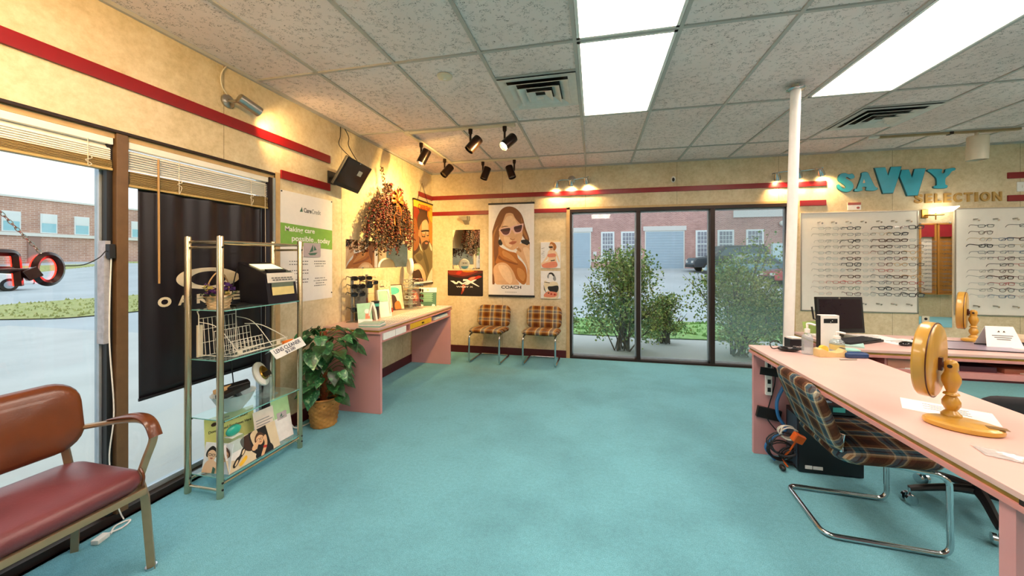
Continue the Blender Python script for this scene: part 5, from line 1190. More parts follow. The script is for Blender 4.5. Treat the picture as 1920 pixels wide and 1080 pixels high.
# lens cleaner sign, folded card hanging over the front edge of shelf two
t = thing('price_sign', 'white folded card reading lens cleaner price, on the second rack shelf edge', 'sign', (-2.13, 2.2, .74))
a, b_ = V(-2.118, 2.07, .795), V(-2.118, 2.335, .835); dn = V(.02, 0.035, -.068)
m = MB(); q = [a + dn, b_ + dn, b_, a]; m.add(q + [p - V(.0015, 0, 0) for p in q], [(0, 1, 2, 3), (7, 6, 5, 4), (0, 4, 5, 1), (1, 5, 6, 2), (2, 6, 7, 3), (3, 7, 4, 0)]); m.build('front_card', M_paper, t, smooth=False)
m = MB(); q2 = [a, b_, b_ + V(-.05, .01, -.03), a + V(-.05, .01, -.03)]; m.add(q2 + [p - V(0, 0, .0012) for p in q2], [(0, 1, 2, 3), (7, 6, 5, 4)]); m.build('back_flap', M_paper, t, smooth=False)
fs_ = Frame(q[0] + V(.001, .0, 0), q[1] - q[0], q[3] - q[0])
m = MB(); m.text('LENS CLEANER', fs_, .02, .038, .225, .03, .0, .0008, bold=.012); m.text('$2.00', fs_, .09, .006, .085, .026, 0, .0008, bold=.008); m.build('lettering', I['navy'], t, smooth=False)
t = thing('cleaner_bottle', 'small orange capped lens cleaner tube behind the price card', 'bottle', (-2.16, 2.28, S2))
m = MB(); m.tube([(-2.155, 2.215, S2 + .014), (-2.16, 2.30, S2 + .014)], .012, 12); m.build('body', mat('orange_plastic', '#d0701e', .35), t)
m = MB(); m.tube([(-2.16, 2.30, S2 + .014), (-2.162, 2.325, S2 + .014)], [.006, .004], 10); m.build('nozzle', M_white, t)
# glass bowl of cases
t = thing('glass_bowl', 'clear fluted glass bowl on third rack shelf holding black cases', 'bowl', (-2.25, 1.93, S3))
M_bowl = glassy('bowl_glass', '#f8fcfb', .5, body=.5, bodycol='#eef6f5')
vs = []; fs = []; n = 40; prof = [(.045, .0), (.05, .004), (.085, .05), (.112, .105), (.118, .11), (.108, .105), (.078, .05), (.04, .008)]
for r, z in prof:
    for k in range(n): a = 2*PI*k/n; rr = r * (1 + (.035 if k % 2 else -.02) * (z > .02)); vs.append(V(-2.25 + math.cos(a)*rr*.95, 1.93 + math.sin(a)*rr*1.05, S3 + z))
for i in range(len(prof) - 1):
    for k in range(n): l = (k+1) % n; fs.append((i*n+k, i*n+l, (i+1)*n+l, (i+1)*n+k))
fs += [tuple(range(n-1, -1, -1)), tuple(range((len(prof)-1)*n, len(prof)*n))]
m = MB(); m.add(vs, fs); m.build('bowl', M_bowl, t)
for k, (c, sz, rot, mt, lab) in enumerate((((-2.24, 1.92, S3 + .12), (.075, .19, .03), (.05, -.1, .1), M_black, 'black eyeglass case across the glass bowl, topmost'), ((-2.28, 1.97, S3 + .135), (.06, .15, .03), (.1, .15, -.5), M_black, 'black eyeglass case behind the topmost one in the glass bowl'), ((-2.31, 1.92, S3 + .13), (.06, .12, .03), (.0, -.2, .2), M_tan, 'tan eyeglass case at the back of the glass bowl'))):
    m = MB(); m.obox(c, sz, rot); tag(m.build('eyeglass_case', mt, bevel=.01, seg=3), lab, 'case', 'eyeglass cases in the glass bowl')
for k in range(3):
    m = MB(); m.obox((-2.25 + .02*k - .02, 1.92 + .018*k, S3 + .055 + .012*k), (.035, .12, .014), (.2, .3*k, .6*k)); tag(m.build('eyeglass_case', mat('grey_case_%d' % k, ('#6c7a7c', '#a9b4b0', '#4c5a60')[k], .4), bevel=.005), ('slate grey case low inside the glass bowl', 'pale grey case in the middle of the glass bowl', 'dark blue grey case inside bowl, under the black ones')[k], 'case', 'eyeglass cases in the glass bowl')
# round white magnifier lamp / mirror on acrylic stand
t = thing('tabletop_mirror', 'white round tabletop mirror with gold back hub on third rack shelf', 'mirror', (-2.28, 2.18, S3))
c = V(-2.285, 2.165, S3 + .155); d = V(.72, .35, .35).normalized(); M = d.to_track_quat('Z', 'Y').to_matrix()
m = MB(); m.lathe([(.001, -.035), (.05, -.03), (.082, -.014), (.088, 0), (.084, .008), (.06, .014), (.035, .016)], c, M, 30); m.build('disc', M_white, t)
m = MB(); m.lathe([(.048, .014), (.052, .02), (.046, .026), (.034, .022), (.001, .022)], c, M, 26, capb=False); m.build('gold_hub', mat('gold_ring', '#b08a3c', .25, .9), t)
m = MB(); m.obox(c + d*.035 - V(0, 0, .015), (.03, .035, .05), M); m.build('clamp', M_black, t)
m = MB(); m.obox((-2.25, 2.185, S3 + .065), (.03, .045, .13)); m.build('acrylic_post', glassy('acrylic', '#e8f4f2', .4, body=.1), t)
m = MB(); m.obox((-2.26, 2.18, S3 + .006), (.10, .10, .012)); m.build('acrylic_base', MATS['acrylic'], t)
# bottom shelf: charity sign box, couple picture, brochures, teal case
def standing(name, label, cat, a, b_, h, lean, mt, th=.004, group=None):
    """card standing from a to b (floor points), leaning back by `lean`"""
    a, b_ = V(*a), V(*b_); u = (b_ - a).normalized(); nrm = V(u.y, -u.x, 0); up = (V(0, 0, 1) * h - nrm * lean); fr = Frame(a, u, up); W = (b_ - a).length; H = up.length
    t = thing(name, label, cat, tuple((a + b_) / 2), group=group)
    m = MB(); m.prism([(0, 0), (W, 0), (W, H), (0, H)], fr, -th, 0); m.build('card', mt, t, smooth=False)
    return t, fr, W, H
t, fr, W, H = standing('donation_sign', 'folded sign with couple and girl pictures on rack bottom shelf', 'sign', (-2.34, 1.80, S4), (-2.15, 1.815, S4), .17, .03, ink('sign_white', '#e9eef0', .4), .003)
def face(cx, cy, r, skin, hair): return [(I[hair], [(cx - r*1.05, cy + r*.5), (cx - r*1.1, cy - r*.6), (cx, cy - r*1.5), (cx + r*1.1, cy - r*.6), (cx + r*1.05, cy + r*.4)], 1), (I[skin], [(cx - r*.85, cy - r*.3), (cx, cy - r*.8), (cx + r*.85, cy - r*.3), (cx + r*.7, cy + r*.8), (cx, cy + r*1.3), (cx - r*.7, cy + r*.8)], 1), (I['lip'], [(cx - r*.35, cy + r*.62), (cx, cy + r*.55), (cx + r*.35, cy + r*.62), (cx, cy + r*.85)], 1), (I['black'], [(cx - r*.7, cy - r*.1), (cx - r*.1, cy - r*.1), (cx - r*.12, cy + r*.25), (cx - r*.65, cy + r*.25)], 1), (I['skinlt'], [(cx - r*.62, cy - r*.03), (cx - r*.18, cy - r*.03), (cx - r*.2, cy + r*.18), (cx - r*.58, cy + r*.18)], 1), (I['black'], [(cx + r*.1, cy - r*.1), (cx + r*.7, cy - r*.1), (cx + r*.65, cy + r*.25), (cx + r*.12, cy + r*.25)], 1), (I['skinlt'], [(cx + r*.18, cy - r*.03), (cx + r*.62, cy - r*.03), (cx + r*.58, cy + r*.18), (cx + r*.2, cy + r*.18)], 1)]
art('couple_print', fr, W, H, [(I['skinlt'], [(0, 170), (20, 120), (60, 100), (110, 130), (130, 200), (0, 200)], 1)] + face(58, 70, 34, 'skinlt', 'black') + face(150, 68, 32, 'skin', 'hairdk') + [(I['dkgreen'], [(80, 140), (100, 150), (95, 200), (75, 200)], 0)], t, (0, 0, 200, 180), .0006)
a0 = V(-2.15, 1.815, S4); b0 = V(-2.15, 2.19, S4)
u = (b0 - a0).normalized(); up = V(-.05, 0, .165); f2 = Frame(a0, u, up); W2, H2 = .375, up.length
m = MB(); m.prism([(0, 0), (W2, 0), (W2, H2), (0, H2)], f2, -.003, 0); m.build('side_card', ink('sign_beige', '#d8c6a6', .5), t, smooth=False)
art('girl_print', f2, W2, H2, [(I['white'], [(0, 0), (110, 0), (150, 60), (60, 120), (0, 90)], 0), (I['brown'], [(110, 20), (180, 5), (200, 40), (180, 110), (130, 90)], 1), (I['black'], [(170, 0), (300, 0), (310, 180), (220, 180), (170, 120)], 0), (I['wheat'], [(180, 20), (230, 0), (230, 60), (200, 120)], 1), (I['black'], [(190, 150), (250, 110), (310, 130), (310, 180), (200, 180)], 1)] + face(238, 66, 30, 'skin', 'hairdk') + [(I['skin'], [(180, 90), (225, 70), (225, 90), (190, 120), (170, 110)], 1), (I['skin'], [(262, 70), (285, 60), (280, 120), (235, 180), (220, 170), (262, 110)], 1), (I['red'], [(252, 118), (276, 126), (270, 140), (246, 132)], 0), (I['black'], [(30, 140), (60, 110), (85, 100), (110, 70), (130, 72), (120, 100), (90, 118), (60, 145), (36, 155)], 1), (I['wheat'], [(42, 140), (60, 122), (70, 122), (60, 138), (44, 148)], 1), (I['wheat'], [(98, 100), (110, 82), (124, 80), (114, 98), (100, 106)], 1), (I['yellow'], [(70, 150), (120, 120), (125, 140), (80, 165)], 1)], t, (0, 0, 375, 175), .0006)
t, fr, W, H = standing('donation_sign', 'lime green donation sign on the rack bottom shelf behind the couple sign', 'sign', (-2.345, 1.83, S4), (-2.27, 2.10, S4), .30, .02, I['lime'], .004)
for s_, a_, b_, w_, h_ in (('Lions', .085, .272, .05, .014), ('RECYCLE FOR SIGHT', .085, .248, .16, .014), ('Donate Used Eyeglasses Here', .02, .20, .245, .022)):
    m = MB(); m.text(s_, fr, a_, b_, w_, h_, .0008, .0016, bold=.012); m.build('lettering', I['black'], t, smooth=False)
m = MB(); m.prism(circ(.016, 16, .05, .255, .012), fr, .0006, .0014); m.build('emblem', I['brown'], t, smooth=False)
t, fr, W, H = standing('brochure', 'pale pink brochure standing on the rack bottom shelf', 'brochure', (-2.2, 2.06, S4), (-2.19, 2.21, S4), .26, .05, ink('pale_pink_paper', '#dfd3c9'), .002)
m = MB()
for k in range(8): m.box((0, 0, 0), (0, 0, 0)) if False else m.flat([(.015, .20 - k*.018), (.015 + .1 + .02*(k % 2), .20 - k*.018), (.015 + .1 + .02*(k % 2), .206 - k*.018), (.015, .206 - k*.018)], fr, .0008)
m.build('text_lines', I['grey'], t, smooth=False)
t, fr, W, H = standing('brochure', 'green and white payment brochure standing on rack bottom shelf, right end', 'brochure', (-2.19, 2.20, S4), (-2.185, 2.345, S4), .30, .06, I['white'], .003)
m = MB(); m.flat([(0, .16), (W, .16), (W, H), (0, H)], fr, .0008); m.build('green_panel', ink('pale_green', '#a9cf9a'), t, smooth=False)
m = MB(); m.prism(rrect(.08, .05, .004, 3, W/2, .17), fr, .001, .002); c_ = m.build('card_picture', I['lilac'], t, smooth=False)
m = MB(); m.flat([(W/2 - .02, .165), (W/2, .188), (W/2 + .003, .166)], fr, .0024); m.flat([(W/2 - .025, .16), (W/2 + .025, .163), (W/2, .155)], fr, .0024); m.build('sailboat', I['dkgreen'], c_, smooth=False)
m = MB(); m.ell((-2.215, 1.9, S4 + .225), (.02, .05, .033)); t = tag(m.build('eyeglass_case', mat('teal_shell', '#2fae98', .3)), 'teal clamshell case propped above the donation sign', 'case')
t = thing('card_holder', 'clear acrylic card holder in middle of the rack bottom shelf', 'holder', (-2.28, 1.93, S4))
m = MB(); m.box((-2.25, 1.86, S4), (-2.18, 1.94, S4 + .19)); m.build('acrylic_block', MATS['acrylic'], t, bevel=.003)
m = MB(); m.box((-2.245, 1.865, S4 + .19), (-2.185, 1.935, S4 + .193)); m.build('paper_top', M_paper, t)

# ------------------------------------------------------------------ black banner, blinds, neon sign in the left window
t = thing('window_banner', 'long black hanging banner with cream oval logo in the left window', 'banner', (-2.50, 2.0, .6))
M_ban = mat('black_banner_cloth', '#17121a', .38, var=.1, spec=.5)
n = 60; mz = 30; vs = []
def bx(y, z): q = (z - .6) / 1.2; return -2.512 + .010 * math.sin(y * 26 + .6) * (.2 + .8 * q) + .004 * math.sin(y * 61) * q
Y0, Y1 = 1.592, 2.378
for j in range(mz + 1):
    for i in range(n + 1):
        y = Y0 + (Y1 - Y0) * i / n; z = .61 + 1.21 * j / mz; vs.append(V(bx(y, z), y, z))
fs = [(j*(n+1)+i, j*(n+1)+i+1, (j+1)*(n+1)+i+1, (j+1)*(n+1)+i) for j in range(mz) for i in range(n)]
m = MB(); m.add(vs, fs); o = m.build('cloth', M_ban, t); md = o.modifiers.new('thickness', 'SOLIDIFY'); md.thickness = .002; md.offset = -1
M_cream2 = mat('cream_banner_print', '#d9cdb2', .6, var=.04)
def on_banner(P2, name, mi):
    m = MB()
    m.add([V(bx(y, z) + .0016, y, z) for y, z in P2[0]], P2[1]); return m.build(name, M_cream2, t, smooth=False)
N = 96; ring = []; 
for k in range(N):
    a = 2*PI*k/N; ring.append((1.985 + math.cos(a)*.207, 1.279 + math.sin(a)*.071)); ring.append((1.985 + math.cos(a)*.118, 1.277 + math.sin(a)*.049 ))
on_banner((ring, [(2*k, (2*k+2) % (2*N), (2*k+3) % (2*N), 2*k+1) for k in range(N)]), 'oval_logo', 0)
for k, ch in enumerate('OAKLEY'):
    vs_, fs_2, x0_, x1_, yb, yt = text_geo(ch, .05)
    P = []; idx = {}; F = []
    for f in fs_2:
        if all(vs_[i].z > .03 for i in f): 
            F.append([idx.setdefault(i, len(idx)) for i in f])
    P = [None] * len(idx)
    for i, q in idx.items(): P[q] = (1.68 + .1115*k + (vs_[i].x - x0_) / (x1_ - x0_) * .072, 1.118 + (vs_[i].y - yb) / (yt - yb) * .06)
    on_banner((P, F), 'letter', 0)
m = MB(); m.box((-2.514, Y0 - .005, 1.81), (-2.506, Y1 + .005, 1.822)); m.build('top_hem', M_ban, t)
m = MB(); m.box((-2.516, Y0 - .003, .6), (-2.506, Y1 + .003, .616)); m.build('bottom_hem', M_ban, t)
M_slat = mat('white_blind_slat', '#eae6dc', .45, var=.03); M_slattan = mat('tan_blind_slat', '#b79a5e', .5, var=.08)
def blind(label, y0, y1, ztop, zopen, zbot, tilt, nsl, wand_y, cords):
    t = thing('window_blind', label, 'blind', (-2.50, (y0+y1)/2, zbot), group='raised slat blinds in the left window')
    m = MB(); m.box((-2.53, y0, ztop - .035), (-2.488, y1, ztop)); m.build('headrail', M_slat, t, bevel=.002)
    m = MB()
    for k in range(nsl):
        z = zopen + (ztop - .045 - zopen) * (k + .5) / nsl
        m.obox((-2.508, (y0+y1)/2, z), (.036, y1 - y0 - .01, .0018), (0, tilt, 0))
    m.build('open_slats', M_slat, t, smooth=False)
    m = MB(); k = 0; z = zbot + .016
    while z < zopen - .006:
        m.obox((-2.508 + .002*math.sin(k*7), (y0+y1)/2, z), (.038, y1 - y0 - .01, .002), (0, .1*math.sin(k*3.1), 0)); z += .0062; k += 1
    m.build('stacked_slats', M_slattan, t, smooth=False)
    m = MB(); m.box((-2.528, y0, zbot), (-2.489, y1, zbot + .013)); m.build('bottom_rail', M_slattan, t, bevel=.003)
    for y in cords:
        m = MB(); m.tube([(-2.486, y, ztop - .03), (-2.485, y, zbot + .005)], .0018, 5); m.tube(cr([(-2.484, y, zopen), (-2.478, y + .012, zopen - .02), (-2.484, y - .01, zopen - .035), (-2.478, y + .01, zopen - .05), (-2.484, y, zbot)], 5), .0018, 5); m.build('ladder_cord', M_cream, t)
    if wand_y:
        m = MB(); m.cyl((-2.482, wand_y, ztop - .06), (-2.476, wand_y, 1.262), .0055, 8); m.build('tilt_wand', mat('tan_wand', '#b08a58', .35), t)
blind('raised white blind in the left bay, over the hanging neon sign', -.50, 1.462, 2.044, 1.935, 1.872, .95, 6, None, (1.36, .3, -.3))
blind('raised white blind in the right bay, above the black banner', 1.53, 2.42, 2.044, 1.895, 1.80, .62, 8, 1.667, (1.78, 2.27))
# wall-side pull cord on the right jamb
m = MB(); m.tube(cr([(-2.482, 2.385, 2.0), (-2.48, 2.387, 1.4), (-2.48, 2.386, .9)], 4), .0018, 5); tag(m.build('pull_cord', M_cream), 'thin cream blind cord hanging at the right jamb of left window', 'cord')
# neon sign, seen from behind (letters run right to left from inside)
t = thing('neon_sign', 'black backed red neon OPEN sign hanging by chain in left window', 'sign', (-2.505, 1.0, 1.27))
M_neon = emit('red_neon_tube', '#ff2418', 5); M_neonback = mat('neon_letter_can', '#241014', .25, coat=.3)
xs = -2.515
def ribbon(path, closed=False):
    m = MB(); m.tube(path, .019, 4, closed=closed, squash=(1.0, .8)); m.build('letter_can', M_neonback, t, ang=40)
    m = MB(); m.tube([p - V(.03, 0, 0) for p in path], .006, 8, closed=closed); m.build('neon_tube', M_neon, t)
ribbon([V(xs, 1.236 + math.cos(a)*.043, 1.356 + math.sin(a)*.066) for a in [2*PI*k/36 for k in range(36)]], True)
def PL(P, r=.012): return fillet([V(xs, y, z) for y, z in P], r, 4)
ribbon(PL([(1.145, 1.282), (1.135, 1.43), (1.06, 1.432), (1.045, 1.36), (1.14, 1.352)], .02))
ribbon(PL([(.93, 1.43), (1.005, 1.43), (1.01, 1.285), (.93, 1.285)])); ribbon(PL([(1.008, 1.36), (.945, 1.36)]))
ribbon(PL([(.88, 1.285), (.88, 1.43), (.80, 1.285), (.80, 1.43)]))
m = MB(); m.obox((xs + .012, 1.176, 1.337), (.03, .05, .05), (.5, 0, 0)); m.box((xs - .0, .79, 1.35), (xs + .02, 1.18, 1.362)); m.build('back_bracket', M_neonback, t, bevel=.004)
m = MB(); p0, p1 = V(-2.50, 1.205, 1.43), V(-2.50, .90, 1.875); k = 0; L_ = (p1 - p0).length; dd = (p1 - p0).normalized(); sx = dd.cross(V(1, 0, 0)).normalized()
q = 0
while q < L_ - .02:
    c = p0 + dd*(q + .012); s = V(1, 0, 0) if k % 2 else sx
    m.tube([c + dd*math.cos(a)*.013 + s*math.sin(a)*.006 for a in [2*PI*j/12 for j in range(12)]], .0018, 5, closed=True); q += .019; k += 1
m.build('hanging_chain', M_steel, t)
m = MB(); m.tube(cr([(-2.50, 1.285, 1.37), (-2.495, 1.35, 1.375), (-2.49, 1.405, 1.41), (-2.485, 1.43, 1.445), (-2.482, 1.44, 1.43)], 6), .0025, 6); m.build('power_cord', M_black, t)
t = thing('power_adapter', 'black power adapter stuck to the window mullion by the neon cord', 'adapter', (-2.48, 1.447, 1.40))
m = MB(); m.obox((-2.482, 1.448, 1.445), (.03, .026, .075), (.03, 0, 0)); m.build('housing', M_black, t, bevel=.003)
m = MB(); m.tube(cr([(-2.482, 1.45, 1.41), (-2.478, 1.44, 1.0), (-2.48, 1.46, .6), (-2.478, 1.44, .35), (-2.47, 1.47, .1), (-2.46, 1.49, .012)], 8), .003, 6); m.build('cord', M_white, t)
tag(MB().tube(cr([(-2.42, 1.40, .006), (-2.40, 1.45, .006), (-2.43, 1.50, .006), (-2.45, 1.45, .006), (-2.40, 1.40, .006)], 6), .0045, 6).build('cable', M_white), 'white cable loop on carpet beneath the left window', 'cable')
m = MB(); m.obox((-2.40, 1.36, .012), (.035, .06, .022), (0, 0, .3)); tag(m.build('power_plug', M_white, bevel=.004), 'white plug on the carpet behind the armchair leg', 'plug')
# ------------------------------------------------------------------ eyewear
FR = {k: mat('frame_' + k, v, .3, .0 if k not in ('gunmetal', 'gold', 'silver', 'rose') else .7, var=.12, scale=60) for k, v in dict(black='#17151a', tortoise='#4a2a18', gunmetal='#6a6a6e', gold='#b8904c', silver='#a8a8ac', rose='#c08a80', red='#a82c28', burgundy='#5c1c24', grey='#6e7276', brown='#5e3c28', clear='#c8ccc8', blue='#3c5a7a', tan='#c49a5c', green='#5f7a6a').items()}
M_lens = glassy('demo_lens', '#f0f4f4', .5, body=.05, bodycol='#ffffff'); M_dklens = mat('dark_sun_lens', '#1c1818', .1, coat=.5)
def glasses_geo(shape, wire, wrap=0, spread=1):
    """one pair, facing -y, bridge at the origin; width about 0.138 m"""
    m = MB(); r = {'thin': .0011, 'mid': .0024, 'thick': .004}[wire]
    w, h = {'rect': (.053, .031), 'round': (.047, .040), 'wide': (.058, .040), 'half': (.054, .030), 'cat': (.055, .036)}[shape]
    for s in (-1, 1):
        cx = s * (.0095 + w / 2)
        P = []
        for k in range(20):
            a = 2*PI*k/20; ex = 2.0 if shape == 'round' else 3.4
            x = math.copysign(abs(math.cos(a)) ** (2/ex), math.cos(a)) * w/2; z = math.copysign(abs(math.sin(a)) ** (2/ex), math.sin(a)) * h/2
            if shape == 'cat' and z > 0: z += max(0, x * s) * .22
            P.append(V(cx + x, abs(cx + x) ** 2 * (1.2 + wrap), z))
        if shape == 'half': m.tube(P[0:11], r * 1.25, 6); m.tube(P[10:20] + [P[0]], r * .35, 4)
        else: m.tube(P, r, 6, closed=True)
        m.flat([(p.x, p.z) for p in P], Frame((0, cx*cx*1.2, 0), (1, 0, 0), (0, 0, 1)), .0, 1)
        hx = s * (.0095 + w); e = V(hx + s*.004, hx*hx*(1.2 + wrap), h*.28)
        m.tube(cr([V(hx - s*.002, hx*hx*(1.2 + wrap), h*.28), e, e + V(s*.004*spread, .012, 0), e + V(s*.006*spread, .085, .002), e + V(s*.004, .115, -.008), e + V(0, .135, -.028)], 3), max(r, .0013), 5, squash=(1.25, .8))
    m.tube(cr([V(-.0105, .0002, h*.12), V(0, -.001, h*.22), V(.0105, .0002, h*.12)], 3), max(r, .0012), 6)
    return m
GEO = {}
def glasses(name, shape, wire, fm, lens, loc, rz, label, group, tilt=0, cat='eyeglasses', wrap=0):
    key = (shape, wire, fm.name, lens.name, wrap)
    if key not in GEO:
        o = glasses_geo(shape, wire, wrap).build(name, [fm, lens], origin=(0, 0, 0), ang=60); GEO[key] = o
    else: o = GEO[key].copy(); COL.objects.link(o)
    o.name = name; o.location = loc; o.rotation_euler = (tilt, 0, rz)
    return tag(o, label, cat, group)
# the two boards
def board(x0, x1, z0, z1, label):
    t = thing('eyewear_board', label, 'display board', ((x0+x1)/2, YB, z0))
    m = MB(); m.box((x0, YB - .014, z0), (x1, YB - .001, z1)); m.build('panel', M_offwhite, t)
    for nm, a, b_ in (('top_frame', (x0, z1 - .012), (x1, z1)), ('bottom_frame', (x0, z0), (x1, z0 + .012)), ('left_frame', (x0, z0), (x0 + .012, z1)), ('right_frame', (x1 - .012, z0), (x1, z1))):
        m = MB(); m.box((a[0], YB - .02, a[1]), (b_[0], YB - .012, b_[1])); m.build(nm, M_steel, t, bevel=.002)
    return t
board(2.533, 3.757, .765, 1.995, 'off white pegless eyewear board right of the white pole, seven columns')
board(4.105, 5.32, .76, 2.005, 'off white eyewear board at the right edge of the photo')
M_rod = glassy('clear_rod', '#ffffff', -.4)
ORD = ['first', 'second', 'third', 'fourth', 'fifth', 'sixth', 'seventh', 'eighth', 'ninth', 'tenth', 'eleventh', 'bottom']
def rod(x, label):
    t = thing('display_rod', label, 'eyewear rod', (x, YB - .05, .88), group='clear rods of the eyewear boards')
    m = MB(); m.box((x - .006, YB - .052, .885), (x + .006, YB - .046, 1.88)); m.build('clear_strip', M_rod, t, smooth=False)
    for z in (1.872, .875):
        m = MB(); m.cyl((x, YB - .014, z), (x, YB - .058, z), .008, 12); m.build('metal_knob', M_steel, t)
        m = MB(); m.cyl((x + .045, YB - .014, z - .012), (x + .045, YB - .02, z - .012), .009, 12); m.build('screw_cap', M_chrome, t)
    return t
RZ = [1.776, 1.701, 1.625, 1.552, 1.481, 1.411, 1.341, 1.270, 1.197, 1.126, 1.056, .986]
CX1 = [2.724, 2.872, 3.025, 3.181, 3.342, 3.491, 3.643]; CX2 = [4.286, 4.468, 4.645]
for i, x in enumerate(CX1): rod(x + .0, 'clear eyewear rod, %s from the left on the board beside the white pole' % ORD[i])
for i, x in enumerate(CX2): rod(x, 'clear eyewear rod, %s from the left on the board at right edge of photo' % ORD[i])
K = {'B': ('black', 'thick', 'rect'), 'b': ('black', 'mid', 'rect'), 'W': ('black', 'thick', 'wide'), 't': ('tortoise', 'thick', 'rect'), 'T': ('tortoise', 'mid', 'round'), 'g': ('gunmetal', 'thin', 'rect'), 'G': ('grey', 'mid', 'rect'), 'h': ('black', 'thin', 'half'), 'H': ('tortoise', 'mid', 'half'), 's': ('silver', 'thin', 'rect'), 'y': ('gold', 'thin', 'round'), 'r': ('red', 'mid', 'rect'), 'R': ('rose', 'thin', 'rect'), 'u': ('burgundy', 'mid', 'cat'), 'c': ('clear', 'mid', 'round'), 'e': ('blue', 'mid', 'rect'), 'n': ('tan', 'mid', 'round'), 'N': ('brown', 'mid', 'wide'), 'v': ('green', 'mid', 'round'), 'm': ('gunmetal', 'thin', 'half'), '.': None}
COLS1 = ['mmgmgssghRgR', 'gmgmgsgcmrg.', 'BGBTbtWHtrvu', '.ghhRcccshcc', 'ByttNGurbGBb', 'RBtGbunRtNbb', 'W.sNnnbynrNW']
COLS2 = ['bTyBGh.gmsgs', '..eGgubTtrTe', 'b.tyebrcuvbR']
WORD = {'thin': 'thin', 'mid': '', 'thick': 'thick'}; SHP = {'rect': 'rectangular', 'round': 'round', 'wide': 'wide', 'half': 'half rim', 'cat': 'cat-eye'}
r_ = random.Random(17)
for cols, xs_, bd in ((COLS1, CX1, 'the board by the pole'), (COLS2, CX2, 'the right edge board')):
    for ci, (cs, x) in enumerate(zip(cols, xs_)):
        for ri, ch in enumerate(cs):
            if K[ch] is None: continue
            fk, wire, shp = K[ch]
            lab = ' '.join(('%s %s %s glasses, %s row, %s column of %s' % (WORD[wire], fk, SHP[shp], ORD[ri], ORD[ci], bd)).split())
            glasses('eyeglasses', shp, wire, FR[fk], M_lens, (x + r_.uniform(-.004, .004), YB - .155, RZ[ri] + .008), r_.uniform(-.22, .1), lab, 'eyeglasses on ' + bd, r_.uniform(-.05, .14))
# ---- oak display cases on a partition behind the counter area, seen in the narrow mirror
M_oak = mat('golden_oak', '#b07a34', .4, var=.2, scale=9, stretch=(1, 1, .12))
m = MB(); m.box((7.3, -.75, 0), (XR, -.55, ZC - .01)); struct(m, 'wall_partition', WALLX, origin=O0, smooth=False)
for k, (x0, x1, nm, inner) in enumerate(((7.90, 8.17, 'white', M_offwhite), (8.27, 8.56, 'wood', M_oak))):
    yb = -.545
    t = thing('display_case', 'tall oak display case with %s back and red top, reflected in the narrow mirror' % nm, 'display case', ((x0+x1)/2, yb, .58), group='oak display cases')
    m = MB(); m.box((x0, yb, .60), (x1, yb + .02, 2.25)); m.build('back_board', inner, t)
    for a, b_ in ((x0 - .04, x0), (x1, x1 + .04)): m = MB(); m.box((a, yb, .58), (b_, yb + .10, 2.30)); m.build('side_board', M_oak, t, bevel=.003)
    for z in (.56, 2.28): m = MB(); m.box((x0 - .04, yb, z), (x1 + .04, yb + .10, z + .03)); m.build('cross_board', M_oak, t)
    m = MB(); m.box((x0, yb + .075, 1.98), (x1, yb + .09, 2.28)); m.build('red_fascia', mat('dark_red_fascia', '#8a0c20', .5), t)
    for q in range(13):
        for e in (.27, .73):
            fk = 'black' if (q*3 + k + (e > .5)) % 4 == 0 else 'grey'
            glasses('eyeglasses', 'rect', 'mid', FR[fk], M_lens, (x0 + (x1-x0)*e, yb + .165, .68 + q*.098), PI, '%s glasses, %s row up, %s column, %s-back oak case in mirror' % (fk, ORD[q] if q < 11 else ('twelfth', 'top')[q - 11], 'left' if e < .5 else 'right', nm), 'glasses in the oak cases')
# ------------------------------------------------------------------ things on the left desk
DT = DZ
def sun_rack(x, y, h, label):
    t = thing('sunglasses_stand', label, 'display stand', (x, y, DT))
    m = MB(); m.lathe([(.055, 0), (.055, .006), (.01, .014)], (x, y, DT), n=24); m.build('base', M_steel, t)
    m = MB(); m.box((x - .011, y - .011, DT + .01), (x + .011, y + .011, DT + h)); m.build('post', mat('grey_metal_post', '#7f8890', .35, .6), t, bevel=.002)
    for q in range(5):
        z = DT + .09 + q * (h - .13) / 4
        for a in (-.5, .5): m = MB(); m.tube([(x, y, z), (x + .07, y + .09*a*1.6, z + .004)], .002, 6); m.build('peg', M_steel, t)
    return t
s1 = (-2.36, 3.27); s2 = (-2.39, 3.56)
sun_rack(*s1, .455, 'grey metal sunglasses stand at the near end of the left desk')
sun_rack(*s2, .465, 'grey metal sunglasses stand second from the near end of the desk')
RS = 1.0
for (p, q, z, lab, sh, fm) in ((s1, 0, .435, 'black wrap sunglasses on top of the near stand', 'wide', 'black'), (s1, 1, .355, 'black wrap sunglasses second from top on the near stand', 'wide', 'black'), (s1, 2, .275, 'black wrap sunglasses third from top on the near stand', 'wide', 'black'), (s1, 3, .125, 'black wrap sunglasses lowest on the near stand', 'wide', 'black'),
                      (s2, 0, .375, 'tortoise sunglasses on the second stand, facing right', 'wide', 'tortoise')):
    glasses('sunglasses', sh, 'thick', FR[fm], M_dklens, (p[0] + .06, p[1] + .0 + .02, DT + z), .95 if p is s1 else 1.15, lab, 'sunglasses on the left desk', .05, 'sunglasses', 3)
glasses('sunglasses', 'wide', 'mid', FR['gold'], M_dklens, (s1[0] + .07, s1[1] + .11, DT + .435), .4, 'gold rimmed sunglasses at right of the near stand top', 'sunglasses on the left desk', .05, 'sunglasses', 2)
glasses('sunglasses', 'wide', 'thick', FR['black'], M_dklens, (s1[0] + .07, s1[1] + .12, DT + .352), .6, 'black sunglasses right of the near stand, second row', 'sunglasses on the left desk', .05, 'sunglasses', 2)
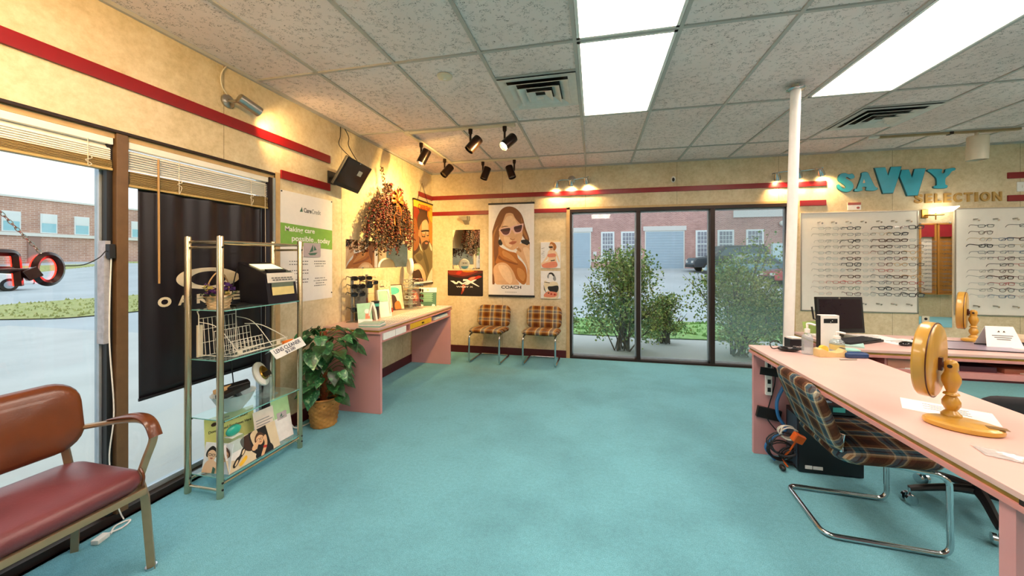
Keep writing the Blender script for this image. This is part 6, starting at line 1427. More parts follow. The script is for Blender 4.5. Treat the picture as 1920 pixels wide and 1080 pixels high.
t, fr, W, H = standing('counter_card', 'grey patterned backing card behind the near sunglasses stand', 'card', (-2.36, 3.32, DT), (-2.30, 3.43, DT), .36, .03, mat('charcoal_card', '#4d4f52', .6, var=.25, scale=40), .006)
t, fr, W, H = standing('counter_card', 'mint green standing card with ice cream cone picture', 'card', (-2.27, 3.24, DT), (-2.19, 3.36, DT), .185, .04, I['mint'], .004)
m = MB(); m.flat([(W*.5, .03), (W*.85, .03), (W*.8, .085), (W*.55, .085)], fr, .0008); m.build('cone_print', I['coral'], t, smooth=False)
m = MB(); m.flat(circ(.025, 14, W*.66, .105), fr, .0008); m.flat([(0, 0), (W, 0), (W, .02), (0, .035)], fr, .0006); m.build('white_print', I['white'], t, smooth=False)
t = thing('display_arch', 'white arched card display stand at the front of the left desk', 'display', (-2.20, 3.39, DT))
m = MB(); P = [(-.055, 0), (-.045, .09), (-.012, .19), (.008, .19), (.04, .10), (.055, 0), (.035, 0), (.02, .09), (-.004, .165), (-.03, .08), (-.035, 0)]
m.prism(P, Frame((-2.22, 3.39, DT), (.45, .9, 0), (0, 0, 1)), -.025, .025); m.build('arch', M_white, t)
t = thing('cleaner_cup', 'black cylinder container with teal band behind the white arch', 'container', (-2.25, 3.50, DT))
m = MB(); m.lathe([(.036, 0), (.042, .19), (.001, .19)], (-2.25, 3.50, DT)); m.build('body', mat('black_carton', '#1b1a22', .4), t)
m = MB(); m.lathe([(.0412, .135), (.0424, .165)], (-2.25, 3.50, DT), capb=False, capt=False); m.build('teal_band', I['teal'], t)
t, fr, W, H = standing('counter_card', 'maroon card leaning behind the white arch', 'card', (-2.36, 3.40, DT), (-2.33, 3.52, DT), .22, .03, I['burg'] if 'burg' in I else ink('burgundy', '#4a1a22'), .004)
t = thing('brochure_holder', 'tall white brochure holder with green topped leaflets on the left desk', 'holder', (-2.22, 3.68, DT))
fr = Frame((-2.24, 3.58, DT), (.34, .94, 0), (-.16, .06, .98)); m = MB(); m.prism([(0, 0), (.155, 0), (.155, .30), (0, .30)], fr, -.03, 0); m.build('white_back', M_white, t, bevel=.003)
m = MB(); m.prism([(.01, .17), (.12, .17), (.12, .285), (.01, .285)], fr, .001, .004); m.build('leaflet', I['mint'], t, smooth=False)
m = MB(); m.tube(cr([fr.p(.13, .03, .006), fr.p(.125, .12, .012), fr.p(.14, .2, .006), fr.p(.12, .28, .006)], 5), .002, 5); m.build('cord_print', I['midgrey'], t)
t, fr, W, H = standing('display_card', 'tall beige patterned card with small glasses pictures on desk', 'card', (-2.37, 3.80, DT), (-2.31, 3.96, DT), .385, .06, ink('mottled_beige', '#b8ac90', .6, .35, 45), .01)
m = MB()
for q in range(7): m.prism([(.02 + .06*(q % 2), .04 + q*.045), (.08 + .06*(q % 2), .045 + q*.045), (.08 + .06*(q % 2), .055 + q*.045), (.02 + .06*(q % 2), .05 + q*.045)], fr, .0005, .0012)
m.build('glasses_print', I['black'], t, smooth=False)
m = MB(); m.flat([(.0, .01), (W, .01), (W, .06), (.0, .06)], fr, .0012); m.build('red_print', I['rust'], t, smooth=False)
def picture(label, a, b_, h, lean, layers):
    t, fr, W, H = standing('picture_frame', label, 'picture frame', a, b_, h, lean, I['brown'], .014, 'framed pictures on the left desk')
    art('picture_print', Frame(fr.p(.012, .012), fr.u, fr.v), W - .024, H - .024, layers, t, (0, 0, 100, 150), .0008); return t
picture('dark framed picture with sky and people, behind the round mirror stand', (-2.43, 4.07, DT), (-2.33, 4.28, DT), .315, .07, [(I['cream'], sq(0, 0, 100, 150), 0), (I['teal'], [(10, 20), (50, 10), (80, 25), (70, 50), (20, 55)], 1), (I['brown'], [(20, 60), (50, 70), (60, 150), (20, 150), (10, 100)], 1), (I['tan'], [(40, 110), (70, 100), (80, 150), (40, 150)], 1), (I['grey'], [(0, 60), (15, 60), (15, 150), (0, 150)], 0)])
picture('small brown picture leaning right of the round mirror stand', (-2.40, 4.50, DT), (-2.28, 4.62, DT), .23, .06, [(I['brown'], sq(0, 0, 100, 150), 0), (I['rust'], [(20, 20), (70, 10), (90, 90), (40, 120)], 1), (I['lip'], [(50, 40), (70, 30), (75, 90), (55, 100)], 1)])
# round mirror on a carousel of glasses
t = thing('eyewear_carousel', 'clear rotating eyewear carousel with round logo mirror on top, on left desk', 'display stand', (-2.30, 4.36, DT))
cx_, cy_ = -2.30, 4.36
M_acr = glassy('milky_acrylic', '#eef4f2', .4, body=.22, bodycol='#e8ece8')
m = MB(); m.lathe([(.15, 0), (.15, .008), (.06, .014), (.001, .014)], (cx_, cy_, DT), n=36); m.build('base', M_acr, t)
m = MB(); m.lathe([(.03, .012), (.026, .42), (.001, .42)], (cx_, cy_, DT), n=12); m.build('column', M_acr, t)
for q, z in enumerate((.06, .13, .20, .27, .34)):
    m = MB(); m.lathe([(.028, z), (.09, z + .002), (.09, z + .005), (.028, z + .006)], (cx_, cy_, DT), n=8); m.build('tray_ring', M_acr, t)
d = V(.9, -.42, .02).normalized(); c = V(cx_, cy_, DT + .54); M = V(.72, .69, 0).normalized().to_track_quat('Z', 'Y').to_matrix()
m = MB(); m.cyl((cx_, cy_, DT + .42), (cx_, cy_, DT + .46), .012, 10); m.build('neck', M_white, t)
m = MB(); m.lathe([(.001, -.03), (.09, -.026), (.105, -.012), (.108, 0), (.105, .012), (.095, .016)], c, M, 32, capt=False); dsk = m.build('mirror_disc', M_white, t)
m = MB(); m.lathe([(.001, .0155), (.095, .0155)], c, M, 32, capb=False, capt=False); m.build('mirror_glass', mat('frosted_disc_face', '#dfe6e8', .3), dsk)
ax = M @ V(0, 0, 1); fu = V(0, 0, 1).cross(ax).normalized(); fr = Frame(c + ax*.016 - fu*.06 + V(0, 0, .012), fu, (0, 0, 1))
m = MB(); m.text('WX', fr, .01, 0, .10, .028, 0, .001, bold=.01, shear=.3); m.build('logo', I['black'], dsk, smooth=False)
m = MB(); m.flat([(x*.078 + .06, y*.078 - .012) for x, y in [(math.cos(a), math.sin(a)) for a in [PI + .35 + (PI - .7)*k/14 for k in range(15)]]], fr, .0012); m.build('blue_print', I['blue'], dsk, smooth=False)
names = [('black', 'dark'), ('rose', 'rose'), ('grey', 'grey'), ('blue', 'blue'), ('tortoise', 'tortoise'), ('black', 'glossy black'), ('clear', 'clear'), ('brown', 'brown'), ('green', 'green'), ('burgundy', 'burgundy')]
for k, (fm, nm) in enumerate(names):
    row = k // 2; a = -1.15 + 2.0 * (k % 2); z = DT + .09 + .068 * (4 - row)
    glasses('sunglasses', 'wide' if k % 3 else 'round', 'mid', FR[fm], M_dklens if k % 2 else M_lens, (cx_ + math.cos(a)*.15, cy_ + math.sin(a)*.15, z), a + PI/2, '%s glasses on the carousel under the round logo mirror, %s' % (nm, ('top tier', 'second tier', 'middle tier', 'fourth tier', 'lowest tier')[row]), 'glasses on the carousel', .02, 'sunglasses')
t, fr, W, H = standing('tent_sign', 'green and white standing sign at the far end of the left desk', 'sign', (-2.32, 4.62, DT), (-2.09, 4.68, DT), .245, .05, I['dkgreen'], .004)
m = MB(); m.flat([(0, H - .065), (W, H - .065), (W, H), (0, H)], fr, .0008); m.build('white_top', I['white'], t, smooth=False)
m = MB(); m.prism(circ(.014, 16, W/2, H - .033), fr, .001, .0016); m.build('emblem', I['wheat'], t, smooth=False)
m = MB()
for q in range(9): m.flat([(W/2 - .07 + .01*(q % 3), H - .085 - q*.013), (W/2 + .07 - .012*(q % 2), H - .085 - q*.013), (W/2 + .07 - .012*(q % 2), H - .080 - q*.013), (W/2 - .07 + .01*(q % 3), H - .080 - q*.013)], fr, .0008)
m.build('text_lines', I['mint'], t, smooth=False)
for u in (.02, W - .06): m = MB(); m.prism([(u, 0), (u + .045, 0), (u + .045, .018), (u + .01, .026)], fr, .001, .003); m.build('business_card', I['white'], t, smooth=False)
# papers and leaflets along the desk front
r_ = random.Random(31); 
SHEET = [(-2.02, 3.33, .22, .28, .05, 'sheet of business cards near the front edge of left desk', '#dcd3cc'), (-2.03, 3.62, .24, .30, .0, 'white printed sheet left of desk centre, in front of the brochure holder', '#e2dedb'), (-2.05, 3.92, .24, .29, .04, 'white printed sheet at the centre of left desk', '#d9d5d3'), (-2.05, 4.20, .23, .27, -.03, 'white printed sheet right of the desk centre', '#dfdad6'), (-2.02, 4.46, .22, .22, .02, 'stack of pale green leaflets at far end of left desk', '#cdd8d0'), (-1.99, 4.66, .17, .14, .0, 'blue and white leaflet on the far front corner of left desk', '#c9d6dc')]
for k, (x, y, w_, l_, rz, lab, hc) in enumerate(SHEET):
    t = thing('paper_sheet', lab, 'paper', (x, y, DT), group='papers on the left desk'); hh = .006 if 'stack' in lab else .0015
    M = Euler((0, 0, rz)).to_matrix(); m = MB(); m.obox((x, y, DT + hh/2), (w_, l_, hh), M); m.build('sheet', ink('paper_%d' % k, hc, .6, .05, 12), t, smooth=False)
    m = MB()
    for q in range(7): 
        for e in range(3): m.obox(V(x, y, DT + hh + .0003) + M @ V(-w_*.38 + q*w_*.125, -l_*.3 + e*l_*.3, 0), (w_*.05, l_*.22, .0003), M)
    m.build('text_lines', I['grey'], t, smooth=False)
for k, (dx, hc, lab) in enumerate(((0, '#7fb9ac', 'teal booklet at the bottom of the stack on the near desk corner'), (.006, '#e6e3dc', 'white booklet in the middle of the stack on the near desk corner'), (-.004, '#b7d3c4', 'pale green booklet on top of the stack on near desk corner'))):
    t = thing('booklet', lab, 'booklet', (-2.03 + dx, 3.11, DT + .012*k), group='booklets on the near desk corner')
    m = MB(); m.obox((-2.03 + dx, 3.11, DT + .006 + .012*k), (.20, .13, .0115), (0, 0, .12 + .05*k)); m.build('cover', ink('booklet_%d' % k, hc), t, bevel=.001)
# contents of the cubbies
for k, (y0, y1, lab) in enumerate(((3.07, 3.275, 'white card box in the near cubby of left desk, left one'), (3.285, 3.488, 'white card box in the near cubby of left desk, right one'))):
    m = MB(); m.box((-2.10, y0, .6645), (DX1 + .002, y1, .728)); tag(m.build('card_box', M_paper, bevel=.002), lab, 'box', 'white boxes in the desk cubby')
for k, (hc, lab) in enumerate((('#b9c6d4', 'blue grey folder on the bottom in the far desk cubby'), ('#e9e6e0', 'white paper pile in the middle of the far desk cubby'), ('#8fb0c8', 'light blue paper pile on top in the far desk cubby'))):
    m = MB(); m.obox((-2.03, 4.42 + .03*k, .668 + .012*k + .004), (.26, .42 - .07*k, .011), (0, 0, .03*k)); tag(m.build('paper_pile', ink('cubby_%d' % k, hc), bevel=.001), lab, 'paper', 'papers in the far desk cubby')
# floor cable by the plant
m = MB(); m.tube(cr([(-2.44, 2.56, .11), (-2.42, 2.6, .02), (-2.39, 2.66, .008), (-2.38, 2.8, .008), (-2.42, 2.9, .008)], 6), .006, 6); tag(m.build('cable', M_white), 'white cable on the carpet behind the wicker basket', 'cable')
# ------------------------------------------------------------------ dried flower swag on the left wall
t = thing('dried_flower_swag', 'hanging dried flower swag with big orange ribbon bow on the left wall', 'wall decoration', (XL, 3.93, 1.6))
r_ = random.Random(77); c0 = V(-2.40, 3.93, 2.10)
stm = MB(); bud = MB(); lvs = MB()
sprays = []
for i in range(120):
    a = r_.uniform(-2.75, -.38) if i % 6 else r_.uniform(-3.1, 3.1)
    L = r_.uniform(.22, .52) if i % 6 else r_.uniform(.15, .30)
    dy, dz = math.cos(a), math.sin(a)
    s0 = c0 + V(0, dy*.04, dz*.02); out = r_.uniform(.03, .17)
    p = [s0, s0 + V(out*.7, dy*L*.45, dz*L*.3 + .05), s0 + V(out, dy*L*.85, dz*L*.75 - .02), s0 + V(out*.9, dy*L*1.02, dz*L*1.02 - .07 - .1*abs(dy))]
    p = [V(max(q.x, XL + .012), q.y, q.z) for q in p]; sprays.append(cr(p, 7))
sprays.append(cr([c0 + V(.02, -.02, .05), c0 + V(.02, -.05, .2), c0 + V(.01, -.09, .36)], 8))
for s in sprays:
    stm.tube(s, .0016, 4); mi = r_.choices((0, 1, 2, 3), (4, 3, 3, 2))[0]
    for j in range(3, len(s)):
        for q in range(4):
            pp = s[j] + V(r_.uniform(-.012, .02), r_.gauss(0, .013), r_.gauss(0, .013)); pp.x = max(pp.x, XL + .008); rr = r_.uniform(.005, .012)
            if r_.random() < .62: bud.ell(pp, (rr, rr, rr), 6, 4, mi if r_.random() < .75 else r_.randrange(4))
            else:
                d = V(r_.gauss(0, 1), r_.gauss(0, 1), r_.gauss(0, 1)).normalized(); sd_ = d.orthogonal().normalized(); lvs.add([pp, pp + d*.012 + sd_*.006, pp + d*.026, pp + d*.012 - sd_*.006], [(0, 1, 2, 3)], r_.randrange(2))
stm.build('stems', mat('dry_stem', '#4a3620', .8), t); bud.build('berries', [mat('berry_brown', '#4a2210', .5), mat('berry_red', '#700c10', .45), mat('berry_dark', '#20120c', .5), mat('berry_ochre', '#6e4018', .5)], t)
lvs.build('dry_leaves', [mat('dry_leaf_olive', '#2f2c14', .7), mat('dry_leaf_brown', '#452c14', .7)], t, smooth=False)
M_rib = mat('orange_ribbon', '#8f4f1c', .45, var=.2, scale=40)
b0 = V(-2.27, 3.97, 2.10); 
def ribbon_strip(path, w, name):
    m = MB(); P = cr(path, 6); vs = []
    for i, p in enumerate(P):
        tdir = (P[min(i+1, len(P)-1)] - P[max(i-1, 0)]).normalized(); s = tdir.cross(V(1, .2, .1)).normalized() * w * (.5 + .08*math.sin(i*1.3)); vs += [p - s, p + V(.006*math.sin(i*.9), 0, 0), p + s]
    m.add(vs, [f for i in range(len(P) - 1) for f in ((i*3, i*3+1, i*3+4, i*3+3), (i*3+1, i*3+2, i*3+5, i*3+4))]); o = m.build(name, M_rib, t, ang=70)
    md = o.modifiers.new('thickness', 'SOLIDIFY'); md.thickness = .0015
for a in (.55, 1.35, 2.1, 2.8, -.2, 3.4):
    d = V(.0, math.cos(a), math.sin(a)); ribbon_strip([b0, b0 + d*.07 + V(.035, 0, 0), b0 + d*.13 + V(.015, 0, 0), b0 + d*.10 + V(-.02, .02, -.02), b0], .045, 'bow_loop')
for dy, L in ((-.06, .30), (.07, .42), (.16, .22)):
    ribbon_strip([b0, b0 + V(.02, dy*.4, -.1), b0 + V(.0, dy*.7, -.2), b0 + V(.015, dy, -L)], .045, 'bow_tail')
m = MB(); m.ell(b0 + V(.03, 0, 0), (.02, .025, .022)); m.build('bow_knot', M_rib, t)
# ------------------------------------------------------------------ on the counter and the desk behind it
M_wood = mat('honey_turned_wood', '#c7983c', .3, var=.16, scale=7, stretch=(1, 1, .25), coat=.35); M_wooddk = mat('dark_wood_knob', '#4a1f12', .35)
def wood_mirror(label, base, rz, facing, s=1.0):
    """swivel oval mirror: elliptical base, turned column, round disc whose mirror side looks along `facing`"""
    x, y, z = base; t = thing('swivel_mirror', label, 'mirror', base, 0, 'turned wood swivel mirrors')
    Mb = Euler((0, 0, rz)).to_matrix(); cpos = V(x, y, z) + Mb @ V(-.018*s, .056*s, 0)
    m = MB(); m.lathe([(.9, 0), (.98, .004), (1, .01), (.98, .018), (.92, .022), (.90, .0215), (.86, .024), (.001, .025)], base, Mb @ Matrix.Diagonal((0.102*s, .074*s, s)), 44); m.build('base', M_wood, t)
    m = MB(); m.obox(V(x, y, z + .0255*s) + Mb @ V(.08*s, -.012*s, 0), (.05*s, .028*s, .001), Mb @ Euler((0, 0, .1)).to_matrix()); m.build('base_plate', mat('brown_label_plate', '#7a5a2a', .4), t)
    pr = [(.030, .024), (.030, .03), (.024, .036), (.016, .045), (.020, .052), (.027, .065), (.027, .08), (.018, .097), (.014, .101), (.024, .106), (.022, .111), (.014, .116), (.019, .13), (.028, .155), (.028, .172), (.020, .19), (.018, .2), (.021, .205), (.021, .226), (.015, .236), (.004, .24)]
    m = MB(); m.lathe([(r*s*.95, h*s) for r, h in pr], cpos, n=28); m.build('column', M_wood, t, ang=50)
    f = Vector(facing).normalized(); c = cpos + V(0, 0, .217*s); dc = c + f*.044*s + V(0, 0, .012*s)
    m = MB(); m.cyl(c, c + f*.036*s, .009*s, 12); m.ell(c + f*.022*s, (.013*s, .013*s, .013*s)); m.obox(c + f*.028*s + V(0, 0, 0), (.02*s, .012*s, .05*s), f.to_track_quat('Y', 'Z').to_matrix()); m.build('pivot', M_wooddk, t)
    side = f.cross(V(0, 0, 1)).normalized(); m = MB(); m.cyl(c - side*.024*s, c + side*.024*s, .007*s, 12); m.build('pivot_bolt', M_bronze, t)
    M = f.to_track_quat('Z', 'Y').to_matrix(); R = .147*s
    m = MB(); m.lathe([(.001, -.012*s), (R*.93, -.012*s), (R*.965, -.008*s), (R, 0), (R*1.005, .012*s), (R, .03*s), (R*.96, .036*s), (R*.92, .034*s)], dc, M, 48, capt=False); d = m.build('mirror_disc', M_wood, t, ang=40)
    m = MB(); m.tube([dc + M @ V(math.cos(a)*R*.995, math.sin(a)*R*.995, -.004*s) for a in [2*PI*k/48 for k in range(48)]], .0022*s, 5, closed=True); m.build('dark_groove', M_wooddk, d)
    m = MB(); m.lathe([(.001, .033*s), (R*.925, .033*s)], dc, M, 48, capb=False, capt=False); m.build('mirror_glass', M_mirror, d)
    return t
wood_mirror('large turned wood swivel mirror on the near counter', (1.338, 1.716, CZ), -.50, (-.685, .728, .02))
wood_mirror('smaller looking turned wood swivel mirror on the desk, by the white tent card', (2.88, 3.545, CZ), -.35, (-.74, .67, .02))
def sheet(name, label, cat, c, w_, l_, rz, mt, hh=.001, group=None, lines=0, z0=None):
    z = CZ if z0 is None else z0; t = thing(name, label, cat, (c[0], c[1], z), group=group); M = Euler((0, 0, rz)).to_matrix()
    m = MB(); m.obox((c[0], c[1], z + hh/2), (w_, l_, hh), M); m.build('sheet', mt, t, smooth=False)
    if lines:
        m = MB()
        for q in range(lines): m.obox(V(c[0], c[1], z + hh + .0002) + M @ V(w_*.02*(q % 2), l_*.28 - q*l_*.5/lines, 0), (w_*(.5 - .1*(q % 2)), l_*.035, .0003), M)
        m.build('text_lines', I['midgrey'], t, smooth=False)
    return t
sheet('paper_sheet', 'white printed sheet under the wooden mirror base on the counter', 'paper', (1.425, 1.895), .26, .17, -.55, M_paper, .0008, lines=5)
t = thing('plastic_bag', 'crumpled clear plastic bag with orange label near the counter front', 'bag', (1.30, 1.47, CZ))
r_ = random.Random(8); vs = []; nx, ny = 14, 9
for j in range(ny + 1):
    for i in range(nx + 1):
        u, v = i / nx, j / ny; vs.append(V(1.315 + (u - .5)*.17 + (v - .5)*.02, 1.475 - (u - .5)*.10 + (v - .5)*.075, CZ + .002 + .012*abs(math.sin(u*7 + v*4))*math.sin(u*PI)*math.sin(v*PI) + r_.random()*.002))
m = MB(); m.add(vs, [(j*(nx+1)+i, j*(nx+1)+i+1, (j+1)*(nx+1)+i+1, (j+1)*(nx+1)+i) for j in range(ny) for i in range(nx)]); o = m.build('film', glassy('clear_film', '#f2f4f4', .8, .15, body=.3, bodycol='#f2f0ee'), t)
o.modifiers.new('thickness', 'SOLIDIFY').thickness = .0006
m = MB(); m.obox((1.345, 1.455, CZ + .004), (.10, .055, .004), (0, 0, -.5)); m.build('orange_card', I['coral'], t)
# monitor
t = thing('computer_monitor', 'black flat computer monitor on the desk behind the counter', 'monitor', (1.97, 3.54, CZ))
u = V(.985, .17, 0).normalized(); up = V(-.03, .07, 1).normalized(); nr = u.cross(up); c = V(1.945, 3.53, .955); B = Matrix((u, up, nr)).transposed()
m = MB(); m.obox(c, (.36, .29, .028), B); m.build('housing', M_black, t, bevel=.005)
m = MB(); m.obox(c + nr*.0142 + up*.008, (.325, .235, .002), B); m.build('screen', mat('dark_screen', '#241c22', .15), t)
m = MB(); m.prism(circ(.007, 16), Frame(c + nr*.0142 + up*.135, u, up), 0, .001); m.build('badge', M_steel, t)
m = MB(); m.text('hp', Frame(c + nr*.0155 + up*.1325 - u*.003, u, up), 0, 0, .006, .006, 0, .0006); m.build('badge_lettering', M_black, t, smooth=False)
m = MB(); m.obox((1.975, 3.575, .83), (.05, .03, .13), (0, 0, .17)); m.build('stand_neck', M_steel, t, bevel=.006)
m = MB(); m.lathe([(.11, 0), (.11, .008), (.03, .016), (.001, .017)], (1.97, 3.56, CZ), n=30); m.build('stand_foot', M_steel, t)
# keyboard and mouse
t = thing('keyboard', 'black computer keyboard on the desk in front of the monitor', 'keyboard', (1.96, 3.345, CZ)); M = Euler((0, 0, .58)).to_matrix()
m = MB(); m.obox((1.95, 3.34, CZ + .009), (.42, .145, .018), M); m.build('case', M_black, t, bevel=.005)
m = MB()
for q in range(5):
    for e in range(20): m.obox(V(1.95, 3.34, CZ + .0205) + M @ V(-.19 + e*.02, -.05 + q*.025, 0), (.0165, .020, .006), M)
m.build('keys', mat('dark_grey_keys', '#2e2f33', .5), t, smooth=False)['kind'] = 'stuff'
t = thing('computer_mouse', 'black computer mouse right of the keyboard on the desk', 'mouse', (2.235, 3.29, CZ))
m = MB(); m.ell((2.235, 3.29, CZ + .012), (.06, .033, .02), 16, 10, M=Euler((0, 0, .5)).to_matrix()); o = m.build('shell', mat('glossy_black', '#0e0e10', .15), t)
m = MB(); m.obox((2.205, 3.275, CZ + .03), (.02, .004, .006), (0, 0, .5)); m.build('wheel', M_bronze, t)
for k, (c, w_, l_, rz, lab, lines) in enumerate((((2.30, 3.42), .30, .21, .35, 'white sheet between keyboard and the dark desk pad', 6), ((2.20, 3.60), .28, .18, .2, 'white sheet behind the keyboard on the desk', 4), ((3.26, 3.38), .3, .2, -.1, 'white sheet at the right edge of photo on the desk', 3))): sheet('paper_sheet', lab, 'paper', c, w_, l_, rz, M_paper, .001 + .0004*k, 'papers on the rear desk', lines)
t = thing('desk_pad', 'dark edged mauve desk pad lying on the desk left of tent card', 'desk pad', (2.62, 3.36, CZ)); M = Euler((0, 0, -.06)).to_matrix()
m = MB(); m.obox((2.66, 3.36, CZ + .003), (.46, .34, .003), M); m.build('pad', mat('mauve_pad', '#8f8496', .3), t)
for e in (-1, 1): m = MB(); m.obox(V(2.66, 3.36, CZ + .005) + M @ V(0, e*.165, 0), (.46, .012, .004), M); m.build('edge_strip', M_black, t)
m = MB(); m.obox(V(2.66, 3.36, CZ + .005) + M @ V(-.224, 0, 0), (.012, .34, .004), M); m.build('edge_strip', M_black, t)
m = MB(); m.tube([(2.74, 3.42, CZ + .0105), (2.88, 3.40, CZ + .0105)], .0045, 8); tag(m.build('pen', M_black), 'black pen lying on the desk pad near the wooden mirror', 'pen')
t = thing('tent_card', 'white folded tent card at right on the desk behind the counter', 'sign', (2.87, 3.39, CZ))
u = V(.98, -.06, 0).normalized(); a = V(2.76, 3.355, CZ); fr = Frame(a, u, V(.02, .35, .93)); fb = Frame(a + u*.205 + V(.07, .16, 0), -u, V(-.3, -.35, .93))
m = MB(); m.prism([(0, 0), (.205, 0), (.185, .155), (.03, .155)], fr, -.0015, 0); m.build('front_face', M_paper, t, smooth=False)
tp = [fr.p(.03, .155, -.0005), fr.p(.185, .155, -.0005)]; bt_ = [a + u*.275 + V(0, .13, 0), a + u*.03 + V(0, .13, 0)]
m = MB(); m.add([tp[1], tp[0], bt_[1], bt_[0]], [(0, 1, 2, 3)]); o = m.build('back_face', M_paper, t, smooth=False); o.modifiers.new('thickness', 'SOLIDIFY').thickness = .0012
m = MB(); m.prism([(.085, .112), (.097, .125), (.101, .112)], fr, .0004, .001); m.prism([(.115, .112), (.125, .125), (.131, .112)], fr, .0004, .001)
m.build('emblem', I['brown'], t, smooth=False)
m = MB()
for q in range(3): m.prism([(.05 + .01*q, .085 - q*.014), (.165 - .01*q, .083 - q*.014), (.165 - .01*q, .089 - q*.014), (.05 + .01*q, .091 - q*.014)], fr, .0004, .001)
m.build('text_lines', I['midgrey'], t, smooth=False)
for k, (dz, w_, hc, lab) in enumerate(((0, .30, '#22202a', 'dark binder at the bottom of the stack at right edge of desk'), (.028, .29, '#cbb79a', 'tan book on top of the dark binder at right desk edge'))):
    m = MB(); m.obox((3.16, 3.55, CZ + dz + .013), (w_, .24, .026), (0, 0, -.12)); tag(m.build('book', ink('book_%d' % k, hc), bevel=.003), lab, 'book', 'books at the right desk edge')
for k, (x, y, w_, h_, hc, lab) in enumerate(((2.05, 3.2, .22, .01, '#dcdcd8', 'white folded cloth in the left desk cubby opening'), (2.32, 3.22, .2, .012, '#d6d2c8', 'white papers in the cubby behind the wooden mirror'), (2.52, 3.22, .2, .035, '#4c2230', 'purple folder in the desk cubby'), (2.78, 3.22, .26, .03, '#9c5a44', 'terracotta folder in the desk cubby at right'), (2.9, 3.19, .32, .009, '#d8cdbc', 'cream papers in front of the terracotta folder'))):
    m = MB(); m.obox((x, y if k != 4 else 3.12, .6455 + h_/2), (w_, .2 if k != 4 else .06, h_), (0, 0, .05*k - .1)); tag(m.build('folder', ink('cubbyfile_%d' % k, hc), bevel=.001), lab, 'folder', 'papers in the rear desk cubby')
# counter top odds and ends
t = thing('card_machine', 'white upright box with small black display on the counter corner', 'device', (1.585, 3.01, CZ)); u = V(.97, .05, 0).normalized(); fr = Frame((1.535, 2.985, CZ), u, (0, 0, 1))
m = MB(); m.prism([(0, 0), (.115, 0), (.115, .245), (0, .245)], fr, -.045, 0); m.build('housing', M_white, t, bevel=.004)
m = MB(); m.prism([(.018, .19), (.102, .192), (.102, .222), (.018, .22)], fr, .0005, .002); m.build('display', M_black, t)
m = MB(); m.prism(circ(.003, 8, .07, .208), fr, .002, .003); m.prism(circ(.003, 8, .06, .198), fr, .002, .003); m.build('indicator', M_white, t)
m = MB(); m.prism([(-.006, 0.01), (-.0005, 0.01), (-.0005, .24), (-.006, .24)], fr, -.04, -.002); m.build('side_edge', M_black, t)
m = MB(); m.tube([(1.525, 3.0, CZ + .21), (1.50, 3.0, CZ + .215), (1.488, 3.0, CZ + .30)], .006, 8); m.build('antenna', M_black, t)
def bottle(label, c, h, r, mt, cap, pump=True):
    t = thing('pump_bottle', label, 'bottle', c, group='clear bottles on the counter'); x, y, z = c
    m = MB(); m.lathe([(r*.9, 0), (r, .006), (r, h*.52), (r*.8, h*.62), (r*.42, h*.68), (r*.42, h*.72), (.001, h*.72)], c, n=24); m.build('body', mt, t)
    m = MB(); m.lathe([(r*.5, h*.70), (r*.5, h*.82), (r*.22, h*.84), (r*.2, h*.95), (.001, h*.95)], c, n=20); m.build('collar', cap, t)
    m = MB(); m.tube(cr([(x, y, z + h*.93), (x + .0, y, z + h*.985), (x + .012, y - .01, z + h), (x + .035, y - .026, z + h*.965)], 4), .007, 8); m.build('nozzle', cap, t)
    return t
M_gel = glassy('clear_gel_bottle', '#eaf4f8', .6, body=.25, bodycol='#dfeaee')
bottle('tall clear spray bottle beside the tape dispenser on the counter', (1.385, 2.845, CZ), .205, .031, M_gel, M_white)
t = bottle('hand sanitizer pump bottle with yellow label in front of the white device', (1.585, 2.90, CZ), .145, .040, M_gel, M_white)
m = MB(); m.lathe([(.0405, .03), (.0405, .065)], (1.585, 2.90, CZ), n=24, capb=False, capt=False); m.build('label', ink('yellow_label', '#d9c67a'), t)
t = thing('tape_dispenser', 'beige tape dispenser on the counter in front of the sanitizer', 'tape dispenser', (1.49, 2.79, CZ)); M = Euler((0, 0, .18)).to_matrix(); u = M @ V(1, 0, 0); fr = Frame(V(1.415, 2.765, CZ), u, (0, 0, 1))
m = MB(); m.prism([(0, 0), (.17, 0), (.172, .042), (.16, .052), (.145, .035), (.11, .03), (.06, .036), (.02, .055), (.0, .05)], fr, -.055, 0); m.build('body', mat('beige_dispenser', '#d6bd84', .35), t, bevel=.004)
c = fr.p(.045, .046, -.028); m = MB(); m.cyl(c - fr.n*.011, c + fr.n*.011, .026, 24); m.build('tape_roll', mat('yellow_tape', '#e2c24a', .3), t)
m = MB(); m.prism([(.158, .048), (.168, .052), (.168, .058)], fr, -.05, -.005); m.build('cutter', M_steel, t)
m = MB(); m.obox((1.635, 2.815, CZ + .017), (.135, .062, .034), (0, 0, .12)); tag(m.build('eyeglass_case', mat('navy_case', '#23406e', .35), bevel=.014, seg=4), 'navy blue eyeglass case right of the tape dispenser', 'case')
m = MB(); m.obox((1.66, 2.93, CZ + .016), (.12, .075, .032), (0, 0, -.1)); tag(m.build('cloth_box', mat('mint_box', '#9fd8cc', .5), bevel=.006), 'mint green soft box behind the navy eyeglass case', 'box')
m = MB(); m.tube([(1.50, 2.715, CZ + .0045), (1.60, 2.735, CZ + .0045)], .0042, 8); tag(m.build('pen', M_steel), 'silver pen in front of the beige tape dispenser', 'pen')
t = thing('gift_box', 'small black box with white brand lettering beside the white pole', 'box', (1.375, 2.985, CZ))
m = MB(); m.box((1.335, 2.955, CZ), (1.42, 3.04, CZ + .072)); m.build('carton', mat('navy_black_card', '#15161f', .4), t, bevel=.001)
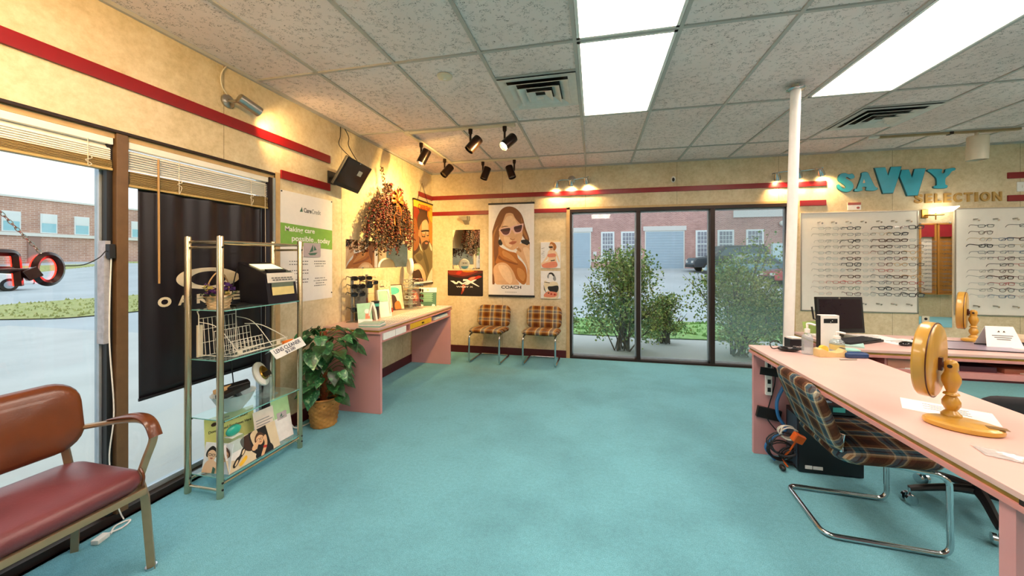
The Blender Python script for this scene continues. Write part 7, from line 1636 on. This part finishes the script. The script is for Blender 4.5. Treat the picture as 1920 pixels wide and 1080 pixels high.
m = MB(); m.text('COACH', Frame((1.352, 2.955, CZ + .018), (1, 0, 0), (0, 0, 1)), 0, 0, .055, .011, .0002, .0008); m.build('lettering', I['white'], t, smooth=False)
m = MB(); m.obox((1.375, 2.995, CZ + .0725 + .0065), (.07, .06, .012), (0, 0, .3)); tag(m.build('tissue_pack', M_white, bevel=.003), 'white packet lying on top of the small black box', 'packet')
t = thing('barcode_scanner', 'black hand scanner with looped cord at the counter corner', 'scanner', (1.30, 2.90, CZ))
m = MB(); m.ell((1.30, 2.90, CZ + .018), (.068, .026, .018), 16, 10, M=Euler((0, 0, -.1)).to_matrix()); m.build('body', MATS['glossy_black'], t)
m = MB(); m.obox((1.285, 2.895, CZ + .03), (.05, .02, .006), (0, -.1, -.1)); m.build('trigger', M_bronze, t)
m = MB(); m.tube(cr([(1.245, 2.91, CZ + .02), (1.215, 2.93, CZ + .01), (1.22, 2.98, CZ + .035), (1.27, 3.01, CZ + .05), (1.30, 3.02, CZ + .03)], 6), .0035, 6); m.build('cord', M_black, t)
t = thing('sticky_note_stand', 'lime green note card standing behind the spray bottle', 'card', (1.775, 3.62, CZ))
m = MB(); m.prism([(0, 0), (.12, 0), (.12, .115), (0, .105)], Frame((1.735, 3.60, CZ), (.98, .15, 0), (-.05, .25, .96)), -.004, 0); m.build('card', mat('lime_card', '#b7d878', .6), t)
m = MB(); m.obox((1.82, 3.50, CZ + .010), (.16, .13, .02), (0, 0, .3)); tag(m.build('tissue_bundle', M_paper, bevel=.004), 'white paper bundle on desk left of the white device', 'paper')
m = MB(); m.obox((1.86, 3.22, CZ + .006), (.12, .19, .012), (0, 0, -.5)); tag(m.build('notebook', mat('pale_teal_book', '#a8cfc8', .5), bevel=.002), 'pale teal notebook under the keyboard left end', 'notebook')
# ------------------------------------------------------------------ under the counter
t = thing('power_strip', 'white power strip taped upright inside the counter end panel', 'power strip', (1.22, 3.0, .40))
m = MB(); m.box((1.195, 2.982, .435), (1.235, 3.004, .70)); m.build('housing', M_white, t, bevel=.003)
for q in range(4): m = MB(); m.box((1.205, 2.979, .46 + q*.058), (1.225, 2.982, .49 + q*.058)); m.build('socket', M_black, t)
m = MB(); m.tube(cr([(1.25, 2.99, .70), (1.255, 2.985, .55), (1.235, 2.985, .44), (1.22, 2.985, .38), (1.20, 2.98, .28), (1.25, 2.96, .2)], 6), .004, 6); m.build('cord', M_black, t)
for k, (x0, z0, w_, h_, rz, lab) in enumerate(((1.155, .575, .14, .055, -.12, 'black tape strip across the white power strip'), (1.14, .265, .15, .075, -.18, 'black cable box on the inside of the counter end panel'))):
    m = MB(); m.obox((x0 + w_/2, 2.99 if k else 2.975, z0 + h_/2), (w_, .024 if k else .004, h_), (0, -rz, 0)); tag(m.build('cable_tape' if not k else 'cable_box', M_black), lab, 'tape' if not k else 'box')
m = MB(); m.tube(cr([(1.38, 2.95, .715), (1.34, 2.95, .62), (1.285, 2.95, .5), (1.25, 2.95, .4), (1.26, 2.95, .3), (1.30, 2.94, .22), (1.22, 2.92, .17), (1.17, 2.92, .09), (1.22, 2.9, .02)], 8), .011, 10); tag(m.build('cable', mat('blue_cable', '#2f6ea8', .4)), 'thick blue cable hanging under the counter', 'cable')
r_ = random.Random(12)
for k, (R_, cxx, czz, hc, lab) in enumerate(((.075, 1.24, .10, '#151517', 'black coiled cord lowest under the counter by the panel'), (.06, 1.30, .075, '#1d1d22', 'black coiled cord on the carpet beside the computer tower'), (.09, 1.255, .155, '#2b2b30', 'dark looped cord hanging over the coils'), (.05, 1.27, .24, '#d8d4c8', 'white cord loop under the counter'))):
    m = MB(); P = [V(cxx + math.cos(a*1.0)*R_*(1 + .12*math.sin(a*1.7 + k)), 2.86 + .02*math.sin(a*.63) - .012*k + .006*(a/6.28), max(.008, czz + math.sin(a)*R_*.85)) for a in [i*.33 for i in range(75)]]
    m.tube(P, .0042, 6); tag(m.build('cable', mat('cord_%d' % k, hc, .5)), lab, 'cable', 'cords under the counter')
t = thing('extension_plug', 'orange extension plug among cables under the counter', 'plug', (1.31, 2.80, .19))
m = MB(); m.obox((1.31, 2.80, .225), (.07, .045, .06), (.2, .4, .2)); m.build('body', mat('orange_rubber', '#e0621c', .5), t, bevel=.012, seg=3)
m = MB(); m.tube(cr([(1.31, 2.82, .20), (1.28, 2.84, .12), (1.25, 2.86, .05), (1.27, 2.84, .008)], 5), .006, 8); m.build('cord', MATS['orange_rubber'], t)
m = MB(); m.ell((1.22, 2.80, .02), (.018, .03, .018)); m.build('black_plug_end', M_black, t)
t = thing('computer_tower', 'black computer tower standing on the carpet under the counter', 'computer', (1.50, 2.88, 0))
m = MB(); m.box((1.315, 2.80, .004), (1.68, 2.97, .385)); m.build('case', mat('black_tower', '#141419', .35), t, bevel=.006)
m = MB(); m.box((1.35, 2.796, .03), (1.39, 2.80, .052)); m.box((1.395, 2.796, .03), (1.45, 2.80, .05)); m.build('service_label', I['white'], t)
m = MB(); m.box((1.56, 2.796, .33), (1.60, 2.80, .36)); m.build('sticker', M_steel, t)
m = MB(); m.box((1.313, 2.82, .02), (1.316, 2.95, .36)); m.build('rear_plate', mat('blue_grey_plate', '#4f6070', .4, .4), t)
t = thing('equipment_box', 'black device with teal display on top of the computer tower', 'device', (1.54, 2.89, .386))
m = MB(); m.obox((1.53, 2.885, .42), (.26, .14, .062), (0, 0, .05)); m.build('case', M_black, t, bevel=.004)
m = MB(); m.obox((1.55, 2.814, .425), (.07, .003, .03), (0, 0, .05)); m.build('teal_display', I['teal'], t)
m = MB(); m.obox((1.46, 2.86, .4535), (.16, .03, .004), (0, .0, .3)); m.build('blue_trim', mat('light_blue_strip', '#8fbcd8', .4), t)
# ------------------------------------------------------------------ camera, sky, lamps, render settings
cam = bpy.data.cameras.new('camera'); co = bpy.data.objects.new('camera', cam); COL.objects.link(co)
co.location = (0, 0, 1.396); co.rotation_euler = (PI/2, 0, .2186)
cam.sensor_width = 36; cam.lens = 696.4 / 1920 * 36; cam.shift_y = -(540 - 488.5) / 1920; cam.clip_start = .05; cam.clip_end = 400
SC.camera = co
w = bpy.data.worlds.new('overcast_sky'); SC.world = w; w.use_nodes = True
nt = w.node_tree; nt.nodes.clear()
wo = nn(nt, 'ShaderNodeOutputWorld'); bg = nn(nt, 'ShaderNodeBackground')
tc = nn(nt, 'ShaderNodeTexCoord'); n = nn(nt, 'ShaderNodeTexNoise'); n.inputs['Scale'].default_value = 2.2; n.inputs['Detail'].default_value = 4
lk(nt, tc.outputs['Generated'], n.inputs['Vector'])
r = ramp(nt, n.outputs['Fac'], [(.35, (.80, .87, .95)), (.65, (.93, .96, 1.0))])
lk(nt, r.outputs[0], bg.inputs[0]); bg.inputs[1].default_value = SKY; lk(nt, bg.outputs[0], wo.inputs[0])
SC.view_settings.view_transform = 'Standard'; SC.view_settings.look = 'None'; SC.view_settings.gamma = 1; SC.view_settings.exposure = EXPO
SC.view_settings.use_curve_mapping = False
cy = SC.cycles
cy.use_denoising = True; cy.max_bounces = 9; cy.diffuse_bounces = 5; cy.glossy_bounces = 4; cy.transparent_max_bounces = 24; cy.transmission_bounces = 6
cy.sample_clamp_indirect = 6; cy.caustics_reflective = False; cy.caustics_refractive = False; cy.use_light_tree = True
